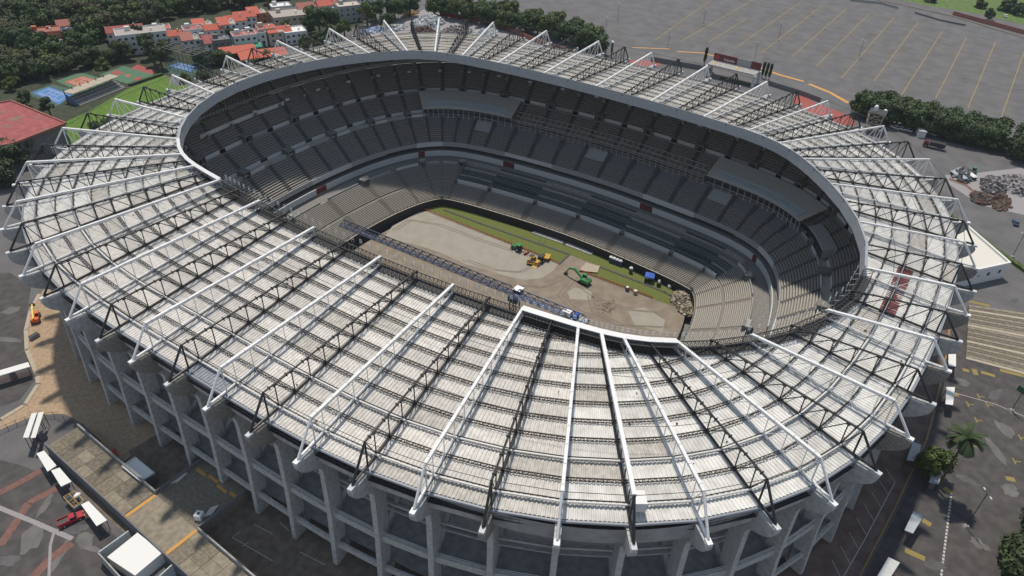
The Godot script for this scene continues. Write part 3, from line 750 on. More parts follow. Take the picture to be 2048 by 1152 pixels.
	setting("road", poly_sheet([Vector3(-110.01, 0.0, -138.60), Vector3(-89.53, 0.0, -116.95), Vector3(-90.04, 0.0, -104.50), Vector3(-100.38, 0.0, -88.81), Vector3(-105.82, 0.0, -78.38), Vector3(-110.69, 0.0, -65.36), Vector3(-116.57, 0.0, -61.42), Vector3(-138.81, 0.0, -70.70)], .025), M.asphalt_dark)
	setting("forecourt", poly_sheet([Vector3(-131.75, 0.0, -54.08), Vector3(-127.37, 0.0, -41.47), Vector3(-124.71, 0.0, -30.34), Vector3(-125.99, 0.0, -11.82), Vector3(-128.13, 0.0, 10.83), Vector3(-137.03, 0.0, 23.14), Vector3(-160.71, 0.0, -11.75)], .03), M.asphalt_dark)
	setting("service_road", poly_sheet([Vector3(57.38, 0.0, 127.77), Vector3(66.68, 0.0, 164.27), Vector3(-42.78, 0.0, 163.58), Vector3(-69.96, 0.0, 123.54), Vector3(-47.61, 0.0, 123.09), Vector3(-26.29, 0.0, 125.89), Vector3(0.45, 0.0, 128.64), Vector3(24.99, 0.0, 128.39), Vector3(39.62, 0.0, 128.05)], .02), M.asphalt_dark)
	setting("gravel_yard", poly_sheet([Vector3(125.69, 0.0, -184.83), Vector3(161.11, 0.0, -191.00), Vector3(211.73, 0.0, -198.16), Vector3(215.75, 0.0, -181.34), Vector3(207.83, 0.0, -134.45), Vector3(197.31, 0.0, -103.61), Vector3(169.05, 0.0, -86.33), Vector3(107.15, 0.0, -163.61)], .03), M.gravel)
	setting("gravel_yard", poly_sheet([Vector3(161.34, 0.0, 111.50), Vector3(172.89, 0.0, 123.21), Vector3(189.76, 0.0, 138.15), Vector3(201.60, 0.0, 165.11), Vector3(147.88, 0.0, 164.78), Vector3(143.39, 0.0, 140.78), Vector3(141.84, 0.0, 126.17), Vector3(152.88, 0.0, 114.40)], .03), M.gravel)
	# sports courts behind the stadium
	setting("court", poly_sheet([Vector3(-11.49, 0.0, -251.44), Vector3(1.92, 0.0, -252.54), Vector3(4.64, 0.0, -234.86), Vector3(-11.75, 0.0, -226.14)], .06), M.court_teal)
	setting("court", poly_sheet([Vector3(-9.17, 0.0, -249.47), Vector3(-0.75, 0.0, -250.79), Vector3(-0.02, 0.0, -233.87), Vector3(-9.30, 0.0, -227.62)], .08), M.court_blue)
	setting("court", poly_sheet([Vector3(5.33, 0.0, -255.52), Vector3(18.85, 0.0, -256.89), Vector3(20.53, 0.0, -236.33), Vector3(4.29, 0.0, -232.31)], .06), M.court_green)
	setting("court", poly_sheet([Vector3(6.86, 0.0, -251.49), Vector3(16.47, 0.0, -252.18), Vector3(18.08, 0.0, -237.30), Vector3(7.18, 0.0, -234.64)], .08), M.court_clay)
	setting("court", poly_sheet([Vector3(21.97, 0.0, -247.45), Vector3(36.56, 0.0, -249.42), Vector3(38.21, 0.0, -227.01), Vector3(23.34, 0.0, -226.45)], .06), M.court_green)
	setting("court", poly_sheet([Vector3(26.57, 0.0, -246.07), Vector3(31.18, 0.0, -247.02), Vector3(30.80, 0.0, -240.77), Vector3(26.77, 0.0, -240.31)], .08), M.court_red)
	setting("court", poly_sheet([Vector3(28.48, 0.0, -230.56), Vector3(31.65, 0.0, -230.89), Vector3(31.92, 0.0, -226.22), Vector3(28.09, 0.0, -225.70)], .08), M.court_red)
	setting("court", poly_sheet([Vector3(28.80, 0.0, -237.76), Vector3(31.16, 0.0, -238.10), Vector3(31.11, 0.0, -234.85), Vector3(28.37, 0.0, -233.94)], .08), M.court_clay)
	setting("court", poly_sheet([Vector3(36.40, 0.0, -243.88), Vector3(42.04, 0.0, -246.07), Vector3(41.43, 0.0, -230.77), Vector3(37.75, 0.0, -228.70)], .07), M.court_red)
	setting("court", poly_sheet([Vector3(47.12, 0.0, -231.61), Vector3(56.44, 0.0, -234.03), Vector3(58.57, 0.0, -219.60), Vector3(46.65, 0.0, -209.81), Vector3(41.55, 0.0, -216.24)], .06), M.court_teal)
	setting("court", poly_sheet([Vector3(49.93, 0.0, -232.72), Vector3(55.98, 0.0, -233.41), Vector3(57.96, 0.0, -220.36), Vector3(51.23, 0.0, -217.34)], .08), M.court_blue)
	var cl := MB.new()
	for q in [[Vector3(-9.17, 0.0, -249.47), Vector3(-0.75, 0.0, -250.79), Vector3(-0.02, 0.0, -233.87), Vector3(-9.30, 0.0, -227.62)], [Vector3(6.86, 0.0, -251.49), Vector3(16.47, 0.0, -252.18), Vector3(18.08, 0.0, -237.30), Vector3(7.18, 0.0, -234.64)], [Vector3(49.93, 0.0, -232.72), Vector3(55.98, 0.0, -233.41), Vector3(57.96, 0.0, -220.36), Vector3(51.23, 0.0, -217.34)]]:
		var A: Vector3 = q[0]; var B: Vector3 = q[1]; var D: Vector3 = q[3]; var E: Vector3 = q[2]
		var f := func(s: float, t: float) -> Vector3: return A.lerp(B, s).lerp(D.lerp(E, s), t)
		for l in [[.14, .12, .86, .12], [.14, .88, .86, .88], [.14, .12, .14, .88], [.86, .12, .86, .88], [.14, .5, .86, .5], [.25, .12, .25, .88], [.75, .12, .75, .88], [.25, .32, .75, .32], [.25, .68, .75, .68], [.5, .32, .5, .68]]:
			strip(cl, [f.call(l[0], l[1]), f.call(l[2], l[3])], .22, .1)
	setting("court_line", cl, M.court_line)
	# painted markings: far car park rows with bay ticks
	var y := MB.new(); var tk := MB.new()
	for l in [[Vector3(263.97, 0.0, -28.95), Vector3(329.41, 0.0, -27.06)], [Vector3(266.95, 0.0, -12.43), Vector3(392.94, 0.0, -10.38)], [Vector3(265.34, 0.0, 2.23), Vector3(395.61, 0.0, 4.35)], [Vector3(270.70, 0.0, 18.33), Vector3(397.37, 0.0, 19.67)], [Vector3(262.26, 0.0, 33.86), Vector3(396.46, 0.0, 35.20)], [Vector3(252.44, 0.0, 49.67), Vector3(397.33, 0.0, 50.60)], [Vector3(258.84, 0.0, 64.81), Vector3(396.67, 0.0, 65.56)], [Vector3(246.38, 0.0, 80.50), Vector3(383.71, 0.0, 81.70)], [Vector3(252.26, 0.0, 95.54), Vector3(378.54, 0.0, 96.05)], [Vector3(249.39, 0.0, 110.62), Vector3(380.27, 0.0, 111.99)], [Vector3(242.41, 0.0, 125.35), Vector3(376.46, 0.0, 128.11)], [Vector3(248.14, 0.0, -55.59), Vector3(388.98, 0.0, -63.68)], [Vector3(254.16, 0.0, -42.41), Vector3(411.52, 0.0, -37.62)], [Vector3(284.44, 0.0, 139.92), Vector3(375.22, 0.0, 143.73)]]:
		strip(y, l, .30, .02)
		var d: Vector3 = l[1] - l[0]
		var n := int(d.length() / 2.6)
		var s := d.normalized().cross(Vector3.UP)
		for i in n:
			var c: Vector3 = l[0] + d * (i + .5) / n
			if hash(i * 7 + n) % 5 > 0: strip(tk, [c + s * .4, c + s * 5.0], .2, .02)
			if hash(i * 13 + n) % 5 > 1: strip(tk, [c - s * .4, c - s * 5.0], .2, .02)
	setting("painted_line", y, M.paint_yellow)
	setting("bay_mark", tk, mat("paint_faded", C(.20, .175, .10), .95))
	y = MB.new()
	strip(y, [Vector3(237.05, 0.0, -36.80), Vector3(243.73, 0.0, -24.49), Vector3(242.01, 0.0, -10.66)], 1.4, .03)
	strip(y, [Vector3(241.32, 0.0, 5.16), Vector3(235.99, 0.0, 21.82), Vector3(234.25, 0.0, 34.90)], 2.0, .03)
	strip(y, [Vector3(232.19, 0.0, 38.02), Vector3(226.68, 0.0, 49.96), Vector3(217.89, 0.0, 60.95)], 2.2, .03)
	strip(y, [Vector3(227.09, 0.0, -60.07), Vector3(238.43, 0.0, -41.95)], 1.2, .03)
	setting("yellow_kerb_paint", y, M.paint_orange)
	y = MB.new()
	for q in [[Vector3(19.79, 0.0, 134.89), .9], [Vector3(24.61, 0.0, 137.00), .9], [Vector3(22.58, 0.0, 139.18), .9], [Vector3(14.68, 0.0, 137.39), .9], [Vector3(4.25, 0.0, 137.43), .9], [Vector3(14.42, 0.0, 147.22), .9], [Vector3(23.42, 0.0, 144.41), .9], [Vector3(4.91, 0.0, 146.53), .9], [Vector3(-6.55, 0.0, 145.36), 1.0]]:
		strip(y, [q[0] + Vector3(-.9, 0, .4), q[0] + Vector3(.9, 0, -.4)], .35, .03); strip(y, [q[0], q[0] + Vector3(.6, 0, 1.4)], .3, .03)
	for q in [[Vector3(21.45, 0.0, 130.90), Vector3(22.12, 0.0, 132.50)], [Vector3(33.91, 0.0, 132.14), Vector3(34.28, 0.0, 133.72)], [Vector3(36.02, 0.0, 134.78), Vector3(33.61, 0.0, 135.51)], [Vector3(35.78, 0.0, 136.53), Vector3(36.23, 0.0, 139.91)], [Vector3(39.82, 0.0, 140.85), Vector3(40.95, 0.0, 146.58)], [Vector3(-13.52, 0.0, 133.58), Vector3(-14.48, 0.0, 135.37)], [Vector3(-2.06, 0.0, 145.34), Vector3(-1.50, 0.0, 147.15)], [Vector3(-26.01, 0.0, 130.88), Vector3(-26.35, 0.0, 132.64)], [Vector3(-36.31, 0.0, 129.00), Vector3(-36.21, 0.0, 132.87)], [Vector3(70.18, 0.0, 129.52), Vector3(71.47, 0.0, 135.65)]]:
		strip(y, q, 1.3, .028)
	setting("road_mark", y, mat("paint_worn", C(.24, .19, .06), .95))
	y = MB.new()
	for i in 26:
		var f := i / 26.0
		strip(y, [Vector3(-14.24, 0.0, 135.23).lerp(Vector3(-40.92, 0.0, 136.36), f), Vector3(-14.24, 0.0, 135.23).lerp(Vector3(-40.92, 0.0, 136.36), f + .026)], .42, .03)
	strip(y, [Vector3(22.41, 0.0, 131.63), Vector3(24.02, 0.0, 140.91), Vector3(23.19, 0.0, 148.93)], .18, .03)
	for l in [[Vector3(-18.51, 0.0, 123.90), Vector3(-38.34, 0.0, 121.38)], [Vector3(-38.34, 0.0, 121.38), Vector3(-56.95, 0.0, 118.62)]]: strip(y, l, .16, .05)
	for i in 9:
		var f := i / 8.0
		var c: Vector3 = Vector3(-18.51, 0.0, 123.90).lerp(Vector3(-55.57, 0.0, 118.77), f)
		strip(y, [c, c + Vector3(3.2, 0, -2.6)], .12, .05)
	# white frames on the walk under the near columns
	for l in [[Vector3(-113.17, 0.0, 12.06), Vector3(-112.28, 0.0, 22.90)], [Vector3(-111.43, 0.0, 12.28), Vector3(-113.17, 0.0, 12.06)], [Vector3(-111.98, 0.0, 15.65), Vector3(-113.48, 0.0, 15.32)], [Vector3(-105.18, 0.0, 17.27), Vector3(-105.56, 0.0, 20.36)], [Vector3(-108.57, 0.0, 13.21), Vector3(-107.98, 0.0, 18.12)], [Vector3(-107.76, 0.0, 25.88), Vector3(-107.03, 0.0, 32.13)]]: strip(y, l, .14, .05)
	setting("white_mark", y, M.paint_white)
	y = MB.new()
	strip(y, [Vector3(-134.77, 0.0, -37.58), Vector3(-129.95, 0.0, -36.70), Vector3(-125.60, 0.0, -36.22)], 1.6, .05)
	strip(y, [Vector3(-140.62, 0.0, -24.33), Vector3(-136.20, 0.0, -27.05), Vector3(-131.83, 0.0, -29.93), Vector3(-126.41, 0.0, -28.77)], 1.7, .05)
	strip(y, [Vector3(-141.44, 0.0, -11.94), Vector3(-136.67, 0.0, -13.41), Vector3(-132.26, 0.0, -13.40)], 1.9, .05)
	setting("red_paving_strip", y, M.red_stripe)
	y = MB.new()
	strip(y, [Vector3(-136.49, 0.0, -36.22), Vector3(-133.71, 0.0, -24.08), Vector3(-131.62, 0.0, -14.11)], 1.0, .06)
	strip(y, [Vector3(-139.30, 0.0, -9.19), Vector3(-134.87, 0.0, -16.38), Vector3(-132.85, 0.0, -18.61), Vector3(-130.84, 0.0, -18.44)], .55, .065)
	setting("concrete_path", y, M.gravel)
	asphalt_wear()

func blob(c: Vector3, rx: float, rz: float, turn: float, y: float, r: RandomNumberGenerator) -> MB:
	var ring := []
	for k in 14:
		var q := Vector3(cos(k * TAU / 14) * rx * r.randf_range(.55, 1.15), 0, sin(k * TAU / 14) * rz * r.randf_range(.55, 1.15)).rotated(Vector3.UP, turn)
		ring.append(c + q)
	return poly_sheet(ring, y)
func asphalt_wear():
	# resurfaced patches, oil-dark lanes and pale dusty areas on the car park and roads
	var r := RandomNumberGenerator.new(); r.seed = 15
	gmat("wear_dark", C(.064, .063, .066), C(.112, .110, .112), 21.0, 95, .02, .3, .5)
	gmat("wear_pale", C(.092, .090, .088), C(.150, .146, .142), 23.0, 96, .02, .3, .5)
	var a := MB.new(); var b := MB.new()
	var lot := [Vector3(252.39, 0.0, -80.51), Vector3(304.70, 0.0, -84.54), Vector3(280.28, 0.0, -46.75), Vector3(326.36, 0.0, -41.09), Vector3(294.61, 0.0, -13.88), Vector3(350.61, 0.0, -12.20), Vector3(285.45, 0.0, 18.78), Vector3(335.83, 0.0, 20.49), Vector3(277.09, 0.0, 48.57), Vector3(343.66, 0.0, 45.79), Vector3(312.32, 0.0, 65.84), Vector3(283.13, 0.0, 81.13), Vector3(339.98, 0.0, 86.02), Vector3(292.21, 0.0, 104.62), Vector3(338.98, 0.0, 112.54), Vector3(292.52, 0.0, 128.21), Vector3(257.51, 0.0, 126.14), Vector3(382.87, 0.0, 77.43), Vector3(254.54, 0.0, 68.63), Vector3(256.61, 0.0, 10.10), Vector3(265.97, 0.0, -19.31), Vector3(268.10, 0.0, -127.90), Vector3(277.90, 0.0, -107.50), Vector3(364.03, 0.0, 3.79)]
	for i in lot.size():
		(a if i % 2 else b).v.append_array(PackedVector3Array())
		var m := blob(lot[i], r.randf_range(3, 10), r.randf_range(1.2, 4), r.randf() * 3.0, .008 + .0004 * i, r)
		(a if i % 2 else b).v.append_array(m.v); (a if i % 2 else b).n.append_array(m.n)
	var road := [Vector3(-7.96, 0.0, 137.85), Vector3(6.16, 0.0, 142.38), Vector3(-25.80, 0.0, 142.16), Vector3(-36.55, 0.0, 134.83), Vector3(-5.49, 0.0, 146.40), Vector3(28.10, 0.0, 132.79), Vector3(27.83, 0.0, 140.60), Vector3(15.09, 0.0, 143.87), Vector3(73.12, 0.0, 132.72), Vector3(79.74, 0.0, 141.92), Vector3(-136.53, 0.0, -20.84), Vector3(-135.08, 0.0, -12.66), Vector3(-135.02, 0.0, -29.23), Vector3(-130.16, 0.0, -26.62), Vector3(-130.34, 0.0, -11.84), Vector3(-141.17, 0.0, -19.57), Vector3(-98.79, 0.0, -98.16), Vector3(-106.06, 0.0, -85.77), Vector3(-130.13, 0.0, -15.70), Vector3(-130.55, 0.0, -8.07)]
	for i in road.size():
		var m := blob(road[i], r.randf_range(1.5, 5), r.randf_range(.8, 2.4), r.randf() * 3.0, .045 + .0004 * i, r)
		(b if i % 3 else a).v.append_array(m.v); (b if i % 3 else a).n.append_array(m.n)
	# sealed joints
	for l in [[Vector3(220.68, 0.0, -67.96), Vector3(252.54, 0.0, 134.60)], [Vector3(275.40, 0.0, -84.92), Vector3(322.48, 0.0, 130.64)], [Vector3(260.22, 0.0, 52.30), Vector3(422.16, 0.0, 124.99)], [Vector3(41.41, 0.0, 128.74), Vector3(-8.43, 0.0, 149.38)], [Vector3(0.46, 0.0, 131.45), Vector3(-30.68, 0.0, 145.40)], [Vector3(-138.04, 0.0, -29.29), Vector3(-136.03, 0.0, -5.93)]]:
		strip(b, l, .35, .012)
	setting("asphalt_patch", a, M.wear_dark); setting("asphalt_patch", b, M.wear_pale)
# ---------------------------------------------------------------- pitch
func pp(x: float, z: float, h := 0.0) -> Vector3: return Vector3(x, PITCH + h, z)
func build_pitch():
	var b := MB.new()
	for i in 132:
		var p0 := bp(i / 2.0, -2.4, PITCH); var p1 := bp((i + 1) / 2.0, -2.4, PITCH)
		b.to(p0, p1, Vector3(0, PITCH, 0), Vector3(0, PITCH - 5, 0))
	setting("pitch_ground", b, M.dirt_brown)
	# pale graded gravel over the far half, ragged where the digging has begun
	setting("graded_gravel", poly_sheet([Vector3(30.87, -14.50, -56.77), Vector3(34.58, -14.50, -53.72), Vector3(34.48, -14.50, -46.70), Vector3(33.51, -14.50, -29.26), Vector3(32.84, -14.50, -10.74), Vector3(32.54, -14.50, 6.08), Vector3(27.68, -14.50, 6.87), Vector3(21.11, -14.50, 6.10), Vector3(16.53, -14.50, 1.80), Vector3(14.46, -14.50, -5.14), Vector3(13.88, -14.50, -12.15), Vector3(12.26, -14.50, -20.74), Vector3(12.89, -14.50, -32.42), Vector3(12.00, -14.50, -40.96), Vector3(10.30, -14.50, -49.04), Vector3(8.92, -14.50, -55.60), Vector3(16.73, -14.50, -58.20)], PITCH + .02), M.dirt_pale)
	setting("graded_gravel", poly_sheet([Vector3(22.86, -14.50, 18.06), Vector3(24.60, -14.50, 23.92), Vector3(19.60, -14.50, 25.64), Vector3(16.15, -14.50, 19.90), Vector3(18.84, -14.50, 17.40)], PITCH + .02), M.dirt_pale)
	setting("graded_gravel", poly_sheet([Vector3(22.03, -14.50, 38.35), Vector3(26.68, -14.50, 42.52), Vector3(24.39, -14.50, 50.68), Vector3(17.99, -14.50, 52.61), Vector3(16.31, -14.50, 43.79)], PITCH + .02), M.dirt_pale)
	setting("touchline_grass", poly_sheet([Vector3(34.33, -14.50, -56.03), Vector3(38.39, -14.50, -55.21), Vector3(41.55, -14.50, -49.61), Vector3(43.24, -14.50, -36.13), Vector3(44.81, -14.50, -13.89), Vector3(45.20, -14.50, 11.88), Vector3(45.18, -14.50, 32.03), Vector3(43.62, -14.50, 42.30), Vector3(36.93, -14.50, 52.10), Vector3(32.84, -14.50, 49.70), Vector3(32.77, -14.50, 41.55), Vector3(32.78, -14.50, 29.32), Vector3(32.59, -14.50, 16.26), Vector3(39.27, -14.50, 19.12), Vector3(39.40, -14.50, 6.73), Vector3(32.47, -14.50, 6.53), Vector3(32.55, -14.50, -10.55), Vector3(33.32, -14.50, -33.80)], PITCH + .04), M.pitch_grass)
	# wheel ruts left by the machines
	var rt := MB.new()
	gmat("rut", C(.135, .112, .088), C(.215, .185, .150), 9.0, 97, .03, .3, .5)
	for l in [[Vector3(26.38, -14.50, -0.23), Vector3(19.32, -14.50, -2.05), Vector3(15.43, -14.50, -10.02), Vector3(14.30, -14.50, -22.24)], [Vector3(24.37, -14.50, 20.16), Vector3(21.57, -14.50, 28.38), Vector3(22.51, -14.50, 39.03), Vector3(27.11, -14.50, 47.72)], [Vector3(23.66, -14.50, 11.66), Vector3(16.82, -14.50, 9.70), Vector3(11.03, -14.50, -0.80), Vector3(7.40, -14.50, -23.72), Vector3(6.43, -14.50, -45.75)], [Vector3(22.08, -14.50, 24.31), Vector3(14.55, -14.50, 30.21), Vector3(13.48, -14.50, 39.84), Vector3(20.80, -14.50, 52.24)], [Vector3(29.50, -14.50, -10.77), Vector3(28.33, -14.50, -25.59), Vector3(27.99, -14.50, -44.13), Vector3(24.08, -14.50, -55.70), Vector3(15.09, -14.50, -55.55)], [Vector3(28.05, -14.50, 15.16), Vector3(16.12, -14.50, 16.04), Vector3(11.88, -14.50, 24.21), Vector3(12.96, -14.50, 34.71)]]:
		for o in [-.9, .9]:
			var pts := []
			for p in l: pts.append(p + Vector3(o * .7, 0, o * .7))
			strip(rt, pts, .42, PITCH + .03)
	setting("wheel_rut", rt, M.rut)
	var d := MB.new()
	wall_line(d, [Vector3(37.94, -14.50, -49.84), Vector3(37.99, -14.50, -32.42), Vector3(38.79, -14.50, -10.12), Vector3(39.47, -14.50, 6.27)], .8, PITCH + .02, PITCH + .22)
	wall_line(d, [Vector3(38.99, -14.50, 19.26), Vector3(38.74, -14.50, 35.04), Vector3(38.43, -14.50, 44.56), Vector3(37.18, -14.50, 49.12)], .8, PITCH + .02, PITCH + .22)
	wall_line(d, [Vector3(39.19, -14.50, 6.43), Vector3(32.09, -14.50, 6.55)], .7, PITCH + .02, PITCH + .22)
	setting("drain_channel", d, M.rubble_dark)
	d = MB.new()
	wall_line(d, [Vector3(44.91, -14.50, -11.93), Vector3(45.07, -14.50, 1.37), Vector3(44.83, -14.50, 12.49)], 2.2, PITCH + .02, PITCH + .3)
	setting("bench_slab", d, M.concrete)
	d = MB.new()
	d.hexa([Vector3(32.50, -14.40, 14.28), Vector3(35.28, -14.40, 20.20), Vector3(39.42, -14.40, 19.03), Vector3(38.42, -14.40, 13.88), Vector3(31.98, -14.00, 14.53), Vector3(34.74, -14.00, 20.44), Vector3(38.87, -14.00, 19.27), Vector3(37.88, -14.00, 14.13)])
	setting("concrete_slab", d, M.kerb)

func net_fence(pts: Array, label: String):
	var t := thing("net_fence", label, "fence", pts[0])
	for i in pts.size() - 1:
		var a: Vector3 = pts[i] - pts[0]; var c: Vector3 = pts[i + 1] - pts[0]
		var n := int((c - a).length() / 3.0) + 1
		var b := MB.new()
		for k in 3: b.bar(a + Vector3(0, .25 + .28 * k, 0), c + Vector3(0, .25 + .28 * k, 0), .05, .16)
		part(t, "net", b, M.net_orange)
		for k in n + 1: rod(t, "stake", a.lerp(c, float(k) / n), a.lerp(c, float(k) / n) + Vector3(0, 1.15, 0), .05, M.net_orange)
# ---------------------------------------------------------------- trees
var crowns := {}
var trunk_mesh: ArrayMesh
func crown_mesh(seed_: int, leaves: int, leaf: float, flat: float, lobes: int) -> ArrayMesh:
	# crown of radius 1 around the origin: lumpy clumps of leaf-sized faces round small solid cores added to block light
	var r := RandomNumberGenerator.new(); r.seed = seed_
	var b := MB.new()
	var cl := []
	for i in lobes:
		var t := r.randf() * TAU; var h := r.randf_range(-.55, .75)
		var rr := sqrt(maxf(0.0, 1.0 - h * h)) * r.randf_range(.25, .72)
		cl.append([Vector3(cos(t) * rr, h * flat, sin(t) * rr), r.randf_range(.24, .42)])
	for c in cl:
		b.ball(c[0], Vector3(1, .8, 1) * c[1] * .72, 6)
		for i in leaves / lobes:
			var d := Vector3(r.randfn(), r.randfn() + .25, r.randfn()).normalized()
			var p: Vector3 = c[0] + d * c[1] * r.randf_range(.72, 1.12) * Vector3(1, .85, 1)
			var x := Vector3(r.randfn(), r.randfn() * .6, r.randfn()).normalized()
			var y := x.cross((d + Vector3(r.randfn(), r.randfn(), r.randfn()) * .45).normalized()).normalized()
			var s := leaf * r.randf_range(.6, 1.35)
			b.tri(p - x * s, p + y * s * .7, p + x * s)
			b.tri(p - x * s, p + x * s, p - y * s * .7)
	return b.mesh()
func tree_kinds():
	crowns.round = crown_mesh(1, 2600, .085, .85, 15)
	crowns.wide = crown_mesh(2, 2600, .08, .62, 17)
	crowns.loose = crown_mesh(3, 1900, .085, .95, 12)
	crowns.dense = crown_mesh(4, 3600, .07, .8, 20)
	var b := MB.new()
	b.tube(Vector3.ZERO, Vector3(0, .62, 0), .06, .04, 7)
	for i in 5:
		var t := i * TAU / 5 + .4
		b.tube(Vector3(0, .45 + .05 * i, 0), Vector3(cos(t) * .28, .78 + .04 * (i % 3), sin(t) * .28), .03, .012, 5)
	trunk_mesh = b.mesh()
func tree(called: String, label: String, at: Vector3, h: float, r: float, kind: String, leaf: String, group := "") -> Node3D:
	var t := thing(called, label, "tree", at, hash(int(at.x * 10 + at.z * 7)) % 628 / 100.0, group)
	var k := part(t, "trunk", trunk_mesh, M.bark); k.scale = Vector3(h * .8, h * .85, h * .8)
	var c := part(t, "crown", crowns[kind], M[leaf])
	c.position.y = h - r * .78; c.scale = Vector3(r, r * .95, r)
	return t
func cypress(at: Vector3, h: float, label: String, group: String):
	var t := thing("cypress", label, "tree", at, 0.0, group)
	var k := part(t, "trunk", trunk_mesh, M.bark); k.scale = Vector3(h * .4, h * .3, h * .4)
	var c := part(t, "crown", crowns.dense, M.leaf_c)
	c.position.y = h * .53; c.scale = Vector3(h * .1, h * .56, h * .1)
func palm(at: Vector3, h: float, label: String):
	var t := thing("palm_tree", label, "tree", at)
	var b := MB.new()
	for i in 6: b.tube(Vector3(sin(i * .4) * .15, h * i / 6.0, 0), Vector3(sin((i + 1) * .4) * .15, h * (i + 1) / 6.0, 0), .3 - i * .022, .29 - i * .022, 8)
	part(t, "trunk", b, M.bark)
	var r := RandomNumberGenerator.new(); r.seed = 9
	for f in 52:
		var a := f * 2.399; var el := r.randf_range(-.35, 1.1)
		var fb := MB.new()
		var p := Vector3(0, h, 0); var d := Vector3(cos(a) * cos(el), sin(el), sin(a) * cos(el))
		var s := d.cross(Vector3.UP).normalized()
		for i in 7:
			var q := p + d * .6
			fb.bar(p, q, .05)
			for k in 4:
				var c := p.lerp(q, k / 4.0)
				for w in [-1.0, 1.0]:
					var e: Vector3 = c + s * w * (1.0 - .09 * i) + d * .3 - Vector3(0, .28, 0)
					fb.tri(c, c + d * .26, e)
			p = q; d = (d - Vector3(0, .22, 0)).normalized()
		part(t, "frond", fb, M.leaf_c)

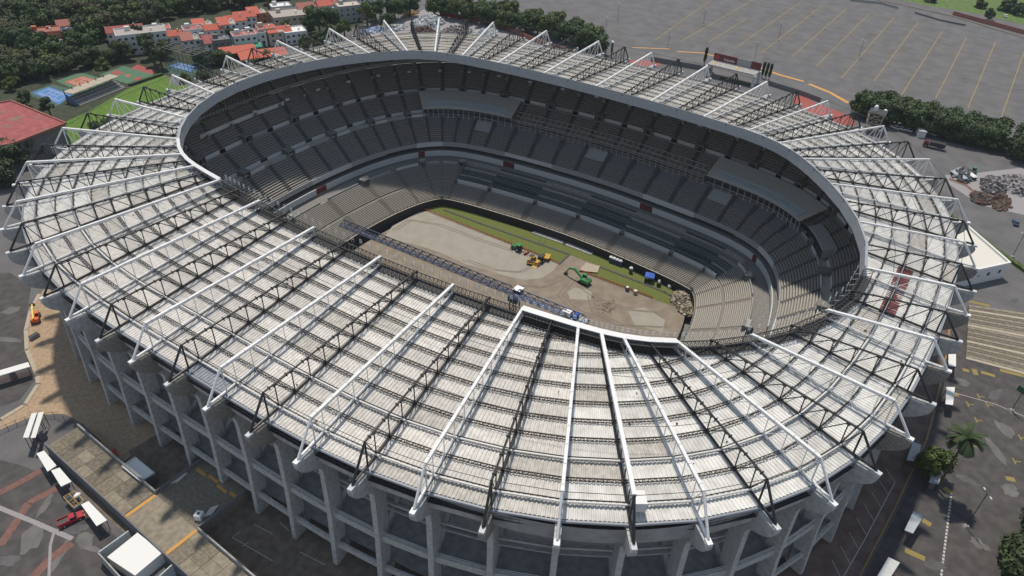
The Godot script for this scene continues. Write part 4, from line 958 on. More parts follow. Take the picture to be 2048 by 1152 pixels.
func build_trees():
	tree_kinds()
	rng.seed = 77
	# wood behind the houses: the nearer trees singly, the mass behind them as one
	var reg := PackedVector2Array()
	for p in [Vector3(49.86, 0.0, -614.44), Vector3(308.79, 0.0, -332.48), Vector3(221.98, 0.0, -276.83), Vector3(161.56, 0.0, -274.86), Vector3(133.75, 0.0, -283.74), Vector3(110.06, 0.0, -298.82), Vector3(85.78, 0.0, -285.09), Vector3(58.88, 0.0, -297.84), Vector3(40.36, 0.0, -273.43), Vector3(25.09, 0.0, -268.39), Vector3(1.56, 0.0, -270.96), Vector3(-16.89, 0.0, -275.34), Vector3(-64.19, 0.0, -306.33)]: reg.append(Vector2(p.x, p.z))
	var hole := PackedVector2Array()
	for p in [Vector3(33.47, 0.0, -328.77), Vector3(57.40, 0.0, -316.54), Vector3(31.88, 0.0, -283.93), Vector3(20.35, 0.0, -303.13)]: hole.append(Vector2(p.x, p.z))
	var spots := []
	var bb := Rect2(reg[0], Vector2.ZERO)
	for p in reg: bb = bb.expand(p)
	var x := bb.position.x
	while x < bb.end.x:
		var z := bb.position.y
		while z < bb.end.y:
			var q := Vector2(x + rng.randf_range(-3.6, 3.6), z + rng.randf_range(-3.6, 3.6))
			if Geometry2D.is_point_in_polygon(q, reg) and not Geometry2D.is_point_in_polygon(q, hole): spots.append(q)
			z += 9.5
		x += 9.5
	spots.sort_custom(func(a, b): return a.distance_to(Vector2(cam_at.x, cam_at.z)) < b.distance_to(Vector2(cam_at.x, cam_at.z)))
	var kinds := [["round", "leaf_a"], ["wide", "leaf_c"], ["loose", "leaf_b"], ["dense", "leaf_a"], ["round", "leaf_c"], ["dense", "leaf_d"], ["wide", "leaf_b"], ["dense", "leaf_c"]]
	var rest := {}
	for i in spots.size():
		var k: Array = kinds[rng.randi() % 8]
		var h := rng.randf_range(9.0, 14.0); var r := rng.randf_range(5.0, 7.6)
		var at := Vector3(spots[i].x, 0, spots[i].y)
		if i < 240: tree("wood_tree", {"leaf_a": "mid green broadleaf tree in the wood beyond the sports courts", "leaf_b": "bright green broadleaf tree in the wood beyond the sports courts", "leaf_c": "very dark green broadleaf tree in the wood beyond the sports courts", "leaf_d": "brownish olive tree in the wood beyond the sports courts"}[k[1]], at, h, r, k[0], k[1], "trees of the wood behind the houses")
		else:
			var key: String = k[0] + "|" + k[1]
			if not rest.has(key): rest[key] = []
			rest[key].append(Transform3D(Basis(Vector3.UP, rng.randf() * TAU).scaled(Vector3(r, r * .95, r)), at + Vector3(0, h - r * .78, 0)))
	for key in rest:
		var mm := MultiMesh.new(); mm.transform_format = MultiMesh.TRANSFORM_3D; mm.mesh = crowns[key.split("|")[0]]
		mm.instance_count = rest[key].size()
		for i in rest[key].size(): mm.set_instance_transform(i, rest[key][i])
		var o := MultiMeshInstance3D.new(); o.name = numbered("distant_wood"); o.multimesh = mm; o.material_override = M[key.split("|")[1]]
		add_child(o); o.set_meta("kind", "stuff"); o.set_meta("label", "far wood of %s trees merging into one mass" % {"leaf_a": "mid green", "leaf_b": "bright green", "leaf_c": "dark green", "leaf_d": "olive"}[key.split("|")[1]]); o.set_meta("category", "wood")
	# trees among the courts and houses
	for q in [[Vector3(34.46, 0.0, -275.81), 15, 7.5, "round", "leaf_a"], [Vector3(27.68, 0.0, -276.98), 12, 6, "wide", "leaf_c"], [Vector3(50.56, 0.0, -248.54), 13, 4.5, "dense", "leaf_c"], [Vector3(45.50, 0.0, -231.34), 11, 4.5, "dense", "leaf_c"], [Vector3(41.25, 0.0, -257.71), 10, 5, "dense", "leaf_c"], [Vector3(42.66, 0.0, -253.57), 8, 4, "round", "leaf_c"], [Vector3(27.72, 0.0, -253.61), 5, 4, "round", "leaf_e"], [Vector3(11.53, 0.0, -262.77), 8, 5, "wide", "leaf_c"], [Vector3(-8.72, 0.0, -264.99), 9, 5, "round", "leaf_a"], [Vector3(-13.66, 0.0, -259.14), 6, 3.4, "round", "leaf_e"], [Vector3(-11.49, 0.0, -270.55), 10, 6, "wide", "leaf_c"], [Vector3(-1.22, 0.0, -265.92), 10, 6, "dense", "leaf_c"], [Vector3(2.97, 0.0, -262.75), 10, 6, "wide", "leaf_a"], [Vector3(-2.30, 0.0, -272.59), 11, 6, "dense", "leaf_c"], [Vector3(23.38, 0.0, -261.32), 9, 5, "dense", "leaf_c"], [Vector3(16.67, 0.0, -262.96), 8, 5, "wide", "leaf_a"], [Vector3(29.56, 0.0, -262.81), 9, 5, "dense", "leaf_c"], [Vector3(35.64, 0.0, -257.57), 7, 4.5, "dense", "leaf_c"], [Vector3(46.74, 0.0, -239.04), 12, 5, "loose", "leaf_c"], [Vector3(56.90, 0.0, -243.10), 9, 5, "dense", "leaf_c"], [Vector3(60.41, 0.0, -221.97), 8, 5, "dense", "leaf_c"], [Vector3(63.30, 0.0, -216.02), 8, 5, "wide", "leaf_c"], [Vector3(69.03, 0.0, -213.57), 7, 5, "dense", "leaf_a"], [Vector3(40.72, 0.0, -207.61), 4, 3.5, "round", "leaf_b"], [Vector3(49.44, 0.0, -204.11), 4, 3.5, "dense", "leaf_c"]]:
		tree("garden_tree", "leafy tree at the edge of the sports courts", q[0], q[1], q[2], q[3], q[4], "trees round the sports courts")
	for q in [[Vector3(95.82, 0.0, -239.00), 7, 3.6, "dense", "leaf_c"], [Vector3(97.58, 0.0, -223.39), 8, 4, "round", "leaf_a"], [Vector3(118.82, 0.0, -222.03), 9, 4, "loose", "leaf_b"], [Vector3(135.32, 0.0, -213.41), 15, 8, "dense", "leaf_a"], [Vector3(141.91, 0.0, -211.28), 13, 7, "dense", "leaf_a"], [Vector3(136.66, 0.0, -223.57), 8, 5, "round", "leaf_e"], [Vector3(136.35, 0.0, -195.01), 11, 5, "round", "leaf_b"], [Vector3(128.72, 0.0, -196.00), 9, 4.6, "round", "leaf_a"], [Vector3(162.25, 0.0, -201.75), 13, 6, "loose", "leaf_b"], [Vector3(172.86, 0.0, -204.59), 12, 6, "round", "leaf_a"], [Vector3(181.66, 0.0, -197.22), 13, 7, "dense", "leaf_a"], [Vector3(192.25, 0.0, -194.29), 13, 7, "dense", "leaf_a"], [Vector3(165.31, 0.0, -188.93), 9, 5, "dense", "leaf_c"], [Vector3(111.64, 0.0, -200.80), 6, 4.5, "round", "leaf_b"], [Vector3(86.54, 0.0, -203.84), 6, 5, "wide", "leaf_b"], [Vector3(120.24, 0.0, -198.22), 7, 5, "round", "leaf_a"], [Vector3(141.42, 0.0, -261.46), 18, 5, "dense", "leaf_c"], [Vector3(232.58, 0.0, -152.83), 9, 5, "round", "leaf_a"]]:
		tree("street_tree", "broadleaf tree growing between the red roofed houses and the stadium", q[0], q[1], q[2], q[3], q[4], "trees among the houses")
	for q in [Vector3(57.06, 0.0, -268.00), Vector3(57.21, 0.0, -265.23), Vector3(58.01, 0.0, -262.97)]: cypress(q, 13.0, "tall thin dark cypress before the white flat roofed house", "cypresses of the white house")
	for q in [Vector3(225.16, 0.0, 15.28), Vector3(224.86, 0.0, 17.24), Vector3(224.56, 0.0, 19.18)]: cypress(q, 9.0, "thin dark cypress beside the red entrance sign", "cypresses by the entrance gate")
	cypress(Vector3(225.07, 0.0, -16.39), 10.0, "lone dark cypress at the emblem end of the entrance sign", "")
	cypress(Vector3(144.80, 0.0, -207.78), 11.0, "dark pointed conifer beside the pale apartment block", "")
	# dense row behind the far stand and the row beside the car park
	for q in [[Vector3(203.75, 0.0, -183.87), 870], [Vector3(204.94, 0.0, -175.85), 893], [Vector3(205.93, 0.0, -168.15), 915], [Vector3(206.66, 0.0, -159.25), 940], [Vector3(206.80, 0.0, -151.17), 962], [Vector3(209.59, 0.0, -144.67), 985], [Vector3(209.08, 0.0, -136.00), 1008], [Vector3(210.01, 0.0, -128.77), 1030], [Vector3(210.93, 0.0, -121.62), 1052], [Vector3(211.22, 0.0, -113.83), 1075], [Vector3(211.50, 0.0, -106.15), 1098], [Vector3(210.81, 0.0, -98.35), 1120], [Vector3(210.12, 0.0, -90.68), 1142], [Vector3(207.54, 0.0, -82.75), 1162], [Vector3(206.19, 0.0, -76.26), 1180], [Vector3(203.36, 0.0, -69.10), 1198], [Vector3(217.43, 0.0, -170.89), 930], [Vector3(219.47, 0.0, -155.20), 975], [Vector3(221.46, 0.0, -139.86), 1020], [Vector3(221.71, 0.0, -123.82), 1065], [Vector3(221.94, 0.0, -108.25), 1110], [Vector3(221.24, 0.0, -94.28), 1150], [Vector3(216.42, 0.0, -80.14), 1185]]:
		tree("ficus_tree", "dense dark green clipped tree in the row behind the far stand", q[0], 11.0 + (q[1] % 7) * .35, 6.6, "dense", "leaf_a" if q[1] % 3 else "leaf_b", "tree row between far stand and car park")
	for q in [[Vector3(204.54, 0.0, 69.63), 1722], [Vector3(202.91, 0.0, 75.13), 1745], [Vector3(201.32, 0.0, 80.52), 1768], [Vector3(203.61, 0.0, 85.35), 1792], [Vector3(203.26, 0.0, 90.38), 1815], [Vector3(203.21, 0.0, 95.72), 1840], [Vector3(202.72, 0.0, 100.42), 1862], [Vector3(202.38, 0.0, 105.24), 1885], [Vector3(202.05, 0.0, 109.99), 1908], [Vector3(201.58, 0.0, 114.49), 1930], [Vector3(202.72, 0.0, 119.37), 1955], [Vector3(202.67, 0.0, 124.31), 1980], [Vector3(196.82, 0.0, 134.37), 2030], [Vector3(197.94, 0.0, 139.00), 2055], [Vector3(214.22, 0.0, 76.31), 1760], [Vector3(213.75, 0.0, 85.36), 1800], [Vector3(214.03, 0.0, 95.17), 1845], [Vector3(213.03, 0.0, 104.91), 1890], [Vector3(212.78, 0.0, 115.33), 1940], [Vector3(211.83, 0.0, 124.52), 1985], [Vector3(209.82, 0.0, 137.02), 2048]]:
		tree("ficus_tree", "dense dark green tree in the row beside the car park and parked cars", q[0], 10.5 + (q[1] % 5) * .5, 7.0, "dense", "leaf_c" if q[1] % 3 else "leaf_a", "tree row beside the car park")
	for q in [[Vector3(-52.45, 0.0, -183.37), 11, 6.5], [Vector3(-45.40, 0.0, -185.90), 10, 6], [Vector3(-54.09, 0.0, -188.99), 11, 6.5], [Vector3(-33.52, 0.0, -194.71), 8, 5], [Vector3(-11.47, 0.0, -184.14), 6, 4.5], [Vector3(-17.68, 0.0, -184.17), 6, 4], [Vector3(-61.22, 0.0, -171.99), 9, 6]]:
		tree("shrub_tree", "dark tree squeezed between the red roofed hall and the stadium eave", q[0], q[1], q[2], "dense", "leaf_c", "trees beside the red roofed hall")
	for q in [[Vector3(-20.29, 0.0, -214.07), 9.5, 3.6], [Vector3(-19.37, 0.0, -235.03), 7, 4]]: tree("conifer_tree", "dark ragged conifer between the red hall and the blue court", q[0], q[1], q[2], "loose", "leaf_c", "conifers before the blue court")
	tree("roadside_tree", "bushy tree beside the corrugated shed roof and the palm", Vector3(-12.02, 0.0, 129.98), 8.0, 4.4, "dense", "leaf_b")
	for q in [[Vector3(-26.44, 0.0, 150.58), 10, 6.5], [Vector3(-17.98, 0.0, 152.45), 10, 6], [Vector3(-34.41, 0.0, 149.71), 10, 6], [Vector3(-28.96, 0.0, 153.83), 9, 6]]: tree("kerbside_tree", "dark bushy tree beside the service road lamp", q[0], q[1], q[2], "dense", "leaf_c", "trees beside the service road")
	for q in [[Vector3(466.41, 0.0, 110.86), 8, 6], [Vector3(460.63, 0.0, 118.89), 9, 6], [Vector3(432.24, 0.0, 102.98), 7, 4], [Vector3(463.13, 0.0, 95.53), 6, 5], [Vector3(456.38, 0.0, 64.08), 6, 5], [Vector3(456.52, 0.0, 43.95), 6, 5], [Vector3(497.61, 0.0, 124.50), 9, 6]]: tree("verge_tree", "tree on the grass beyond the red fence", q[0], q[1], q[2], "round", "leaf_c", "trees beyond the red fence")
	palm(Vector3(-14.99, 0.0, 132.20), 17.0, "tall palm tree with drooping fronds beside the service road")
	# hedges
	var r := RandomNumberGenerator.new(); r.seed = 4
	for h in [[[Vector3(125.26, 0.0, 117.45), Vector3(117.97, 0.0, 125.23), Vector3(111.12, 0.0, 131.45), Vector3(102.49, 0.0, 140.45), Vector3(95.65, 0.0, 148.03)], 1.8, "clipped green hedge between the white building and the yard road"], [[Vector3(209.81, 0.0, -1.75), Vector3(209.82, 0.0, 6.30), Vector3(209.82, 0.0, 14.20)], 1.4, "dark spiky hedge under the entrance gate"], [[Vector3(22.11, 0.0, -223.85), Vector3(27.88, 0.0, -223.85), Vector3(40.40, 0.0, -224.26)], 2.0, "row of round dark bushes along the lawn"]]:
		var t := thing("hedge", h[2], "hedge", h[0][0])
		for i in h[0].size() - 1:
			var b := MB.new()
			var a: Vector3 = h[0][i] - h[0][0]; var c: Vector3 = h[0][i + 1] - h[0][0]
			var n := int((c - a).length() * 40.0)
			b.bar(a + Vector3(0, .55, 0), c + Vector3(0, .55, 0), h[1] * .7, 1.0)
			var s := (c - a).normalized().cross(Vector3.UP)
			for k in n:
				var p: Vector3 = a.lerp(c, r.randf()) + s * r.randf_range(-.5, .5) * h[1] + Vector3(0, r.randf_range(.2, 1.35), 0)
				var xx := Vector3(r.randfn(), r.randfn(), r.randfn()).normalized() * .2; var yy := xx.cross(Vector3(r.randfn(), r.randfn(), r.randfn()).normalized())
				b.tri(p - xx, p + yy, p + xx)
			part(t, "foliage", b, M.leaf_e if h[1] == 1.8 else M.leaf_c)

# ---------------------------------------------------------------- buildings
func win(t: Node, c: Vector3, n: Vector3, w: float, h: float):
	var s := n.cross(Vector3.UP)
	var b := MB.new(); b.box(c + n * .03, Vector3(w + .2, h + .2, .12), Basis(s, Vector3.UP, n))
	var f := part(t, "window", b, M.parapet_white)
	b = MB.new(); b.box(c + n * .06, Vector3(w, h, .12), Basis(s, Vector3.UP, n)); part(f, "pane", b, M.glass)
func house(at: Vector3, turn: float, w: float, d: float, h: float, wall: String, roof: String, style: int, label: String, called := "house"):
	var t := thing(called, label, "house", at, turn)
	var b := MB.new(); b.box(Vector3(0, h / 2, 0), Vector3(w, h, d)); part(t, "wall", b, M[wall])
	if style == 0:      # flat roof behind a parapet, water tank
		b = MB.new(); b.box(Vector3(0, h + .05, 0), Vector3(w - .5, .1, d - .5)); var rf := part(t, "roof", b, M[roof])
		b = MB.new()
		for s in [-1.0, 1.0]:
			b.box(Vector3(s * (w / 2 - .1), h + .3, 0), Vector3(.26, .7, d + .04)); b.box(Vector3(0, h + .3, s * (d / 2 - .1)), Vector3(w + .04, .7, .26))
		part(t, "parapet", b, M[wall])
		b = MB.new(); b.tube(Vector3(w * .22, h + .1, d * .1), Vector3(w * .22, h + 1.4, d * .1), .6, .5, 9); part(rf, "water_tank", b, M.plastic_white if w > 8 else M.dark_metal)
		b = MB.new(); b.box(Vector3(-w * .24, h + 1.1, -d * .2), Vector3(2.4, 2.2, 2.2)); part(rf, "stair_hut", b, M[wall])
	elif style == 1:    # two pitched tile slopes
		b = MB.new()
		var e := h; var rr := h + minf(w, d) * .26
		b.hexa([Vector3(-w / 2 - .3, e, -d / 2 - .3), Vector3(w / 2 + .3, e, -d / 2 - .3), Vector3(w / 2 + .3, rr, 0), Vector3(-w / 2 - .3, rr, 0), Vector3(-w / 2 - .3, e + .2, -d / 2 - .3), Vector3(w / 2 + .3, e + .2, -d / 2 - .3), Vector3(w / 2 + .3, rr + .2, 0), Vector3(-w / 2 - .3, rr + .2, 0)])
		b.hexa([Vector3(-w / 2 - .3, e, d / 2 + .3), Vector3(w / 2 + .3, e, d / 2 + .3), Vector3(w / 2 + .3, rr, 0), Vector3(-w / 2 - .3, rr, 0), Vector3(-w / 2 - .3, e + .2, d / 2 + .3), Vector3(w / 2 + .3, e + .2, d / 2 + .3), Vector3(w / 2 + .3, rr + .2, 0), Vector3(-w / 2 - .3, rr + .2, 0)])
		var rf := part(t, "roof", b, M[roof])
		b = MB.new()
		for s in [-1.0, 1.0]: b.to(Vector3(s * w / 2, e, -d / 2), Vector3(s * w / 2, e, d / 2), Vector3(s * w / 2, rr, 0), Vector3.ZERO)
		part(t, "gable", b, M[wall])
		b = MB.new(); b.box(Vector3(w * .28, rr + .2, d * .12), Vector3(.7, 1.6, .7)); part(rf, "chimney", b, M[wall])
	else:               # single tile slope with a flat terrace beside it
		b = MB.new()
		b.hexa([Vector3(-w / 2 - .3, h - .3, d / 2 + .4), Vector3(w * .15, h - .3, d / 2 + .4), Vector3(w * .15, h + 1.8, -d / 2), Vector3(-w / 2 - .3, h + 1.8, -d / 2), Vector3(-w / 2 - .3, h, d / 2 + .4), Vector3(w * .15, h, d / 2 + .4), Vector3(w * .15, h + 2.05, -d / 2), Vector3(-w / 2 - .3, h + 2.05, -d / 2)])
		var rf := part(t, "roof", b, M[roof])
		b = MB.new(); b.box(Vector3(w * .325, h + .05, 0), Vector3(w * .33, .1, d - .4)); part(t, "terrace", b, M.roof_flat)
		b = MB.new(); b.box(Vector3(-w * .175, h + .85, -d / 2 + .15), Vector3(w * .62, 1.8, .3)); part(t, "gable", b, M[wall])
		b = MB.new(); b.tube(Vector3(w * .32, h + .1, -d * .2), Vector3(w * .32, h + 1.3, -d * .2), .55, .45, 9); part(rf, "water_tank", b, M.plastic_white)
	var fl := maxi(1, int(h / 3.0))
	for f in fl:
		var y := h - 1.5 - f * 2.9
		if y < .8: continue
		for i in maxi(2, int(w / 3.0)):
			var n := maxi(2, int(w / 3.0))
			win(t, Vector3(-w / 2 + w * (i + .5) / n, y, d / 2), Vector3(0, 0, 1), 1.25, 1.2)
		for i in 2: win(t, Vector3(-w / 2, y, -d / 2 + d * (i + .5) / 2), Vector3(-1, 0, 0), 1.2, 1.2)
	b = MB.new(); b.box(Vector3(w * .32, 1.1, d / 2 + .04), Vector3(1.1, 2.2, .14)); part(t, "door", b, M.dark_metal)

func build_houses():
	var a := -.50
	var L := [
	[Vector3(83.10, 0.0, -254.57), a, 11, 9, 7, "white_wall", "tile_dull", 0, "white cubic house with red flat roof closest to the large round tree"],
	[Vector3(73.58, 0.0, -245.07), a, 9, 8, 6, "white_wall", "tile_dull", 2, "white house with two front windows beside the caged court"],
	[Vector3(91.63, 0.0, -257.96), a, 10, 9, 6.5, "white_wall", "tile_roof", 2, "white house with terracotta slope under the big round tree"],
	[Vector3(78.92, 0.0, -238.48), a, 8, 8, 6, "parapet_grey", "tile_roof", 0, "grey fronted house with wide dark window"],
	[Vector3(90.88, 0.0, -247.78), a, 10, 8, 6.5, "white_wall", "tile_roof", 1, "white house with two orange tile slopes and a row of windows"],
	[Vector3(77.45, 0.0, -232.60), a, 8, 8, 6, "white_wall", "red_roof", 2, "white house with one steep deep red roof slope"],
	[Vector3(80.34, 0.0, -229.02), a, 9, 8, 7, "slate_wall", "slate_wall", 0, "dark slate grey flat roofed house beside the steep red roof"],
	[Vector3(97.53, 0.0, -245.18), a, 9, 8, 8.5, "white_wall", "tile_roof", 2, "tall white house with a chimney tower and red roof"],
	[Vector3(107.31, 0.0, -250.30), a, 11, 9, 7, "white_wall", "tile_roof", 1, "house with bright orange gabled roof behind the white tower"],
	[Vector3(116.63, 0.0, -253.73), a, 12, 9, 6.5, "white_wall", "tile_roof", 1, "long house with bright red gabled roof near the wood"],
	[Vector3(124.97, 0.0, -252.76), a, 10, 8, 7, "orange_wall", "tile_roof", 2, "terracotta painted house below the dark conifer"],
	[Vector3(92.07, 0.0, -224.89), a, 12, 9, 7.5, "white_wall", "tile_dull", 0, "white two storey house above the green awning"],
	[Vector3(98.70, 0.0, -224.67), a, 11, 9, 7, "white_wall", "tile_dull", 0, "pale house with roof terrace beside the cream houses"],
	[Vector3(105.99, 0.0, -223.83), a, 9, 9, 8, "cream_wall", "tile_dull", 0, "cream three storey house with small upper window"],
	[Vector3(107.71, 0.0, -219.01), a, 8, 9, 7, "cream_wall", "tile_roof", 2, "cream house with narrow dark windows"],
	[Vector3(112.44, 0.0, -218.68), a, 9, 9, 6, "cream_wall", "tile_roof", 1, "cream house with curved red tile gable"],
	[Vector3(116.54, 0.0, -213.66), a, 12, 11, 6, "white_wall", "white_roof", 0, "white flat roofed house behind the long red sheet roof"],
	[Vector3(138.80, 0.0, -242.31), a, 20, 16, 5, "cream_wall", "roof_flat", 0, "pale yellow flat roofed hall behind the terrace"],
	[Vector3(149.92, 0.0, -261.23), a, 12, 9, 4, "white_wall", "white_roof", 0, "white domed tank shed beside the wood"],
	[Vector3(156.26, 0.0, -243.78), a, 14, 10, 5, "white_wall", "tile_dull", 1, "house with dull red gabled roof behind the dark tree"],
	[Vector3(164.87, 0.0, -236.82), a, 12, 9, 6, "white_wall", "tile_roof", 1, "white house with orange roof above the dark trees"],
	[Vector3(176.76, 0.0, -242.99), a, 12, 10, 6, "roof_flat", "tile_dull", 0, "grey brown flat roofed house between the red gabled houses"],
	[Vector3(184.40, 0.0, -240.93), a, 12, 9, 7, "white_wall", "tile_roof", 1, "white house with bright red roof beside the apartment block"],
	[Vector3(164.10, 0.0, -218.27), a, 14, 10, 9, "parapet_grey", "cream_wall", 0, "tall pale apartment block with cream flat roof"],
	[Vector3(160.32, 0.0, -222.80), a, 8, 8, 5, "parapet_grey", "white_roof", 0, "low annex with white roof against the apartment block"],
	[Vector3(195.19, 0.0, -231.74), a, 12, 9, 6, "white_wall", "red_roof", 1, "house with crimson roof beyond the loose green tree"],
	[Vector3(202.58, 0.0, -248.51), a, 12, 9, 7, "orange_wall", "tile_roof", 1, "terracotta walled house with orange roof far up the street"],
	[Vector3(212.22, 0.0, -229.82), a, 14, 9, 6, "white_wall", "red_roof", 2, "white house with long crimson lean-to roof"],
	[Vector3(174.76, 0.0, -215.17), a, 9, 8, 4, "cream_wall", "tile_dull", 1, "small cream cottage with brown red roof behind the loose tree"],
	[Vector3(57.37, 0.0, -262.47), a, 24, 13, 10, "white_wall", "roof_flat", 0, "large white flat roofed house behind three cypresses"],
	[Vector3(60.49, 0.0, -282.23), a, 18, 9, 6, "white_wall", "red_roof", 1, "white wing with long red roof beside the large white house"],
	[Vector3(74.25, 0.0, -262.70), a, 14, 8, 4, "white_wall", "tile_roof", 1, "low house with long orange roof between the large white house and cage"],
	[Vector3(76.18, 0.0, -273.99), a, 10, 8, 5, "white_wall", "tile_roof", 0, "small white house under the round green tree"],
	[Vector3(31.95, 0.0, -309.23), a, 16, 10, 7, "orange_wall", "tile_dull", 0, "bright orange house with flat red roof in the wood"],
	[Vector3(38.51, 0.0, -306.45), a, 18, 10, 6, "tile_dull", "blue_paint", 0, "brick red house with a blue covered roof in the wood"],
	[Vector3(49.12, 0.0, -312.48), a, 14, 10, 6, "cream_wall", "tile_dull", 1, "house with dull red gabled roof deep in the wood"],
	[Vector3(27.56, 0.0, -299.24), a, 24, 5, 3.4, "white_wall", "white_roof", 0, "long low white garden annex before the orange house"]]
	for q in L: house(q[0], q[1], q[2], q[3], q[4], q[5], q[6], q[7], q[8])
	# awning, red market roofs below the terrace
	var t := thing("awning", "green cloth awning in front of the white two storey house", "awning", Vector3(87.45, 0.0, -220.24), a)
	var b := MB.new(); b.hexa([Vector3(-9, 2.6, 3), Vector3(9, 2.6, 3), Vector3(9, 3.6, -2), Vector3(-9, 3.6, -2), Vector3(-9, 2.7, 3), Vector3(9, 2.7, 3), Vector3(9, 3.7, -2), Vector3(-9, 3.7, -2)]); part(t, "cloth", b, mat("awning_green", C(.04, .26, .16), .8))
	for s in [-8.8, 0.0, 8.8]: rod(t, "post", Vector3(s, 0, 2.9), Vector3(s, 2.6, 2.9), .08, M.dark_metal)
	for q in [[Vector3(84.16, 0.0, -201.91), 24, 9, "long bright red sheet roof behind the stadium eave"], [Vector3(80.33, 0.0, -216.48), 18, 8, "dull red sheet roof next to the dark cage"]]:
		t = thing("market_roof", q[3], "shed", q[0], a)
		b = MB.new(); b.hexa([Vector3(-q[1] * .5, 3.2, q[2] * .5), Vector3(q[1] * .5, 3.2, q[2] * .5), Vector3(q[1] * .5, 4.6, -q[2] * .5), Vector3(-q[1] * .5, 4.6, -q[2] * .5), Vector3(-q[1] * .5, 3.4, q[2] * .5), Vector3(q[1] * .5, 3.4, q[2] * .5), Vector3(q[1] * .5, 4.8, -q[2] * .5), Vector3(-q[1] * .5, 4.8, -q[2] * .5)])
		part(t, "roof", b, M.tile_roof)
		for s in [-.45, 0.0, .45]:
			for e in [-.42, .42]: rod(t, "post", Vector3(q[1] * s, 0, q[2] * e), Vector3(q[1] * s, 3.6, q[2] * e), .12, M.concrete)
	# caged court
	t = thing("court_cage", "tall dark mesh cage with square roof frame over a blue court", "cage", Vector3(50.60, 0.0, -222.67))
	var A: Vector3 = Vector3(48.15, 10.00, -231.44) - t.position; var B: Vector3 = Vector3(56.90, 10.00, -232.89) - t.position; var D: Vector3 = Vector3(49.42, 10.00, -209.95) - t.position; var E: Vector3 = Vector3(60.31, 10.00, -211.68) - t.position
	for i in 5:
		rod(t, "roof_beam", A.lerp(B, i / 4.0), D.lerp(E, i / 4.0), .16, M.concrete_dark)
		rod(t, "roof_beam", A.lerp(D, i / 4.0), B.lerp(E, i / 4.0), .16, M.concrete_dark)
	for i in 9:
		for s in [[A, D], [B, E], [A, B], [D, E]]:
			var p: Vector3 = s[0].lerp(s[1], i / 8.0)
			rod(t, "post", Vector3(p.x, 0, p.z), p, .09, M.court_teal)
	for s in [[A, D], [B, E], [A, B], [D, E]]:
		for yy in [1.0, 3.5, 6.0, 8.5]: rod(t, "rail", Vector3(s[0].x, yy, s[0].z), Vector3(s[1].x, yy, s[1].z), .06, M.court_teal)
	# small grandstand beside the lawn
	t = thing("grandstand", "small grandstand with flat pale roof facing the green lawn", "grandstand", Vector3(-4.91, 0.0, -219.19))
	var p0: Vector3 = Vector3(-5.23, 0.0, -218.68) - t.position; var p1: Vector3 = Vector3(19.78, 0.0, -222.68) - t.position
	var back := (p1 - p0).normalized().cross(Vector3.UP)
	if back.z > 0: back = -back
	for i in 7:
		b = MB.new(); b.hexa([p0 + back * i * 1.0, p1 + back * i * 1.0, p1 + back * (i + 1.0), p0 + back * (i + 1.0), p0 + back * i * 1.0 + Vector3(0, .4 + i * .38, 0), p1 + back * i * 1.0 + Vector3(0, .4 + i * .38, 0), p1 + back * (i + 1.0) + Vector3(0, .4 + i * .38, 0), p0 + back * (i + 1.0) + Vector3(0, .4 + i * .38, 0)])
		part(t, "bench_row", b, M.parapet_grey if i % 2 else M.concrete_dark)
	for i in 6:
		var f := i / 6.0; var g := (i + .97) / 6.0
		b = MB.new(); b.hexa([p0.lerp(p1, f) + back * 2.0 + Vector3(0, 5.2, 0), p0.lerp(p1, g) + back * 2.0 + Vector3(0, 5.2, 0), p0.lerp(p1, g) + back * 8.5 + Vector3(0, 4.9, 0), p0.lerp(p1, f) + back * 8.5 + Vector3(0, 4.9, 0), p0.lerp(p1, f) + back * 2.0 + Vector3(0, 5.45, 0), p0.lerp(p1, g) + back * 2.0 + Vector3(0, 5.45, 0), p0.lerp(p1, g) + back * 8.5 + Vector3(0, 5.15, 0), p0.lerp(p1, f) + back * 8.5 + Vector3(0, 5.15, 0)])
		part(t, "roof_slab", b, M.kerb)
		rod(t, "post", p0.lerp(p1, f) + back * 7.4, p0.lerp(p1, f) + back * 7.4 + Vector3(0, 6.3, 0), .2, M.dark_metal)
	b = MB.new(); b.hexa([p0 + back * .5, p0 + back * 7.0, p0 + back * 7.0 + Vector3(.2, 0, .2), p0 + back * .5 + Vector3(.2, 0, .2), p0 + back * .5 + Vector3(0, .9, 0), p0 + back * 7.0 + Vector3(0, 4.2, 0), p0 + back * 7.0 + Vector3(.2, 4.2, .2), p0 + back * .5 + Vector3(.2, .9, .2)])
	part(t, "end_wall", b, M.court_blue)
	# hall with the red roof at the left edge
	t = thing("sports_hall", "large hall with stained red flat roof beside the stadium", "hall", Vector3(-44.63, 0.0, -197.97))
	var hp := [Vector3(-58.61, 10.00, -229.60), Vector3(-30.41, 10.00, -220.72), Vector3(-29.63, 10.00, -182.60), Vector3(-50.19, 10.00, -180.43), Vector3(-77.59, 10.00, -187.09)]
	var loc := []
	for p in hp: loc.append(p - t.position)
	var rp2 := poly_sheet(loc, 10.0); part(t, "roof", rp2, M.red_roof)
	b = MB.new(); wall_line(b, [loc[0], loc[1], loc[2], loc[3], loc[4]], .5, 9.6, 10.5); part(t, "roof_edge", b, M.tile_dull)
	b = MB.new()
	var inn := []
	for p in loc: inn.append(Vector3(p.x, 0, p.z) * .96)
	wall_line(b, inn, .4, 0.0, 9.6); part(t, "wall", b, M.slate_wall)
	rng.seed = 21
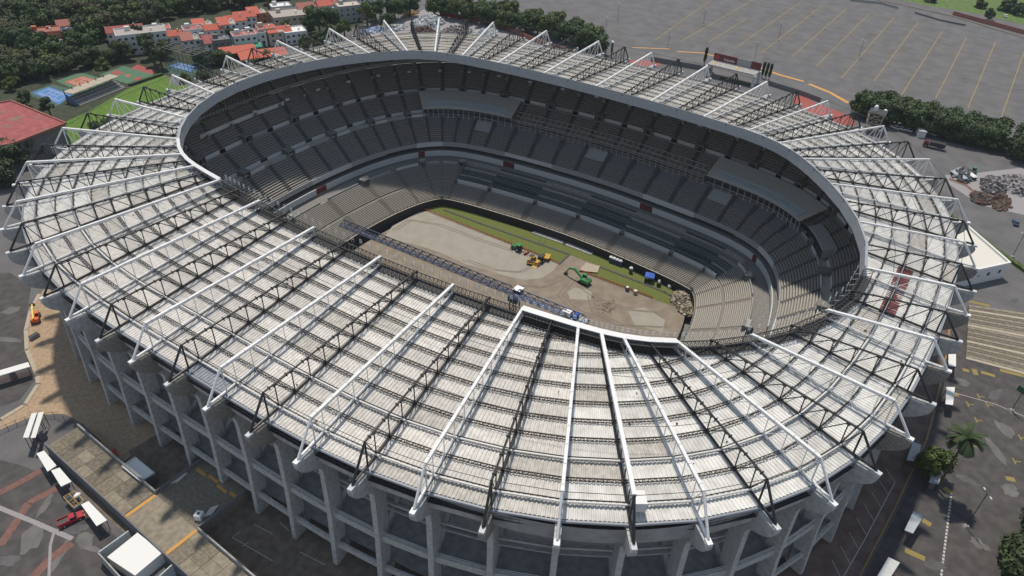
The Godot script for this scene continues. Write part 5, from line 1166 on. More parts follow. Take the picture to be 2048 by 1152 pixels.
	for i in 9:
		var f := rng.randf(); var g := rng.randf()
		var c: Vector3 = loc[1].lerp(loc[2], f).lerp(loc[0].lerp(loc[3], f), g * .8)
		var ring := []
		var rr := rng.randf_range(.6, 2.3)
		for k in 12: ring.append(Vector3(c.x + cos(k * TAU / 12) * rr * rng.randf_range(.5, 1.2) * 1.5, 0, c.z + sin(k * TAU / 12) * rr * rng.randf_range(.5, 1.1)))
		part(t, "worn_patch", poly_sheet(ring, 10.02 + i * .004), M.red_worn)
	# white building at the right edge
	t = thing("white_building", "white flat roofed building with parapet beside the hedge", "building", Vector3(88.40, 0.0, 135.64))
	var wq := [Vector3(90.99, 0.0, 137.31), Vector3(74.48, 0.0, 124.75), Vector3(79.59, 0.0, 117.74), Vector3(111.39, 0.0, 120.79)]
	var top := []
	var bot := []
	for p in wq: bot.append(p - t.position)
	for p in bot: top.append(p + Vector3(0, 6.0, 0))
	b = MB.new()
	var cen: Vector3 = (bot[0] + bot[2]) * .5 + Vector3(0, 3, 0)
	for i in 4: b.qo(bot[i], bot[(i + 1) % 4], top[(i + 1) % 4], top[i], cen)
	part(t, "wall", b, M.white_wall)
	part(t, "roof", poly_sheet(top, 5.6), mat("roof_cream", C(.60, .585, .53), .8))
	b = MB.new(); wall_line(b, [top[0], top[1], top[2], top[3], top[0]], .7, 5.5, 6.35); part(t, "parapet", b, M.white_roof)
	var fn: Vector3 = ((bot[1] - bot[0]).normalized()).cross(Vector3.UP)
	if fn.dot(bot[0] - cen) < 0: fn = -fn
	for f in [.13, .36]: win(t, bot[0].lerp(bot[1], f) + Vector3(0, 3.2, 0), fn, 1.0, 1.2)
	win(t, bot[0].lerp(bot[1], .56) + Vector3(0, 3.2, 0), fn, 1.2, .3)
# ---------------------------------------------------------------- approach deck at the lower left
func slab_deck():
	var t := thing("approach_deck", "raised concrete approach deck with stained square slabs and low walls", "deck")
	var h := 2.4
	var o: Vector3 = Vector3(-115.93, 2.40, -8.48)
	# local grid: u along the long deck (down the picture), w across it
	var ua: Vector3 = (Vector3(-116.55, 2.40, 7.00) - Vector3(-114.29, 2.40, -36.61)).normalized()
	var wa := ua.cross(Vector3.UP)
	if wa.dot(Vector3(-123.33, 2.40, -7.04) - o) < 0: wa = -wa
	var W := absf((Vector3(-123.33, 2.40, -7.04) - o).dot(wa))
	var u0: float = (Vector3(-114.42, 2.40, -36.79) - o).dot(ua)
	rng.seed = 8
	var mats := [M.deck, M.deck_b, M.deck_c, M.deck, M.deck_c]
	var at := func(u: float, w: float, y: float) -> Vector3: return Vector3(o.x, y, o.z) + ua * u + wa * w
	var u := u0 - 2.0
	var n := 0
	while u < 62.0:
		var rows := 3
		for r in rows:
			var w0 := W * r / rows + .04; var w1 := W * (r + 1) / rows - .04
			var y := h + rng.randf_range(-.015, .015)
			var b := MB.new()
			b.hexa([at.call(u + .05, w0, h - .5), at.call(u + 3.75, w0, h - .5), at.call(u + 3.75, w1, h - .5), at.call(u + .05, w1, h - .5), at.call(u + .05, w0, y), at.call(u + 3.75, w0, y), at.call(u + 3.75, w1, y), at.call(u + .05, w1, y)])
			part(t, "deck_slab", b, mats[rng.randi() % 5])
		u += 3.8; n += 1
	var b := MB.new(); b.hexa([at.call(u0 - 2.2, 0, 0), at.call(63, 0, 0), at.call(63, W, 0), at.call(u0 - 2.2, W, 0), at.call(u0 - 2.2, 0, h - .1), at.call(63, 0, h - .1), at.call(63, W, h - .1), at.call(u0 - 2.2, W, h - .1)])
	part(t, "deck_body", b, M.deck_b)
	# cross arm into the stadium
	var ulo := 0.5; var uhi: float = (Vector3(-116.13, 2.40, 6.77) - o).dot(ua)
	var win_: float = (Vector3(-101.73, 2.40, -8.64) - o).dot(wa)
	b = MB.new(); b.hexa([at.call(ulo, win_, 0), at.call(uhi, win_, 0), at.call(uhi, 0, 0), at.call(ulo, 0, 0), at.call(ulo, win_, h), at.call(uhi, win_, h), at.call(uhi, 0, h), at.call(ulo, 0, h)])
	part(t, "cross_arm", b, M.deck)
	b = MB.new(); b.hexa([at.call(ulo, 0.1, h), at.call(uhi, 0.1, h), at.call(uhi, W - .2, h), at.call(ulo, W - .2, h), at.call(ulo, 0.1, h + .03), at.call(uhi, .1, h + .03), at.call(uhi, W - .2, h + .03), at.call(ulo, W - .2, h + .03)])
	part(t, "crossing_screed", b, M.deck_b)
	for q in [[u0 - 2.2, ulo, 0.0], [uhi, 63.0, 0.0]]:
		b = MB.new(); b.bar(at.call(q[0], q[2], h + .35), at.call(q[1], q[2], h + .35), .3, 1.3); part(t, "low_wall", b, M.concrete)
	b = MB.new(); b.bar(at.call(u0 - 2.2, W + .15, 1.75), at.call(63, W + .15, 1.75), .3, 3.5); part(t, "low_wall", b, M.slate_wall)
	for uu in [ulo, uhi]:
		b = MB.new(); b.bar(at.call(uu, 0, h + .35), at.call(uu, win_, h + .35), .3, 1.3); part(t, "low_wall", b, M.slate_wall)
	for uu in [ulo + .3, uhi - .2]:
		b = MB.new(); b.bar(at.call(uu, .3, h + .06), at.call(uu, W - .1, h + .06), .8, .05); part(t, "orange_strip", b, M.paint_orange)
	for i in 4:
		b = MB.new(); b.bar(at.call(ulo + .8 + i * (uhi - ulo) * .25, win_ + 5.0 - (i % 2) * .5, h + .02), at.call(ulo + .5 + (i + .95) * (uhi - ulo) * .25, win_ + 5.0 - (i % 2) * .5, h + .02), .7, .05); part(t, "orange_strip", b, M.paint_orange)
	# stacks of white channels lying on the crossing
	for q in [[Vector3(-109.90, 2.45, -7.91), Vector3(-112.64, 2.45, -7.60)], [Vector3(-111.63, 2.45, 4.53), Vector3(-114.17, 2.45, 5.22)]]:
		var st := thing("pipe_stack", "stack of long white steel channels lying on the approach deck", "pipes", q[0], 0.0, "white channels on the deck")
		for i in 5: rod(st, "channel", Vector3(i * .28, .12, i * .18), q[1] - q[0] + Vector3(i * .28, .12, i * .18), .1, M.pipe_white, true)
	var cube := thing("site_cabinet", "small white cabinet standing on the approach deck by the wall", "cabinet", Vector3(-114.70, 2.43, 4.63), .4)
	b = MB.new(); b.box(Vector3(0, .75, 0), Vector3(1.5, 1.5, 1.5)); part(cube, "body", b, M.plastic_white)
	b = MB.new(); b.box(Vector3(0, 1.53, 0), Vector3(.5, .06, .5)); part(cube, "vent", b, M.dark_metal)

func canopy(q: Array, h: float, label: String, group := "", m: Material = null):
	# flat sheet roof on slim posts above a dark red turnstile rail
	var c: Vector3 = (q[0] + q[2]) * .5
	var t := thing("canopy", label, "canopy", Vector3(c.x, 0, c.z), 0.0, group)
	var l := []
	for p in q: l.append(p - t.position)
	var b := MB.new()
	b.hexa([l[0] - Vector3(0, .16, 0), l[1] - Vector3(0, .16, 0), l[2] - Vector3(0, .16, 0), l[3] - Vector3(0, .16, 0), l[0], l[1], l[2], l[3]])
	part(t, "roof", b, m if m else M.white_roof)
	for p in l: rod(t, "post", Vector3(p.x * .88, 0, p.z * .88), Vector3(p.x * .88, h - .1, p.z * .88), .08, M.dark_metal)
	b = MB.new(); b.box(Vector3(0, 1.0, 0), Vector3(1.3, 2.0, 1.1)); part(t, "booth", b, M.slate_wall)
	for i in 3: rod(t, "rail", l[0].lerp(l[3], .2 + .3 * i) * Vector3(1, 0, 1) + Vector3(0, .9, 0), l[1].lerp(l[2], .2 + .3 * i) * Vector3(1, 0, 1) + Vector3(0, .9, 0), .05, M.red_roof)

# ---------------------------------------------------------------- vehicles
func wheel(t: Node, c: Vector3, r: float, w: float, ax := Vector3(0, 0, 1)):
	var b := MB.new(); b.tube(c - ax * w * .5, c + ax * w * .5, r, r, 12)
	var o := part(t, "wheel", b, M.rubber)
	b = MB.new(); b.tube(c - ax * w * .53, c + ax * w * .53, r * .5, r * .5, 8); part(o, "rim", b, M.steel_pale)
func car(at: Vector3, turn: float, paint: Material, label: String, pickup := false, group := "", called := "parked_car"):
	var t := thing(called, label, "pickup" if pickup else "car", at, turn, group)
	var L := 4.9 if pickup else 4.3
	var b := MB.new()
	var side := PackedVector2Array([Vector2(-L / 2, .45), Vector2(-L / 2, .95), Vector2(-L * .14, 1.0), Vector2(L * .26, 1.0), Vector2(L * .46, .88), Vector2(L / 2, .7), Vector2(L / 2, .4), Vector2(-L / 2, .4)])
	b.prism(side, Vector3.ZERO, Vector3.RIGHT, Vector3.UP, Vector3(0, 0, .88)); part(t, "body", b, paint)
	b = MB.new()
	var x0 := -.25 if pickup else -L * .4; var x1 := L * .24
	b.prism(PackedVector2Array([Vector2(x0, .98), Vector2(x0 + (.15 if pickup else .45), 1.52), Vector2(x1 - .75, 1.52), Vector2(x1, .98)]), Vector3.ZERO, Vector3.RIGHT, Vector3.UP, Vector3(0, 0, .76)); var cab := part(t, "windows", b, M.glass)
	b = MB.new(); b.box(Vector3((x0 + x1) * .5 - .15, 1.545, 0), Vector3(x1 - x0 - 1.15 if not pickup else 1.0, .07, 1.36)); part(cab, "roof", b, paint)
	if pickup:
		b = MB.new(); b.box(Vector3(-L * .29, 1.02, 0), Vector3(1.75, .05, 1.4)); part(t, "bed", b, M.dark_metal)
		b = MB.new()
		for s in [-.82, .82]: b.box(Vector3(-L * .28, 1.15, s), Vector3(2.1, .4, .12))
		b.box(Vector3(-L * .49, 1.15, 0), Vector3(.1, .4, 1.6)); part(t, "bed_side", b, paint)
	for sx in [-L * .31, L * .31]:
		for sz in [-.8, .8]: wheel(t, Vector3(sx, .34, sz), .34, .24)
	for sz in [-.6, .6]:
		b = MB.new(); b.box(Vector3(L / 2 - .02, .66, sz), Vector3(.1, .16, .36)); part(t, "headlight", b, M.plastic_white)
		b = MB.new(); b.box(Vector3(-L / 2 + .02, .78, sz), Vector3(.08, .2, .26)); part(t, "tail_light", b, M.red_paint)

func machines():
	# excavator
	var t := thing("excavator", "green tracked excavator with long arm digging on the pitch", "excavator", Vector3(27.00, -14.50, 19.31), 1.451 )
	var b := MB.new()
	for s in [-1.15, 1.15]:
		b = MB.new(); b.prism(PackedVector2Array([Vector2(-1.9, .3), Vector2(-1.6, 0), Vector2(1.6, 0), Vector2(1.9, .3), Vector2(1.9, .6), Vector2(1.6, .85), Vector2(-1.6, .85), Vector2(-1.9, .6)]), Vector3(0, 0, s), Vector3.RIGHT, Vector3.UP, Vector3(0, 0, .3)); part(t, "track", b, M.rubber)
	b = MB.new(); b.prism(PackedVector2Array([Vector2(-2.3, 1.0), Vector2(-2.3, 1.9), Vector2(-1.9, 2.15), Vector2(.3, 2.0), Vector2(1.2, 1.6), Vector2(1.2, 1.0)]), Vector3.ZERO, Vector3.RIGHT, Vector3.UP, Vector3(0, 0, 1.35)); var bd := part(t, "body", b, M.green_paint)
	b = MB.new(); b.box(Vector3(-1.3, 2.12, .1), Vector3(1.2, .12, 1.5)); part(bd, "engine_hatch", b, M.dark_metal)
	b = MB.new(); b.box(Vector3(.5, 2.2, .85), Vector3(1.3, 1.5, .9)); var cb := part(t, "cab", b, M.glass)
	b = MB.new(); b.box(Vector3(.5, 3.0, .85), Vector3(1.35, .12, .95)); part(cb, "cab_roof", b, M.green_paint)
	rod(t, "boom", Vector3(.9, 1.7, -.1), Vector3(4.2, 3.9, -.1), .3, M.green_paint, true)
	rod(t, "boom_tip", Vector3(4.2, 3.9, -.1), Vector3(6.4, 3.3, -.1), .26, M.green_paint, true)
	rod(t, "arm", Vector3(6.4, 3.3, -.1), Vector3(7.9, .8, -.1), .2, M.green_paint, true)
	rod(t, "ram", Vector3(1.1, 1.4, -.1), Vector3(3.6, 3.1, -.1), .1, M.steel_pale)
	b = MB.new(); b.prism(PackedVector2Array([Vector2(7.4, .8), Vector2(8.2, .9), Vector2(8.4, .2), Vector2(7.7, 0), Vector2(7.2, .3)]), Vector3(0, 0, -.1), Vector3.RIGHT, Vector3.UP, Vector3(0, 0, .5)); part(t, "bucket", b, M.dark_metal)
	# farm tractor with harrow
	t = thing("tractor", "green farm tractor on the pale graded gravel", "tractor", Vector3(30.66, -14.50, -10.87), 1.499)
	for s in [-.95, .95]:
		wheel(t, Vector3(-1.0, .95, s), .95, .5); wheel(t, Vector3(1.5, .62, s * .9), .62, .4)
	b = MB.new(); b.prism(PackedVector2Array([Vector2(-.2, .8), Vector2(-.2, 1.7), Vector2(2.1, 1.55), Vector2(2.3, .8)]), Vector3.ZERO, Vector3.RIGHT, Vector3.UP, Vector3(0, 0, .48)); part(t, "bonnet", b, M.green_paint)
	b = MB.new(); b.box(Vector3(-.95, 1.9, 0), Vector3(1.5, 1.6, 1.5)); var c2 := part(t, "cab", b, M.glass)
	b = MB.new(); b.box(Vector3(-.95, 2.76, 0), Vector3(1.8, .2, 1.8)); part(c2, "cab_roof", b, M.green_paint)
	b = MB.new(); b.box(Vector3(-.9, 1.1, 0), Vector3(1.7, .5, 1.9)); part(t, "chassis", b, M.dark_metal)
	t = thing("disc_harrow", "small red disc harrow behind the green tractor", "harrow", Vector3(30.37, -14.50, -6.77), 1.499)
	b = MB.new(); b.bar(Vector3(-1.2, .6, -1), Vector3(-1.2, .6, 1), .16); b.bar(Vector3(.6, .7, -1), Vector3(.6, .7, 1), .16); b.bar(Vector3(-1.2, .6, 0), Vector3(1.8, .7, 0), .16); part(t, "frame", b, M.red_paint)
	for i in 6:
		b = MB.new(); b.tube(Vector3(-.4, .35, -1.0 + i * .4), Vector3(-.35, .35, -.97 + i * .4), .38, .38, 10); part(t, "disc", b, M.rust)
	# yellow machines
	t = thing("road_roller", "yellow and rust drum roller standing beside the yellow loader", "roller", Vector3(27.26, -14.50, -2.25), -2.933)
	b = MB.new(); b.tube(Vector3(1.5, .75, -1.05), Vector3(1.5, .75, 1.05), .75, .75, 16); part(t, "drum", b, M.rust)
	for s in [-.85, .85]: wheel(t, Vector3(-1.3, .72, s), .72, .45)
	b = MB.new(); b.prism(PackedVector2Array([Vector2(-2.2, .7), Vector2(-2.2, 1.5), Vector2(-.6, 1.6), Vector2(.5, 1.2), Vector2(.5, .7)]), Vector3.ZERO, Vector3.RIGHT, Vector3.UP, Vector3(0, 0, .75)); part(t, "body", b, M.yellow_paint)
	b = MB.new()
	for s in [-1.15, 1.15]: b.bar(Vector3(.2, .9, s), Vector3(2.4, .9, s), .2)
	b.bar(Vector3(2.4, .9, -1.15), Vector3(2.4, .9, 1.15), .2); part(t, "drum_frame", b, M.yellow_paint)
	b = MB.new(); b.box(Vector3(-.2, 2.7, 0), Vector3(1.5, .1, 1.5)); var ro := part(t, "roof", b, M.dark_metal)
	for s in [-.65, .65]:
		for e in [-.8, .4]: rod(ro, "post", Vector3(e, 1.3, s), Vector3(e, 2.7, s), .05, M.dark_metal)
	t = thing("backhoe_loader", "yellow backhoe loader with front bucket and dark cab roof", "loader", Vector3(28.41, -14.50, 0.41), 3.130)
	for s in [-.95, .95]:
		wheel(t, Vector3(-.9, .8, s), .8, .45); wheel(t, Vector3(1.7, .55, s * .9), .55, .35)
	b = MB.new(); b.prism(PackedVector2Array([Vector2(.2, .7), Vector2(.2, 1.6), Vector2(2.4, 1.45), Vector2(2.5, .7)]), Vector3.ZERO, Vector3.RIGHT, Vector3.UP, Vector3(0, 0, .5)); part(t, "bonnet", b, M.yellow_paint)
	b = MB.new(); b.box(Vector3(-.7, 1.9, 0), Vector3(1.6, 1.5, 1.5)); var c3 := part(t, "cab", b, M.glass)
	b = MB.new(); b.box(Vector3(-.7, 2.72, 0), Vector3(1.8, .15, 1.7)); part(c3, "cab_roof", b, M.dark_metal)
	for s in [-.75, .75]: rod(t, "loader_arm", Vector3(.3, 1.4, s), Vector3(3.1, .6, s), .1, M.yellow_paint)
	b = MB.new(); b.prism(PackedVector2Array([Vector2(3.0, .1), Vector2(3.0, 1.0), Vector2(3.3, .4), Vector2(3.9, .15)]), Vector3.ZERO, Vector3.RIGHT, Vector3.UP, Vector3(0, 0, 1.1)); part(t, "bucket", b, M.yellow_paint)
	rod(t, "hoe_boom", Vector3(-1.8, 1.0, 0), Vector3(-2.6, 3.0, 0), .16, M.yellow_paint); rod(t, "hoe_arm", Vector3(-2.6, 3.0, 0), Vector3(-3.8, 1.4, 0), .13, M.yellow_paint)
	b = MB.new(); b.box(Vector3(-3.9, 1.0, 0), Vector3(.5, .7, .6)); part(t, "hoe_bucket", b, M.dark_metal)
	t = thing("tipping_trailer", "small yellow trailer parked behind the backhoe loader", "trailer", Vector3(31.92, -14.50, 1.43), .3)
	b = MB.new(); b.hexa([Vector3(-1.3, .8, -.8), Vector3(1.3, .8, -.8), Vector3(1.3, .8, .8), Vector3(-1.3, .8, .8), Vector3(-1.6, 1.5, -1.0), Vector3(1.6, 1.5, -1.0), Vector3(1.6, 1.5, 1.0), Vector3(-1.6, 1.5, 1.0)]); part(t, "hopper", b, M.yellow_paint)
	for s in [-.8, .8]: wheel(t, Vector3(-.2, .4, s), .4, .3)
	rod(t, "drawbar", Vector3(1.3, .7, 0), Vector3(2.9, .5, 0), .09, M.yellow_paint)
	# site toilets, tent, barrels
	for i in 5:
		var at: Vector3 = [Vector3(44.08, -14.50, 20.87), Vector3(44.05, -14.50, 22.19), Vector3(44.03, -14.50, 23.51), Vector3(44.00, -14.50, 24.82), Vector3(42.04, -14.50, 29.81)][i]
		t = thing("portable_toilet", "dark blue portable toilet with white domed roof in a tight row of four" if i < 4 else "dark blue portable toilet with white roof standing alone by the tent", "toilet", at, .35, "portable toilets on the grass")
		b = MB.new(); b.box(Vector3(0, 1.05, 0), Vector3(1.15, 2.1, 1.15)); part(t, "cabin", b, M.plastic_blue)
		b = MB.new(); b.hexa([Vector3(-.62, 2.1, -.62), Vector3(.62, 2.1, -.62), Vector3(.62, 2.1, .62), Vector3(-.62, 2.1, .62), Vector3(-.35, 2.5, -.35), Vector3(.35, 2.5, -.35), Vector3(.35, 2.5, .35), Vector3(-.35, 2.5, .35)]); part(t, "roof", b, M.plastic_white)
		b = MB.new(); b.box(Vector3(-.59, 1.0, 0), Vector3(.05, 1.8, .8)); part(t, "door", b, M.blue_paint)
	t = thing("canopy_tent", "blue pop-up canopy tent on the grass near the toilets", "tent", Vector3(41.43, -14.50, 37.23), .3)
	b = MB.new()
	for i in 4:
		var a0 := i * TAU / 4 + TAU / 8; var a1 := a0 + TAU / 4
		b.to(Vector3(cos(a0) * 2.3, 2.5, sin(a0) * 2.3), Vector3(cos(a1) * 2.3, 2.5, sin(a1) * 2.3), Vector3(0, 3.4, 0), Vector3(0, 2, 0))
		b.qo(Vector3(cos(a0) * 2.3, 2.5, sin(a0) * 2.3), Vector3(cos(a1) * 2.3, 2.5, sin(a1) * 2.3), Vector3(cos(a1) * 2.33, 2.1, sin(a1) * 2.33), Vector3(cos(a0) * 2.33, 2.1, sin(a0) * 2.33), Vector3(0, 2, 0))
	part(t, "cloth", b, M.blue_cloth)
	for i in 4: rod(t, "leg", Vector3(cos(i * TAU / 4 + TAU / 8) * 2.2, 0, sin(i * TAU / 4 + TAU / 8) * 2.2), Vector3(cos(i * TAU / 4 + TAU / 8) * 2.2, 2.5, sin(i * TAU / 4 + TAU / 8) * 2.2), .05, M.steel_pale)
	b = MB.new(); b.box(Vector3(0, 1.1, -1.55), Vector3(3.0, 2.0, .06)); part(t, "side_cloth", b, M.blue_dark)
	for q in [[Vector3(31.81, -14.50, 33.42), "grey plastic drum standing on the touchline grass", M.slate_wall], [Vector3(31.59, -14.50, 36.53), "pale drum lying by the orange net", M.kerb]]:
		t = thing("drum", q[1], "drum", q[0])
		b = MB.new(); b.tube(Vector3.ZERO, Vector3(0, 1.5, 0), .7, .7, 12); part(t, "barrel", b, q[2])
		b = MB.new(); b.tube(Vector3(0, 1.5, 0), Vector3(0, 1.62, 0), .5, .4, 10); part(t, "lid", b, M.plastic_white)
	t = thing("generator", "dark wheeled generator beside the blue tent", "generator", Vector3(40.90, -14.50, 41.06), .3)
	b = MB.new(); b.box(Vector3(0, 1.0, 0), Vector3(2.2, 1.2, 1.2)); part(t, "housing", b, M.dark_metal)
	for s in [-.6, .6]: wheel(t, Vector3(0, .4, s), .4, .2)
	b = MB.new(); b.tube(Vector3(-.6, 1.6, 0), Vector3(.6, 1.9, 0), .35, .35, 10); part(t, "tank", b, M.pale_metal)
	t = thing("white_tank", "white plastic tank lying on the dirt near the corner", "tank", Vector3(42.51, -14.50, 44.28), .5)
	b = MB.new(); b.tube(Vector3(-1.3, .6, 0), Vector3(1.3, .6, 0), .55, .55, 12); part(t, "shell", b, M.plastic_white)
	for s in [-.7, .7]:
		b = MB.new(); b.box(Vector3(s, .12, 0), Vector3(.2, .24, 1.2)); part(t, "cradle", b, M.dark_metal)
	t = thing("goal_frame", "green painted goal frame lying on the grass", "goal", Vector3(42.07, -14.40, -7.74), .3)
	rod(t, "bar", Vector3(-2.5, .12, 0), Vector3(2.5, .12, 0), .1, M.green_paint); rod(t, "post", Vector3(-2.5, .12, 0), Vector3(-2.3, .12, 2), .1, M.green_paint); rod(t, "post", Vector3(2.5, .12, 0), Vector3(2.7, .12, 2), .1, M.green_paint); rod(t, "back_bar", Vector3(-2.3, .12, 2), Vector3(2.7, .12, 2), .07, M.green_paint)

func tower_crane():
	var base: Vector3 = Vector3(-36.73, 24.00, 30.67); base.y = PITCH
	var t := thing("tower_crane", "blue lattice tower crane with long horizontal jib over the pitch", "crane", base)
	var tip: Vector3 = Vector3(-37.54, 24.00, -26.86) - base; var tail: Vector3 = Vector3(-33.97, 24.00, 50.49) - base
	var hub: Vector3 = Vector3(-36.39, 24.00, 30.44) - base
	var d := (tip - hub); d.y = 0; d = d.normalized()
	var s := d.cross(Vector3.UP) * 1.0
	var len_j := Vector2(tip.x - hub.x, tip.z - hub.z).length(); var len_t := Vector2(tail.x - hub.x, tail.z - hub.z).length()
	var b := MB.new()
	for c in [Vector3(-.9, 0, -.9), Vector3(.9, 0, -.9), Vector3(.9, 0, .9), Vector3(-.9, 0, .9)]: b.bar(c, c + Vector3(0, hub.y - 1, 0), .22)
	for i in 17:
		var y := i * 2.2; var c := [Vector3(-.9, 0, -.9), Vector3(.9, 0, -.9), Vector3(.9, 0, .9), Vector3(-.9, 0, .9)]
		for k in 4: b.bar(c[k] + Vector3(0, y, 0), c[(k + 1) % 4] + Vector3(0, y + 2.2, 0), .1)
	part(t, "mast", b, M.blue_paint)
	for seg in [["jib", len_j, d, M.blue_dark], ["counter_jib", len_t, -d, M.blue_paint]]:
		b = MB.new()
		var D: Vector3 = seg[2]
		var n := int(seg[1] / 2.4)
		for i in n:
			var p0: Vector3 = hub + D * (i * seg[1] / n); var p1: Vector3 = hub + D * ((i + 1) * seg[1] / n)
			var up := Vector3(0, 2.0, 0)
			for w in [-1.0, 1.0]:
				b.bar(p0 + s * w, p1 + s * w, .2); b.bar(p0 + s * w, p0.lerp(p1, .5) + up, .12); b.bar(p0.lerp(p1, .5) + up, p1 + s * w, .12)
			b.bar(p0 + s, p1 - s, .1); b.bar(p0 + s, p0 - s, .1)
			if i < n - 1: b.bar(p0.lerp(p1, .5) + up, p0.lerp(p1, 1.5) + up, .2)
			b.bar(p0 - Vector3(0, .05, 0), p1 - Vector3(0, .05, 0), 1.2, .04)
		part(t, seg[0], b, seg[3])
	b = MB.new(); b.box(hub + s * 1.6 - Vector3(0, .5, 0), Vector3(2.0, 2.2, 1.9)); var cb := part(t, "cab", b, M.glass)
	b = MB.new(); b.box(hub + s * 1.6 + Vector3(0, .68, 0), Vector3(2.2, .16, 2.1)); part(cb, "cab_roof", b, M.plastic_white)
	b = MB.new(); b.box(hub - Vector3(0, 1.2, 0), Vector3(2.6, 1.4, 2.6)); part(t, "slewing_ring", b, M.blue_paint)
	for i in 3:
		b = MB.new(); b.box(hub - d * (len_t - .8 - i * 1.3) - Vector3(0, .9, 0), Vector3(1.1, 2.2, 2.4), Basis(d, Vector3.UP, s)); part(t, "counterweight", b, M.pale_metal)
	b = MB.new(); b.box(hub - d * (len_t - 5.5) + Vector3(0, .7, 0), Vector3(2.2, 1.3, 1.6), Basis(d, Vector3.UP, s)); part(t, "winch", b, M.plastic_white)
	b = MB.new(); b.tube(hub - d * (len_t - 3.2) + Vector3(0, .8, 0) - s, hub - d * (len_t - 3.2) + Vector3(0, .8, 0) + s, .6, .6, 12); part(t, "winch_drum", b, M.blue_cloth)

# ---------------------------------------------------------------- heaps of site waste
func heap(at: Vector3, rx: float, rz: float, h: float, n: int, mats: Array, size: float, label: String, seed_: int, called := "rubble_heap"):
	var t := thing(called, label, "rubble", at)
	t.set_meta("kind", "stuff")
	var r := RandomNumberGenerator.new(); r.seed = seed_
	var mb := MB.new()
	var K := 20
	for i in K:
		for j in 5:
			var q := []
			for w in [[0, 0], [1, 0], [1, 1], [0, 1]]:
				var a: float = TAU * ((i + w[0]) % K) / K; var f: float = (j + w[1]) / 5.0
				var jit := .8 + .4 * (hash((i + w[0]) % K * 31 + (j + w[1]) * 7 + seed_) % 100) / 100.0
				q.append(Vector3(cos(a) * rx * f * jit, h * (1.0 - f * f) * jit - .1, sin(a) * rz * f * jit))
			mb.qo(q[0], q[1], q[2], q[3], Vector3(0, -20, 0))
	var o := part(t, "mound", mb, mats[0])
	var bs := []
	for m in mats: bs.append(MB.new())
	for i in n:
		var a := r.randf() * TAU; var f := sqrt(r.randf())
		var p := Vector3(cos(a) * rx * f, h * (1.0 - f * f) * r.randf_range(.85, 1.05), sin(a) * rz * f)
		var s := size * r.randf_range(.4, 1.3)
		bs[r.randi() % mats.size()].box(p, Vector3(s, s * r.randf_range(.2, .8), s * r.randf_range(.4, 2.2)), Basis.from_euler(Vector3(r.randf_range(-.6, .6), r.randf() * TAU, r.randf_range(-.6, .6))))
	for k in mats.size(): part(t, "debris", bs[k], mats[k])

func lamp_post(at: Vector3, h: float, label: String, group := "", heads := 2):
	var t := thing("street_lamp", label, "street lamp", at, .6, group)
	rod(t, "pole", Vector3.ZERO, Vector3(0, h, 0), .09, M.dark_metal)
	var b := MB.new(); b.hexa([Vector3(-.6, 0, -.6), Vector3(.6, 0, -.6), Vector3(.6, 0, .6), Vector3(-.6, 0, .6), Vector3(-.4, .6, -.4), Vector3(.4, .6, -.4), Vector3(.4, .6, .4), Vector3(-.4, .6, .4)]); part(t, "footing", b, M.concrete)
	for s in heads:
		var e := Vector3(1.2 * (1 - 2 * s), h + .1, 0)
		rod(t, "bracket", Vector3(0, h - .1, 0), e, .05, M.dark_metal)
		b = MB.new(); b.box(e, Vector3(.7, .14, .3)); part(t, "lamp_head", b, M.steel_pale)

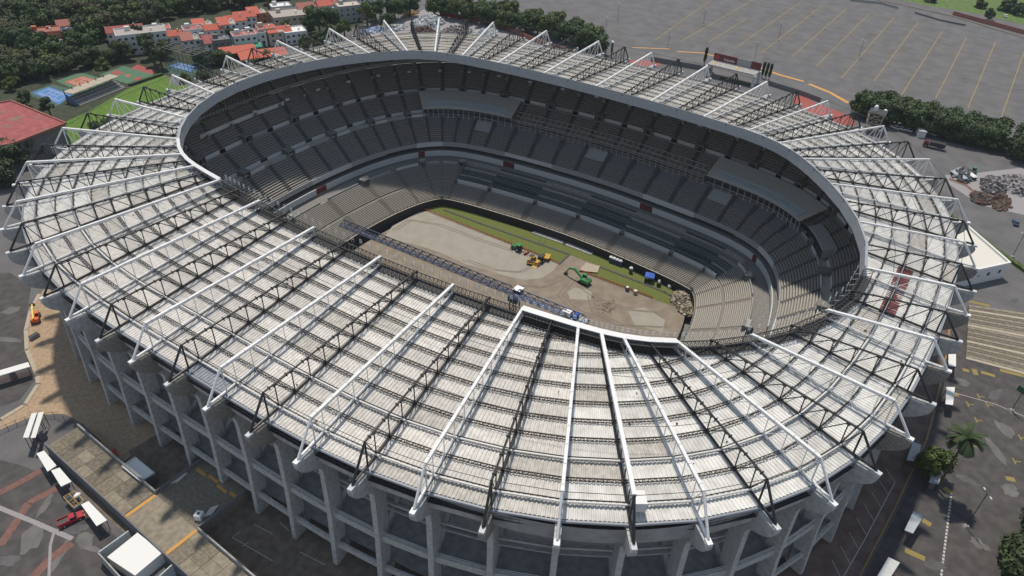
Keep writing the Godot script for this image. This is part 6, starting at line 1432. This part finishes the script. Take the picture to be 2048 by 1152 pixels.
func site_objects():
	slab_deck()
	var g := "white canopies over the turnstiles"
	canopy([Vector3(-124.44, 3.40, -37.93), Vector3(-123.05, 3.40, -37.43), Vector3(-123.85, 3.40, -31.17), Vector3(-125.84, 3.40, -31.16)], 3.4, "white flat turnstile canopy under the butterfly canopy beside the deck wall", g)
	canopy([Vector3(-125.27, 3.40, -30.81), Vector3(-123.79, 3.40, -30.12), Vector3(-124.47, 3.40, -24.47), Vector3(-126.45, 3.40, -25.02)], 3.4, "white flat turnstile canopy next to the yellow railed skip", g)
	canopy([Vector3(-126.71, 3.40, -17.33), Vector3(-125.34, 3.40, -16.89), Vector3(-125.93, 3.40, -9.53), Vector3(-127.94, 3.40, -9.94)], 3.4, "white flat turnstile canopy closest to the red pickup", g)
	canopy([Vector3(-118.88, 4.50, -49.26), Vector3(-118.09, 4.80, -48.19), Vector3(-123.31, 4.80, -42.27), Vector3(-123.92, 4.50, -43.61)], 4.5, "white butterfly canopy leaf on the sandy track side", g)
	canopy([Vector3(-117.90, 4.80, -47.91), Vector3(-116.91, 4.50, -47.56), Vector3(-122.35, 4.50, -41.37), Vector3(-123.14, 4.80, -41.77)], 4.5, "white butterfly canopy leaf on the slab deck side", g)
	canopy([Vector3(-116.86, 3.40, -72.23), Vector3(-109.39, 3.40, -68.72), Vector3(-110.01, 3.40, -66.68), Vector3(-117.88, 3.40, -70.24)], 3.4, "long narrow white canopy across the road by the kerb", g)
	canopy([Vector3(33.69, 3.40, 127.45), Vector3(34.92, 3.40, 129.18), Vector3(29.21, 3.40, 129.85), Vector3(28.45, 3.40, 128.10)], 3.4, "white canopy at the foot of the wide terraced steps", g)
	canopy([Vector3(18.88, 3.40, 128.81), Vector3(20.19, 3.40, 130.67), Vector3(12.59, 3.40, 131.11), Vector3(11.86, 3.40, 129.47)], 3.4, "white canopy on the kerb above the palm tree", g)
	canopy([Vector3(-28.08, 3.40, 128.23), Vector3(-28.03, 3.40, 130.31), Vector3(-34.27, 3.40, 129.10), Vector3(-34.38, 3.40, 127.46)], 3.4, "pale canopy on the kerb opposite the lone street lamp", g, M.pale_metal)
	canopy([Vector3(-43.17, 3.40, 125.88), Vector3(-43.18, 3.40, 128.07), Vector3(-48.94, 3.40, 126.84), Vector3(-49.60, 3.40, 124.72)], 3.4, "pale canopy on the kerb at the end of the red pavement", g, M.parapet_white)
	canopy([Vector3(-6.10, 3.00, 124.79), Vector3(-6.12, 3.00, 126.67), Vector3(-12.00, 3.00, 126.69), Vector3(-13.17, 3.00, 124.50)], 3.0, "grey corrugated shed roof under the bushy roadside tree", "", M.pale_metal)
	canopy([Vector3(-13.91, 3.00, 130.06), Vector3(-13.34, 3.00, 131.87), Vector3(-16.42, 3.00, 131.86), Vector3(-17.12, 3.00, 129.89)], 3.0, "small grey and red kiosk roof at the foot of the palm", "", M.pale_metal)
	# walled enclosure with white roof
	var t := thing("kiosk_block", "white roofed service block inside grey walls at the deck", "building", Vector3(-127.71, 0.0, 0.03))
	var q := [Vector3(-130.81, 3.00, -2.16), Vector3(-124.15, 3.00, -2.25), Vector3(-124.17, 3.00, 5.75), Vector3(-130.17, 3.00, 5.78)]
	var l := []
	for p in q: l.append(p - t.position)
	var b := MB.new(); b.hexa([l[0] * Vector3(1, 0, 1), l[1] * Vector3(1, 0, 1), l[2] * Vector3(1, 0, 1), l[3] * Vector3(1, 0, 1), l[0], l[1], l[2], l[3]]); part(t, "block", b, M.white_roof)
	b = MB.new(); wall_line(b, [Vector3(-131.31, 3.50, -4.06) - t.position, Vector3(-125.14, 3.50, -3.68) - t.position], .25, 0, 3.5); part(t, "wall", b, M.pale_metal)
	b = MB.new(); wall_line(b, [Vector3(-131.31, 3.50, -4.06) - t.position, Vector3(-132.29, 3.50, 7.60) - t.position], .25, 0, 3.5); part(t, "wall", b, M.concrete)
	b = MB.new(); wall_line(b, [Vector3(-125.03, 3.50, 9.89) - t.position, Vector3(-128.75, 3.50, 10.06) - t.position], .25, 0, 3.5); part(t, "wall", b, M.pale_metal)
	t = thing("ticket_hut", "low hut with white flat roof and parapet beside the deck wall", "hut", Vector3(-113.29, 0.0, -19.25))
	q = [Vector3(-115.88, 3.20, -19.76), Vector3(-112.76, 3.20, -19.71), Vector3(-113.05, 3.20, -12.56), Vector3(-116.08, 3.20, -12.90)]
	l = []
	for p in q: l.append(p - t.position)
	b = MB.new(); b.hexa([l[0] * Vector3(1, 0, 1), l[1] * Vector3(1, 0, 1), l[2] * Vector3(1, 0, 1), l[3] * Vector3(1, 0, 1), l[0] - Vector3(0, .25, 0), l[1] - Vector3(0, .25, 0), l[2] - Vector3(0, .25, 0), l[3] - Vector3(0, .25, 0)]); part(t, "wall", b, M.slate_wall)
	part(t, "roof", poly_sheet(l, 2.98), M.white_roof)
	b = MB.new(); wall_line(b, [l[0], l[1], l[2], l[3], l[0]], .22, 2.9, 3.25); part(t, "parapet", b, M.parapet_white)
	# skip
	t = thing("waste_skip", "grey waste skip with yellow top rails and a white sack", "skip", Vector3(-126.65, 0.0, -22.00))
	q = [Vector3(-127.37, 2.20, -23.23), Vector3(-125.13, 2.20, -22.94), Vector3(-125.46, 2.20, -19.12), Vector3(-127.69, 2.20, -19.24)]
	l = []
	for p in q: l.append(p - t.position)
	b = MB.new()
	for i in 4:
		var a: Vector3 = l[i]; var c: Vector3 = l[(i + 1) % 4]
		b.hexa([a * Vector3(.8, 0, .8), c * Vector3(.8, 0, .8), c * Vector3(.76, 0, .76), a * Vector3(.76, 0, .76), a * Vector3(1, .8, 1), c * Vector3(1, .8, 1), c * Vector3(.95, .8, .95), a * Vector3(.95, .8, .95)])
	part(t, "body", b, M.pale_metal)
	part(t, "floor", poly_sheet([l[0] * .8, l[1] * .8, l[2] * .8, l[3] * .8], .4), M.dark_metal)
	for i in 4: rod(t, "top_rail", l[i], l[(i + 1) % 4], .07, M.yellow_paint); rod(t, "rail_post", l[i] * Vector3(1, .7, 1), l[i], .06, M.yellow_paint)
	rod(t, "top_rail", l[0].lerp(l[1], .5), l[3].lerp(l[2], .5), .06, M.yellow_paint); rod(t, "top_rail", l[0].lerp(l[3], .5), l[1].lerp(l[2], .5), .06, M.yellow_paint)
	b = MB.new(); b.ball(Vector3(.5, 1.9, .5), Vector3(.8, .5, .6), 10)
	var sk := thing("bulk_sack", "white bulk sack lying on the yellow railed skip", "sack", Vector3(-125.93, 0.0, -22.09)); part(sk, "sack", b, M.plastic_white)
	car(Vector3(-129.24, 0.0, -18.25), -0.320, M.red_paint, "red pickup truck parked beside the white turnstile canopy", true, "", "pickup_truck")
	for i in 3: car([Vector3(198.84, 0.0, 85.54), Vector3(199.37, 0.0, 88.03), Vector3(199.43, 0.0, 90.79)][i], 1.2, M.plastic_white, "white car parked under the tree row beside the small office", false, "white cars under the trees")
	car(Vector3(201.79, 0.0, 100.96), 1.2, M.plastic_white, "white van parked alone between the small office and the dump truck")
	car(Vector3(133.67, 0.0, 138.44), .2, M.plastic_blue, "dark blue and white car parked on the yard road", false, "", "parked_car")
	car(Vector3(448.86, 0.0, 112.15), .4, M.plastic_white, "white car behind the red fence")
	t = thing("site_office", "white cabin with blue door under the tree row", "cabin", Vector3(198.19, 0.0, 96.27), .3)
	b = MB.new(); b.box(Vector3(0, 1.5, 0), Vector3(7, 3.0, 3)); part(t, "wall", b, M.white_wall)
	b = MB.new(); b.box(Vector3(0, 3.06, 0), Vector3(7.3, .14, 3.3)); part(t, "roof", b, M.pale_metal)
	b = MB.new(); b.box(Vector3(.3, 1.4, 1.52), Vector3(2.4, 2.2, .1)); part(t, "door", b, M.plastic_blue)
	# dump truck
	t = thing("dump_truck", "dark red and black dump truck on the yard road", "truck", Vector3(186.82, 0.0, 103.46), 1.614)
	b = MB.new(); b.prism(PackedVector2Array([Vector2(2.2, .8), Vector2(2.2, 2.7), Vector2(3.6, 2.7), Vector2(4.2, 1.8), Vector2(4.3, .8)]), Vector3.ZERO, Vector3.RIGHT, Vector3.UP, Vector3(0, 0, 1.2)); var cb := part(t, "cab", b, mat("truck_red", C(.12, .02, .02), .4))
	b = MB.new(); b.box(Vector3(3.75, 2.2, 0), Vector3(.5, .7, 2.0)); part(cb, "windscreen", b, M.glass)
	b = MB.new(); b.hexa([Vector3(-4.2, 1.2, -1.2), Vector3(1.9, 1.2, -1.2), Vector3(1.9, 1.2, 1.2), Vector3(-4.2, 1.2, 1.2), Vector3(-4.4, 2.9, -1.3), Vector3(2.0, 2.9, -1.3), Vector3(2.0, 2.9, 1.3), Vector3(-4.4, 2.9, 1.3)]); part(t, "tipper_body", b, M.dark_metal)
	b = MB.new(); b.box(Vector3(-.2, .95, 0), Vector3(8, .3, 1.1)); part(t, "chassis", b, M.steel_pale)
	for sx in [-3.0, -1.8, 3.1]:
		for sz in [-1.0, 1.0]: wheel(t, Vector3(sx, .55, sz), .55, .4)
	# orange telehandler on the sand
	t = thing("telehandler", "orange telehandler with raised yellow boom on the sandy track", "telehandler", Vector3(-97.40, 0.0, -88.44), 1.061)
	b = MB.new(); b.prism(PackedVector2Array([Vector2(-2.2, .7), Vector2(-2.2, 1.7), Vector2(-.6, 1.7), Vector2(2.1, 1.3), Vector2(2.2, .7)]), Vector3.ZERO, Vector3.RIGHT, Vector3.UP, Vector3(0, 0, .95)); part(t, "body", b, M.orange_paint)
	b = MB.new(); b.box(Vector3(.1, 1.9, .65), Vector3(1.4, 1.3, .8)); var tc := part(t, "cab", b, M.glass)
	b = MB.new(); b.box(Vector3(.1, 2.6, .65), Vector3(1.5, .12, .9)); part(tc, "cab_roof", b, M.orange_paint)
	for sx in [-1.5, 1.5]:
		for sz in [-.95, .95]: wheel(t, Vector3(sx, .6, sz), .6, .45)
	rod(t, "boom", Vector3(-2.0, 1.9, -.2), Vector3(3.4, 3.0, -.2), .22, mat("boom_yellow", C(.62, .52, .12), .5), true)
	b = MB.new(); b.box(Vector3(3.7, 2.8, -.2), Vector3(.2, .9, 1.3)); part(t, "carriage", b, M.dark_metal)
	t = thing("pallet_stack", "stack of grey boards behind the orange telehandler", "pallets", Vector3(-101.82, 0.0, -81.25), .1)
	for i in 5:
		b = MB.new(); b.box(Vector3(0, .12 + i * .24, 0), Vector3(2.4, .16, 1.2)); part(t, "board", b, M.steel_pale if i % 2 else M.dark_metal)
	for p in [Vector3(-113.48, 0.0, -27.87), Vector3(-113.92, 0.0, -26.45)]:
		t = thing("orange_barrier", "orange plastic barrier on the narrow strip beside the deck", "barrier", p, .7, "orange barriers by the deck")
		b = MB.new(); b.prism(PackedVector2Array([Vector2(-.3, 0), Vector2(-.12, .5), Vector2(-.1, .95), Vector2(.1, .95), Vector2(.12, .5), Vector2(.3, 0)]), Vector3.ZERO, Vector3(0, 0, 1), Vector3.UP, Vector3(.75, 0, 0)); part(t, "shell", b, M.orange_paint)
		b = MB.new(); b.box(Vector3(0, .6, 0), Vector3(1.52, .12, .3)); part(t, "stripe", b, M.plastic_white)
	# entrance gate with its red sign
	t = thing("entrance_gate", "pale entrance gate bridge carrying the red stadium sign", "gate", Vector3(209.09, 0.0, -9.67))
	var a0: Vector3 = Vector3.ZERO; var a1: Vector3 = Vector3(208.38, 0.0, 15.71) - t.position
	var dv := a1.normalized(); var sd := dv.cross(Vector3.UP)
	if sd.x < 0: sd = -sd
	b = MB.new(); b.bar(a0 + sd * 4 + Vector3(0, 6.2, 0), a1 + sd * 4 + Vector3(0, 6.2, 0), 8.0, .5); part(t, "bridge_deck", b, M.concrete)
	for p in [a0, a0 + sd * 8, a1, a1 + sd * 8]:
		b = MB.new(); b.bar(p, p + Vector3(0, 6, 0), 1.3); part(t, "pier", b, M.parapet_white)
	var N := -sd
	for w in [[0.0, .5, M.parapet_red], [.5, .79, M.parapet_grey], [.79, 1.0, M.parapet_red]]:
		b = MB.new(); b.bar(a0.lerp(a1, w[0]) + sd * 8 + Vector3(0, 8.4, 0), a0.lerp(a1, w[1]) + sd * 8 + Vector3(0, 8.4, 0), .3, 3.6); part(t, "sign_panel", b, w[2])
	var tm := TextMesh.new(); tm.text = "Estadio"; tm.font = SystemFont.new(); tm.font_size = 64; tm.pixel_size = .026; tm.depth = .06
	var to := MeshInstance3D.new(); to.name = "sign_lettering"; to.mesh = tm; to.material_override = M.plastic_white
	var bx := dv
	if bx.cross(Vector3.UP).dot(N) < 0: bx = -bx
	to.transform = Transform3D(Basis(bx, Vector3.UP, bx.cross(Vector3.UP)), a0.lerp(a1, .34) + sd * 7.78 + Vector3(0, 8.0, 0)); t.add_child(to)
	b = MB.new(); b.tube(a0.lerp(a1, .07) + sd * 7.82 + Vector3(0, 8.4, 0), a0.lerp(a1, .07) + sd * 7.74 + Vector3(0, 8.4, 0), 1.3, 1.3, 18); part(t, "round_emblem", b, mat("emblem_red", C(.36, .03, .05), .5))
	for f in [.08, .56]:
		b = MB.new(); b.bar(a0.lerp(a1, f) + sd * 3.0 + Vector3(0, 6.48, 0), a0.lerp(a1, f + .06) + sd * 3.0 + Vector3(0, 6.48, 0), 3.0, .04); part(t, "painted_square", b, M.paint_orange)
	# red paved ground beside the gate
	setting("red_paving", poly_sheet([Vector3(205.92, 0.0, -52.94), Vector3(216.13, 0.0, -37.67), Vector3(207.59, 0.0, -34.49), Vector3(196.34, 0.0, -49.77)], .06), M.court_red)
	setting("red_paving", poly_sheet([Vector3(219.19, 0.0, 34.95), Vector3(208.05, 0.0, 47.31), Vector3(201.23, 0.0, 65.34), Vector3(191.86, 0.0, 70.08), Vector3(182.82, 0.0, 58.34), Vector3(201.04, 0.0, 38.31)], .06), M.court_red)
	# lattice tower with radomes
	t = thing("antenna_tower", "rusty cream lattice tower with two white radomes", "antenna tower", Vector3(189.02, 0.0, 77.23))
	for c in [[-2.5, -2.5], [2.5, -2.5], [2.5, 2.5], [-2.5, 2.5]]: rod(t, "leg", Vector3(c[0], 0, c[1]), Vector3(c[0] * 1.3, 9.2, c[1] * 1.3), .16, M.kerb)
	for i in 4:
		for k in 4:
			var c := [Vector3(-2.5, 0, -2.5), Vector3(2.5, 0, -2.5), Vector3(2.5, 0, 2.5), Vector3(-2.5, 0, 2.5)]
			var f0 := 1.0 + .075 * i; var f1 := 1.0 + .075 * (i + 1)
			rod(t, "brace", c[k] * f0 + Vector3(0, i * 2.3, 0), c[(k + 1) % 4] * f1 + Vector3(0, (i + 1) * 2.3, 0), .09, M.kerb)
			rod(t, "brace", c[(k + 1) % 4] * f0 + Vector3(0, i * 2.3, 0), c[k] * f1 + Vector3(0, (i + 1) * 2.3, 0), .09, M.kerb)
			rod(t, "ring", c[k] * f1 + Vector3(0, (i + 1) * 2.3, 0), c[(k + 1) % 4] * f1 + Vector3(0, (i + 1) * 2.3, 0), .09, M.kerb)
	b = MB.new(); b.box(Vector3(0, 9.3, 0), Vector3(6.6, .12, 6.6)); part(t, "platform", b, M.dark_metal)
	for p in [Vector3(0, 10.9, -1), Vector3(4.6, 8.3, 2.6)]:
		b = MB.new(); b.ball(p, Vector3(.95, 1.2, .95), 14); b.tube(p - Vector3(0, 1.6, 0), p, .8, .92, 12); part(t, "radome", b, M.plastic_white)
	# terraced steps at the right
	t = thing("terraced_steps", "wide stained concrete steps descending beside the stadium", "steps", Vector3(48.94, 0.0, 131.78))
	var e0: Vector3 = Vector3(39.37, 0.0, 132.42) - t.position; var e1: Vector3 = Vector3(43.07, 0.0, 155.00) - t.position; var f0: Vector3 = Vector3(64.17, 0.0, 129.74) - t.position; var f1: Vector3 = Vector3(73.38, 0.0, 154.20) - t.position
	for i in 24:
		var s0 := i / 24.0; var s1 := (i + 1) / 24.0
		var y := .12 + i * .1
		b = MB.new(); b.hexa([e0.lerp(f0, s0), e1.lerp(f1, s0), e1.lerp(f1, s1), e0.lerp(f0, s1), e0.lerp(f0, s0) + Vector3(0, y, 0), e1.lerp(f1, s0) + Vector3(0, y, 0), e1.lerp(f1, s1) + Vector3(0, y, 0), e0.lerp(f0, s1) + Vector3(0, y, 0)])
		part(t, "step", b, M.kerb if i % 7 == 0 else (M.deck_b if i % 2 else M.deck_c))
	# lamps
	lamp_post(Vector3(-22.56, 0.0, 139.02), 11.3, "single tall street lamp on a concrete footing in the service road")
	lamp_post(Vector3(23.58, 0.0, 144.63), 6.6, "street lamp carrying a green route sign", "", 1)
	b = MB.new(); b.box(Vector3(.6, 6.9, 0), Vector3(2.0, 1.7, .1), Basis(Vector3.UP, .5)); part(get_node("street_lamp_001"), "route_sign", b, M.court_green)
	lamp_post(Vector3(107.17, 0.0, 139.25), 9.0, "thin street lamp standing in the hedge by the white building")
	for p in [Vector3(294.53, 0.0, -43.88), Vector3(293.79, 0.0, 3.17), Vector3(292.79, 0.0, 49.76), Vector3(249.99, 0.0, 3.17), Vector3(237.69, 0.0, -83.11), Vector3(270.24, 0.0, -91.11), Vector3(240.01, 0.0, -44.17)]: lamp_post(p, 10.0, "tall lamp standing among the rows of the far car park", "car park lamps")
	# far red fence, low walls
	for w in [[[Vector3(429.63, 0.0, 81.96), Vector3(422.02, 0.0, 99.45), Vector3(409.48, 0.0, 129.04)], 2.6, M.tile_dull, "red slatted fence along the far edge of the car park"], [[Vector3(437.68, 0.0, 9.56), Vector3(432.68, 0.0, 48.01), Vector3(425.70, 0.0, 80.89), Vector3(399.62, 0.0, 129.55)], .6, M.kerb, "long low pale wall behind the far car park"], [[Vector3(416.10, 0.0, 60.39), Vector3(407.70, 0.0, 77.07), Vector3(406.07, 0.0, 92.21)], 1.1, M.slate_wall, "dark green low barrier on the far car park edge"], [[Vector3(419.68, 0.0, 17.05), Vector3(425.79, 0.0, 36.02), Vector3(420.17, 0.0, 48.53)], 1.6, M.concrete, "grey concrete gatehouse wall at the far car park corner"], [[Vector3(212.28, 0.0, -42.46), Vector3(216.14, 0.0, -15.19), Vector3(215.12, 0.0, -9.21)], 2.6, M.slate_wall, "dark paling fence at the emblem end of the entrance gate"], [[Vector3(216.97, 0.0, 21.01), Vector3(213.48, 0.0, 38.53), Vector3(209.62, 0.0, 49.32)], 2.4, M.slate_wall, "dark paling fence beyond the three gate cypresses"], [[Vector3(207.42, 0.0, -182.82), Vector3(208.01, 0.0, -175.47), Vector3(211.39, 0.0, -155.16)], 2.6, M.red_paint, "bright red site hoarding under the tree row"], [[Vector3(211.39, 0.0, -155.16), Vector3(209.46, 0.0, -135.54), Vector3(201.32, 0.0, -112.81), Vector3(195.06, 0.0, -85.99)], 2.4, M.tile_dull, "dull red hoarding behind the far stand"]]:
		t = thing("boundary_wall" if w[1] < 2 else "fence", w[3], "wall" if w[1] < 2 else "fence", w[0][0])
		var pts := []
		for p in w[0]: pts.append(p - t.position)
		for i in pts.size() - 1:
			b = MB.new(); wall_line(b, [pts[i], pts[i + 1]], .3, 0, w[1]); part(t, "panel", b, w[2])
	t = thing("screen_board", "pale green twin box sign at the end of the tree row", "sign", Vector3(201.64, 0.0, -60.82), .5)
	for i in 2:
		b = MB.new(); b.box(Vector3(i * 3.0, 6.6 - i * .6, 0), Vector3(2.6, 5.0, 1.0)); part(t, "board", b, M.court_teal)
		b = MB.new(); b.box(Vector3(i * 3.0, 9.2 - i * .6, 0), Vector3(2.7, .3, 1.1)); part(t, "top_cover", b, M.pale_metal)
		rod(t, "post", Vector3(i * 3.0, 0, 0), Vector3(i * 3.0, 5, 0), .2, M.dark_metal)
	# long fence and rails along the kerbs
	net_fence([Vector3(33.25, -14.50, -56.18), Vector3(32.64, -14.50, -28.64), Vector3(32.46, -14.50, -6.15), Vector3(31.88, -14.50, 6.26)], "orange safety net along the edge of the graded gravel")
	net_fence([Vector3(32.30, -14.50, 14.81), Vector3(32.52, -14.50, 29.45), Vector3(32.75, -14.50, 42.48)], "orange safety net beside the dug brown earth")
	for f in [[[Vector3(56.75, 0.0, 126.89), Vector3(39.53, 0.0, 127.93), Vector3(24.83, 0.0, 128.16), Vector3(10.48, 0.0, 128.40), Vector3(-0.19, 0.0, 128.28), Vector3(-26.55, 0.0, 125.52), Vector3(-47.85, 0.0, 122.75)], "thin dark mesh fence along the red pavement kerb"], [[Vector3(-125.07, 0.0, -54.24), Vector3(-121.46, 0.0, -53.46), Vector3(-117.81, 0.0, -52.16), Vector3(-115.00, 0.0, -49.01), Vector3(-113.69, 0.0, -42.91), Vector3(-114.39, 0.0, -35.74)], "thin iron railing curving above the deck end"], [[Vector3(-13.76, 0.0, -251.41), Vector3(6.04, 0.0, -256.74), Vector3(19.62, 0.0, -258.15), Vector3(21.24, 0.0, -235.43)], "green mesh fence round the tennis courts"], [[Vector3(-12.44, 0.0, -249.71), Vector3(-12.53, 0.0, -237.37), Vector3(-12.36, 0.0, -225.09)], "green windbreak fence before the blue tennis court"]]:
		t = thing("railing", f[1], "fence", f[0][0])
		for i in f[0].size() - 1:
			var p0: Vector3 = f[0][i] - t.position; var p1: Vector3 = f[0][i + 1] - t.position
			var n := maxi(2, int((p1 - p0).length() / 3.0))
			for k in n: rod(t, "post", p0.lerp(p1, float(k) / n), p0.lerp(p1, float(k) / n) + Vector3(0, 1.9, 0), .05, M.dark_metal)
			for yy in [.4, 1.1, 1.8]: rod(t, "rail", p0 + Vector3(0, yy, 0), p1 + Vector3(0, yy, 0), .035, M.dark_metal)
	# heaps
	heap(Vector3(187.86, 0.0, -177.10), 13, 9, 4.5, 500, [M.rubble, M.parapet_white, M.pale_metal], 1.0, "grey and white demolition rubble heap behind the far stand", 1)
	heap(Vector3(170.91, 0.0, -167.26), 9, 7, 4.0, 350, [M.rust, M.rust, M.rubble_dark], 1.0, "rusty brown scrap heap behind the far stand", 2)
	heap(Vector3(184.72, 0.0, -153.44), 12, 8, 3.5, 450, [M.rust, M.rubble, M.rubble], 1.0, "mixed brown and grey scrap heap beside the red hoarding", 3)
	heap(Vector3(191.49, 0.0, -139.31), 14, 6, 2.4, 350, [M.rubble, M.parapet_white, M.pale_metal], 1.1, "pale sheet metal waste spread behind the far stand", 4)
	heap(Vector3(168.08, 0.0, -185.57), 10, 5, 1.4, 160, [M.rubble, M.rubble, M.parapet_white], 1.0, "low heap of grey rubble in the gravel yard", 5)
	heap(Vector3(156.95, 0.0, -193.06), 9, 4, 1.5, 160, [M.canopy_blue, M.blue_cloth, M.rubble], 1.0, "blue tarpaulins and crates beside the yard trees", 6)
	heap(Vector3(197.57, 0.0, -197.90), 7, 3, 1.2, 130, [M.yellow_paint, M.paint_orange, M.rubble_dark], .9, "stack of orange barriers heaped in the yard", 7)
	heap(Vector3(162.51, 0.0, 128.68), 9, 4.5, 2.4, 380, [M.rubble_dark, M.gravel, M.rubble_dark], 1.0, "dark grey rubble mound in the yard by the road", 8)
	heap(Vector3(164.82, 0.0, 117.58), 7, 4, 2.0, 220, [M.rubble_dark, M.dark_metal, M.rubble_dark, M.rubble], 1.1, "dark skips and plastic waste heap nearest the stadium eave", 9)
	heap(Vector3(147.21, 0.0, 125.66), 5.5, 3.5, 1.3, 220, [M.rubble_dark, M.rust, M.rubble_dark, M.rust, M.bark], 1.1, "black and rust scrap pile inside the orange mesh", 10)
	heap(Vector3(168.78, 0.0, 137.06), 10, 7, 3.0, 300, [M.gravel, M.rubble_dark, M.gravel], .9, "pale smooth gravel stockpile behind the dark rubble mound", 11)
	heap(Vector3(148.83, 0.0, 132.39), 8, 3, 1.0, 150, [M.rust, M.bark], 1.2, "rusty girders and timber lying by the yard road", 12)
	heap(Vector3(38.44, -14.50, 50.40), 5, 3.4, 1.8, 320, [M.bark, M.kerb, M.dirt_brown], .7, "heap of broken timber and rubble at the pitch corner", 13)
	heap(Vector3(34.24, -14.50, 54.45), 4, 3, 1.1, 180, [M.bark, M.dirt_brown, M.kerb], .6, "low strip of broken earth along the pitch wall", 14)
	heap(Vector3(20.09, -14.50, 31.96), 4.5, 2.6, .9, 40, [M.dirt_brown, M.dirt_brown], .35, "smooth brown spoil mound on the pitch", 15)
	net_fence([Vector3(157.44, 0.0, 113.47), Vector3(155.66, 0.0, 119.50), Vector3(149.35, 0.0, 124.58), Vector3(144.50, 0.0, 128.49)], "orange mesh fence round the scrap piles by the yard road")
	t = thing("mini_loader", "small green loader working at the yard heaps", "loader", Vector3(170.43, 0.0, 120.68), .8)
	for sx in [-.8, .8]:
		for sz in [-.7, .7]: wheel(t, Vector3(sx, .45, sz), .45, .35)
	b = MB.new(); b.prism(PackedVector2Array([Vector2(-1.5, .5), Vector2(-1.5, 1.4), Vector2(.9, 1.3), Vector2(1.2, .5)]), Vector3.ZERO, Vector3.RIGHT, Vector3.UP, Vector3(0, 0, .6)); part(t, "body", b, M.green_paint)
	b = MB.new(); b.box(Vector3(-.2, 1.9, 0), Vector3(1.1, 1.2, 1.1)); part(t, "cab", b, M.glass)
	b = MB.new(); b.box(Vector3(-.2, 2.55, 0), Vector3(1.3, .12, 1.3)); part(t, "cab_roof", b, M.green_paint)
	b = MB.new(); b.prism(PackedVector2Array([Vector2(1.6, .1), Vector2(1.6, .9), Vector2(2.3, .15)]), Vector3.ZERO, Vector3.RIGHT, Vector3.UP, Vector3(0, 0, .9)); part(t, "bucket", b, M.dark_metal)
	for s in [-.5, .5]: rod(t, "arm", Vector3(-.3, 1.3, s), Vector3(1.7, .6, s), .09, M.green_paint)
	for q2 in [[Vector3(162.65, 0.0, 114.68), M.pale_metal, "pale closed container among the scrap heaps"], [Vector3(160.72, 0.0, 117.85), M.canopy_blue, "light blue covered skip among the scrap heaps"], [Vector3(164.62, 0.0, 120.91), M.plastic_white, "white covered skip beside the green loader"]]:
		t = thing("covered_skip", q2[2], "skip", q2[0], .7)
		b = MB.new(); b.hexa([Vector3(-1.4, 0, -.8), Vector3(1.4, 0, -.8), Vector3(1.4, 0, .8), Vector3(-1.4, 0, .8), Vector3(-1.9, 1.4, -1.0), Vector3(1.9, 1.4, -1.0), Vector3(1.9, 1.4, 1.0), Vector3(-1.9, 1.4, 1.0)]); part(t, "body", b, M.dark_metal)
		b = MB.new(); b.hexa([Vector3(-1.95, 1.4, -1.05), Vector3(1.95, 1.4, -1.05), Vector3(1.95, 1.4, 1.05), Vector3(-1.95, 1.4, 1.05), Vector3(-1.5, 1.8, -.6), Vector3(1.5, 1.8, -.6), Vector3(1.5, 1.8, .6), Vector3(-1.5, 1.8, .6)]); part(t, "cover", b, q2[1])

func view():
	var cam := Camera3D.new(); cam.name = "camera"
	cam.fov = 43.2612; cam.near = .5; cam.far = 4000.0
	cam.transform = Transform3D(Basis(Vector3(0.547668, 0.033225, 0.836036), Vector3(0.479613, 0.806287, -0.346227), Vector3(-0.685588, 0.590591, 0.425642)), cam_at)
	add_child(cam); cam.current = true
	var env := Environment.new()
	var sky := Sky.new(); var sm := ProceduralSkyMaterial.new()
	sm.sky_top_color = Color(.56, .63, .73); sm.sky_horizon_color = Color(.82, .84, .85); sm.sky_curve = .25
	sm.ground_bottom_color = Color(.25, .25, .25); sm.ground_horizon_color = Color(.55, .57, .58); sm.sun_angle_max = 1.0
	sky.sky_material = sm; env.sky = sky; env.background_mode = Environment.BG_SKY; env.background_energy_multiplier = 1.15
	env.tonemap_mode = Environment.TONE_MAPPER_LINEAR; env.tonemap_exposure = .9
	env.sdfgi_enabled = true; env.ssao_enabled = true; env.ssil_enabled = true
	env.fog_enabled = true; env.fog_density = .00007; env.fog_light_color = Color(.66, .70, .75)
	var we := WorldEnvironment.new(); we.name = "sky_environment"; we.environment = env; add_child(we)
	var sun := DirectionalLight3D.new(); sun.name = "sun"
	sun.light_energy = 1.35; sun.light_color = Color(1.0, .955, .895); sun.light_angular_distance = 2.2; sun.shadow_enabled = true
	var el := deg_to_rad(68.5); var az := deg_to_rad(-135.0)
	var dir := Vector3(cos(az) * cos(el), -sin(el), -sin(az) * cos(el))
	sun.transform = Transform3D(Basis.looking_at(dir, Vector3.UP if absf(dir.y) < .99 else Vector3.RIGHT), Vector3(0, 200, 0))
	add_child(sun)

func _ready():
	view()
	materials()
	plan_trusses()
	build_ground(); build_pitch()
	build_stadium()
	build_houses()
	build_trees()
	machines(); tower_crane()
	site_objects()
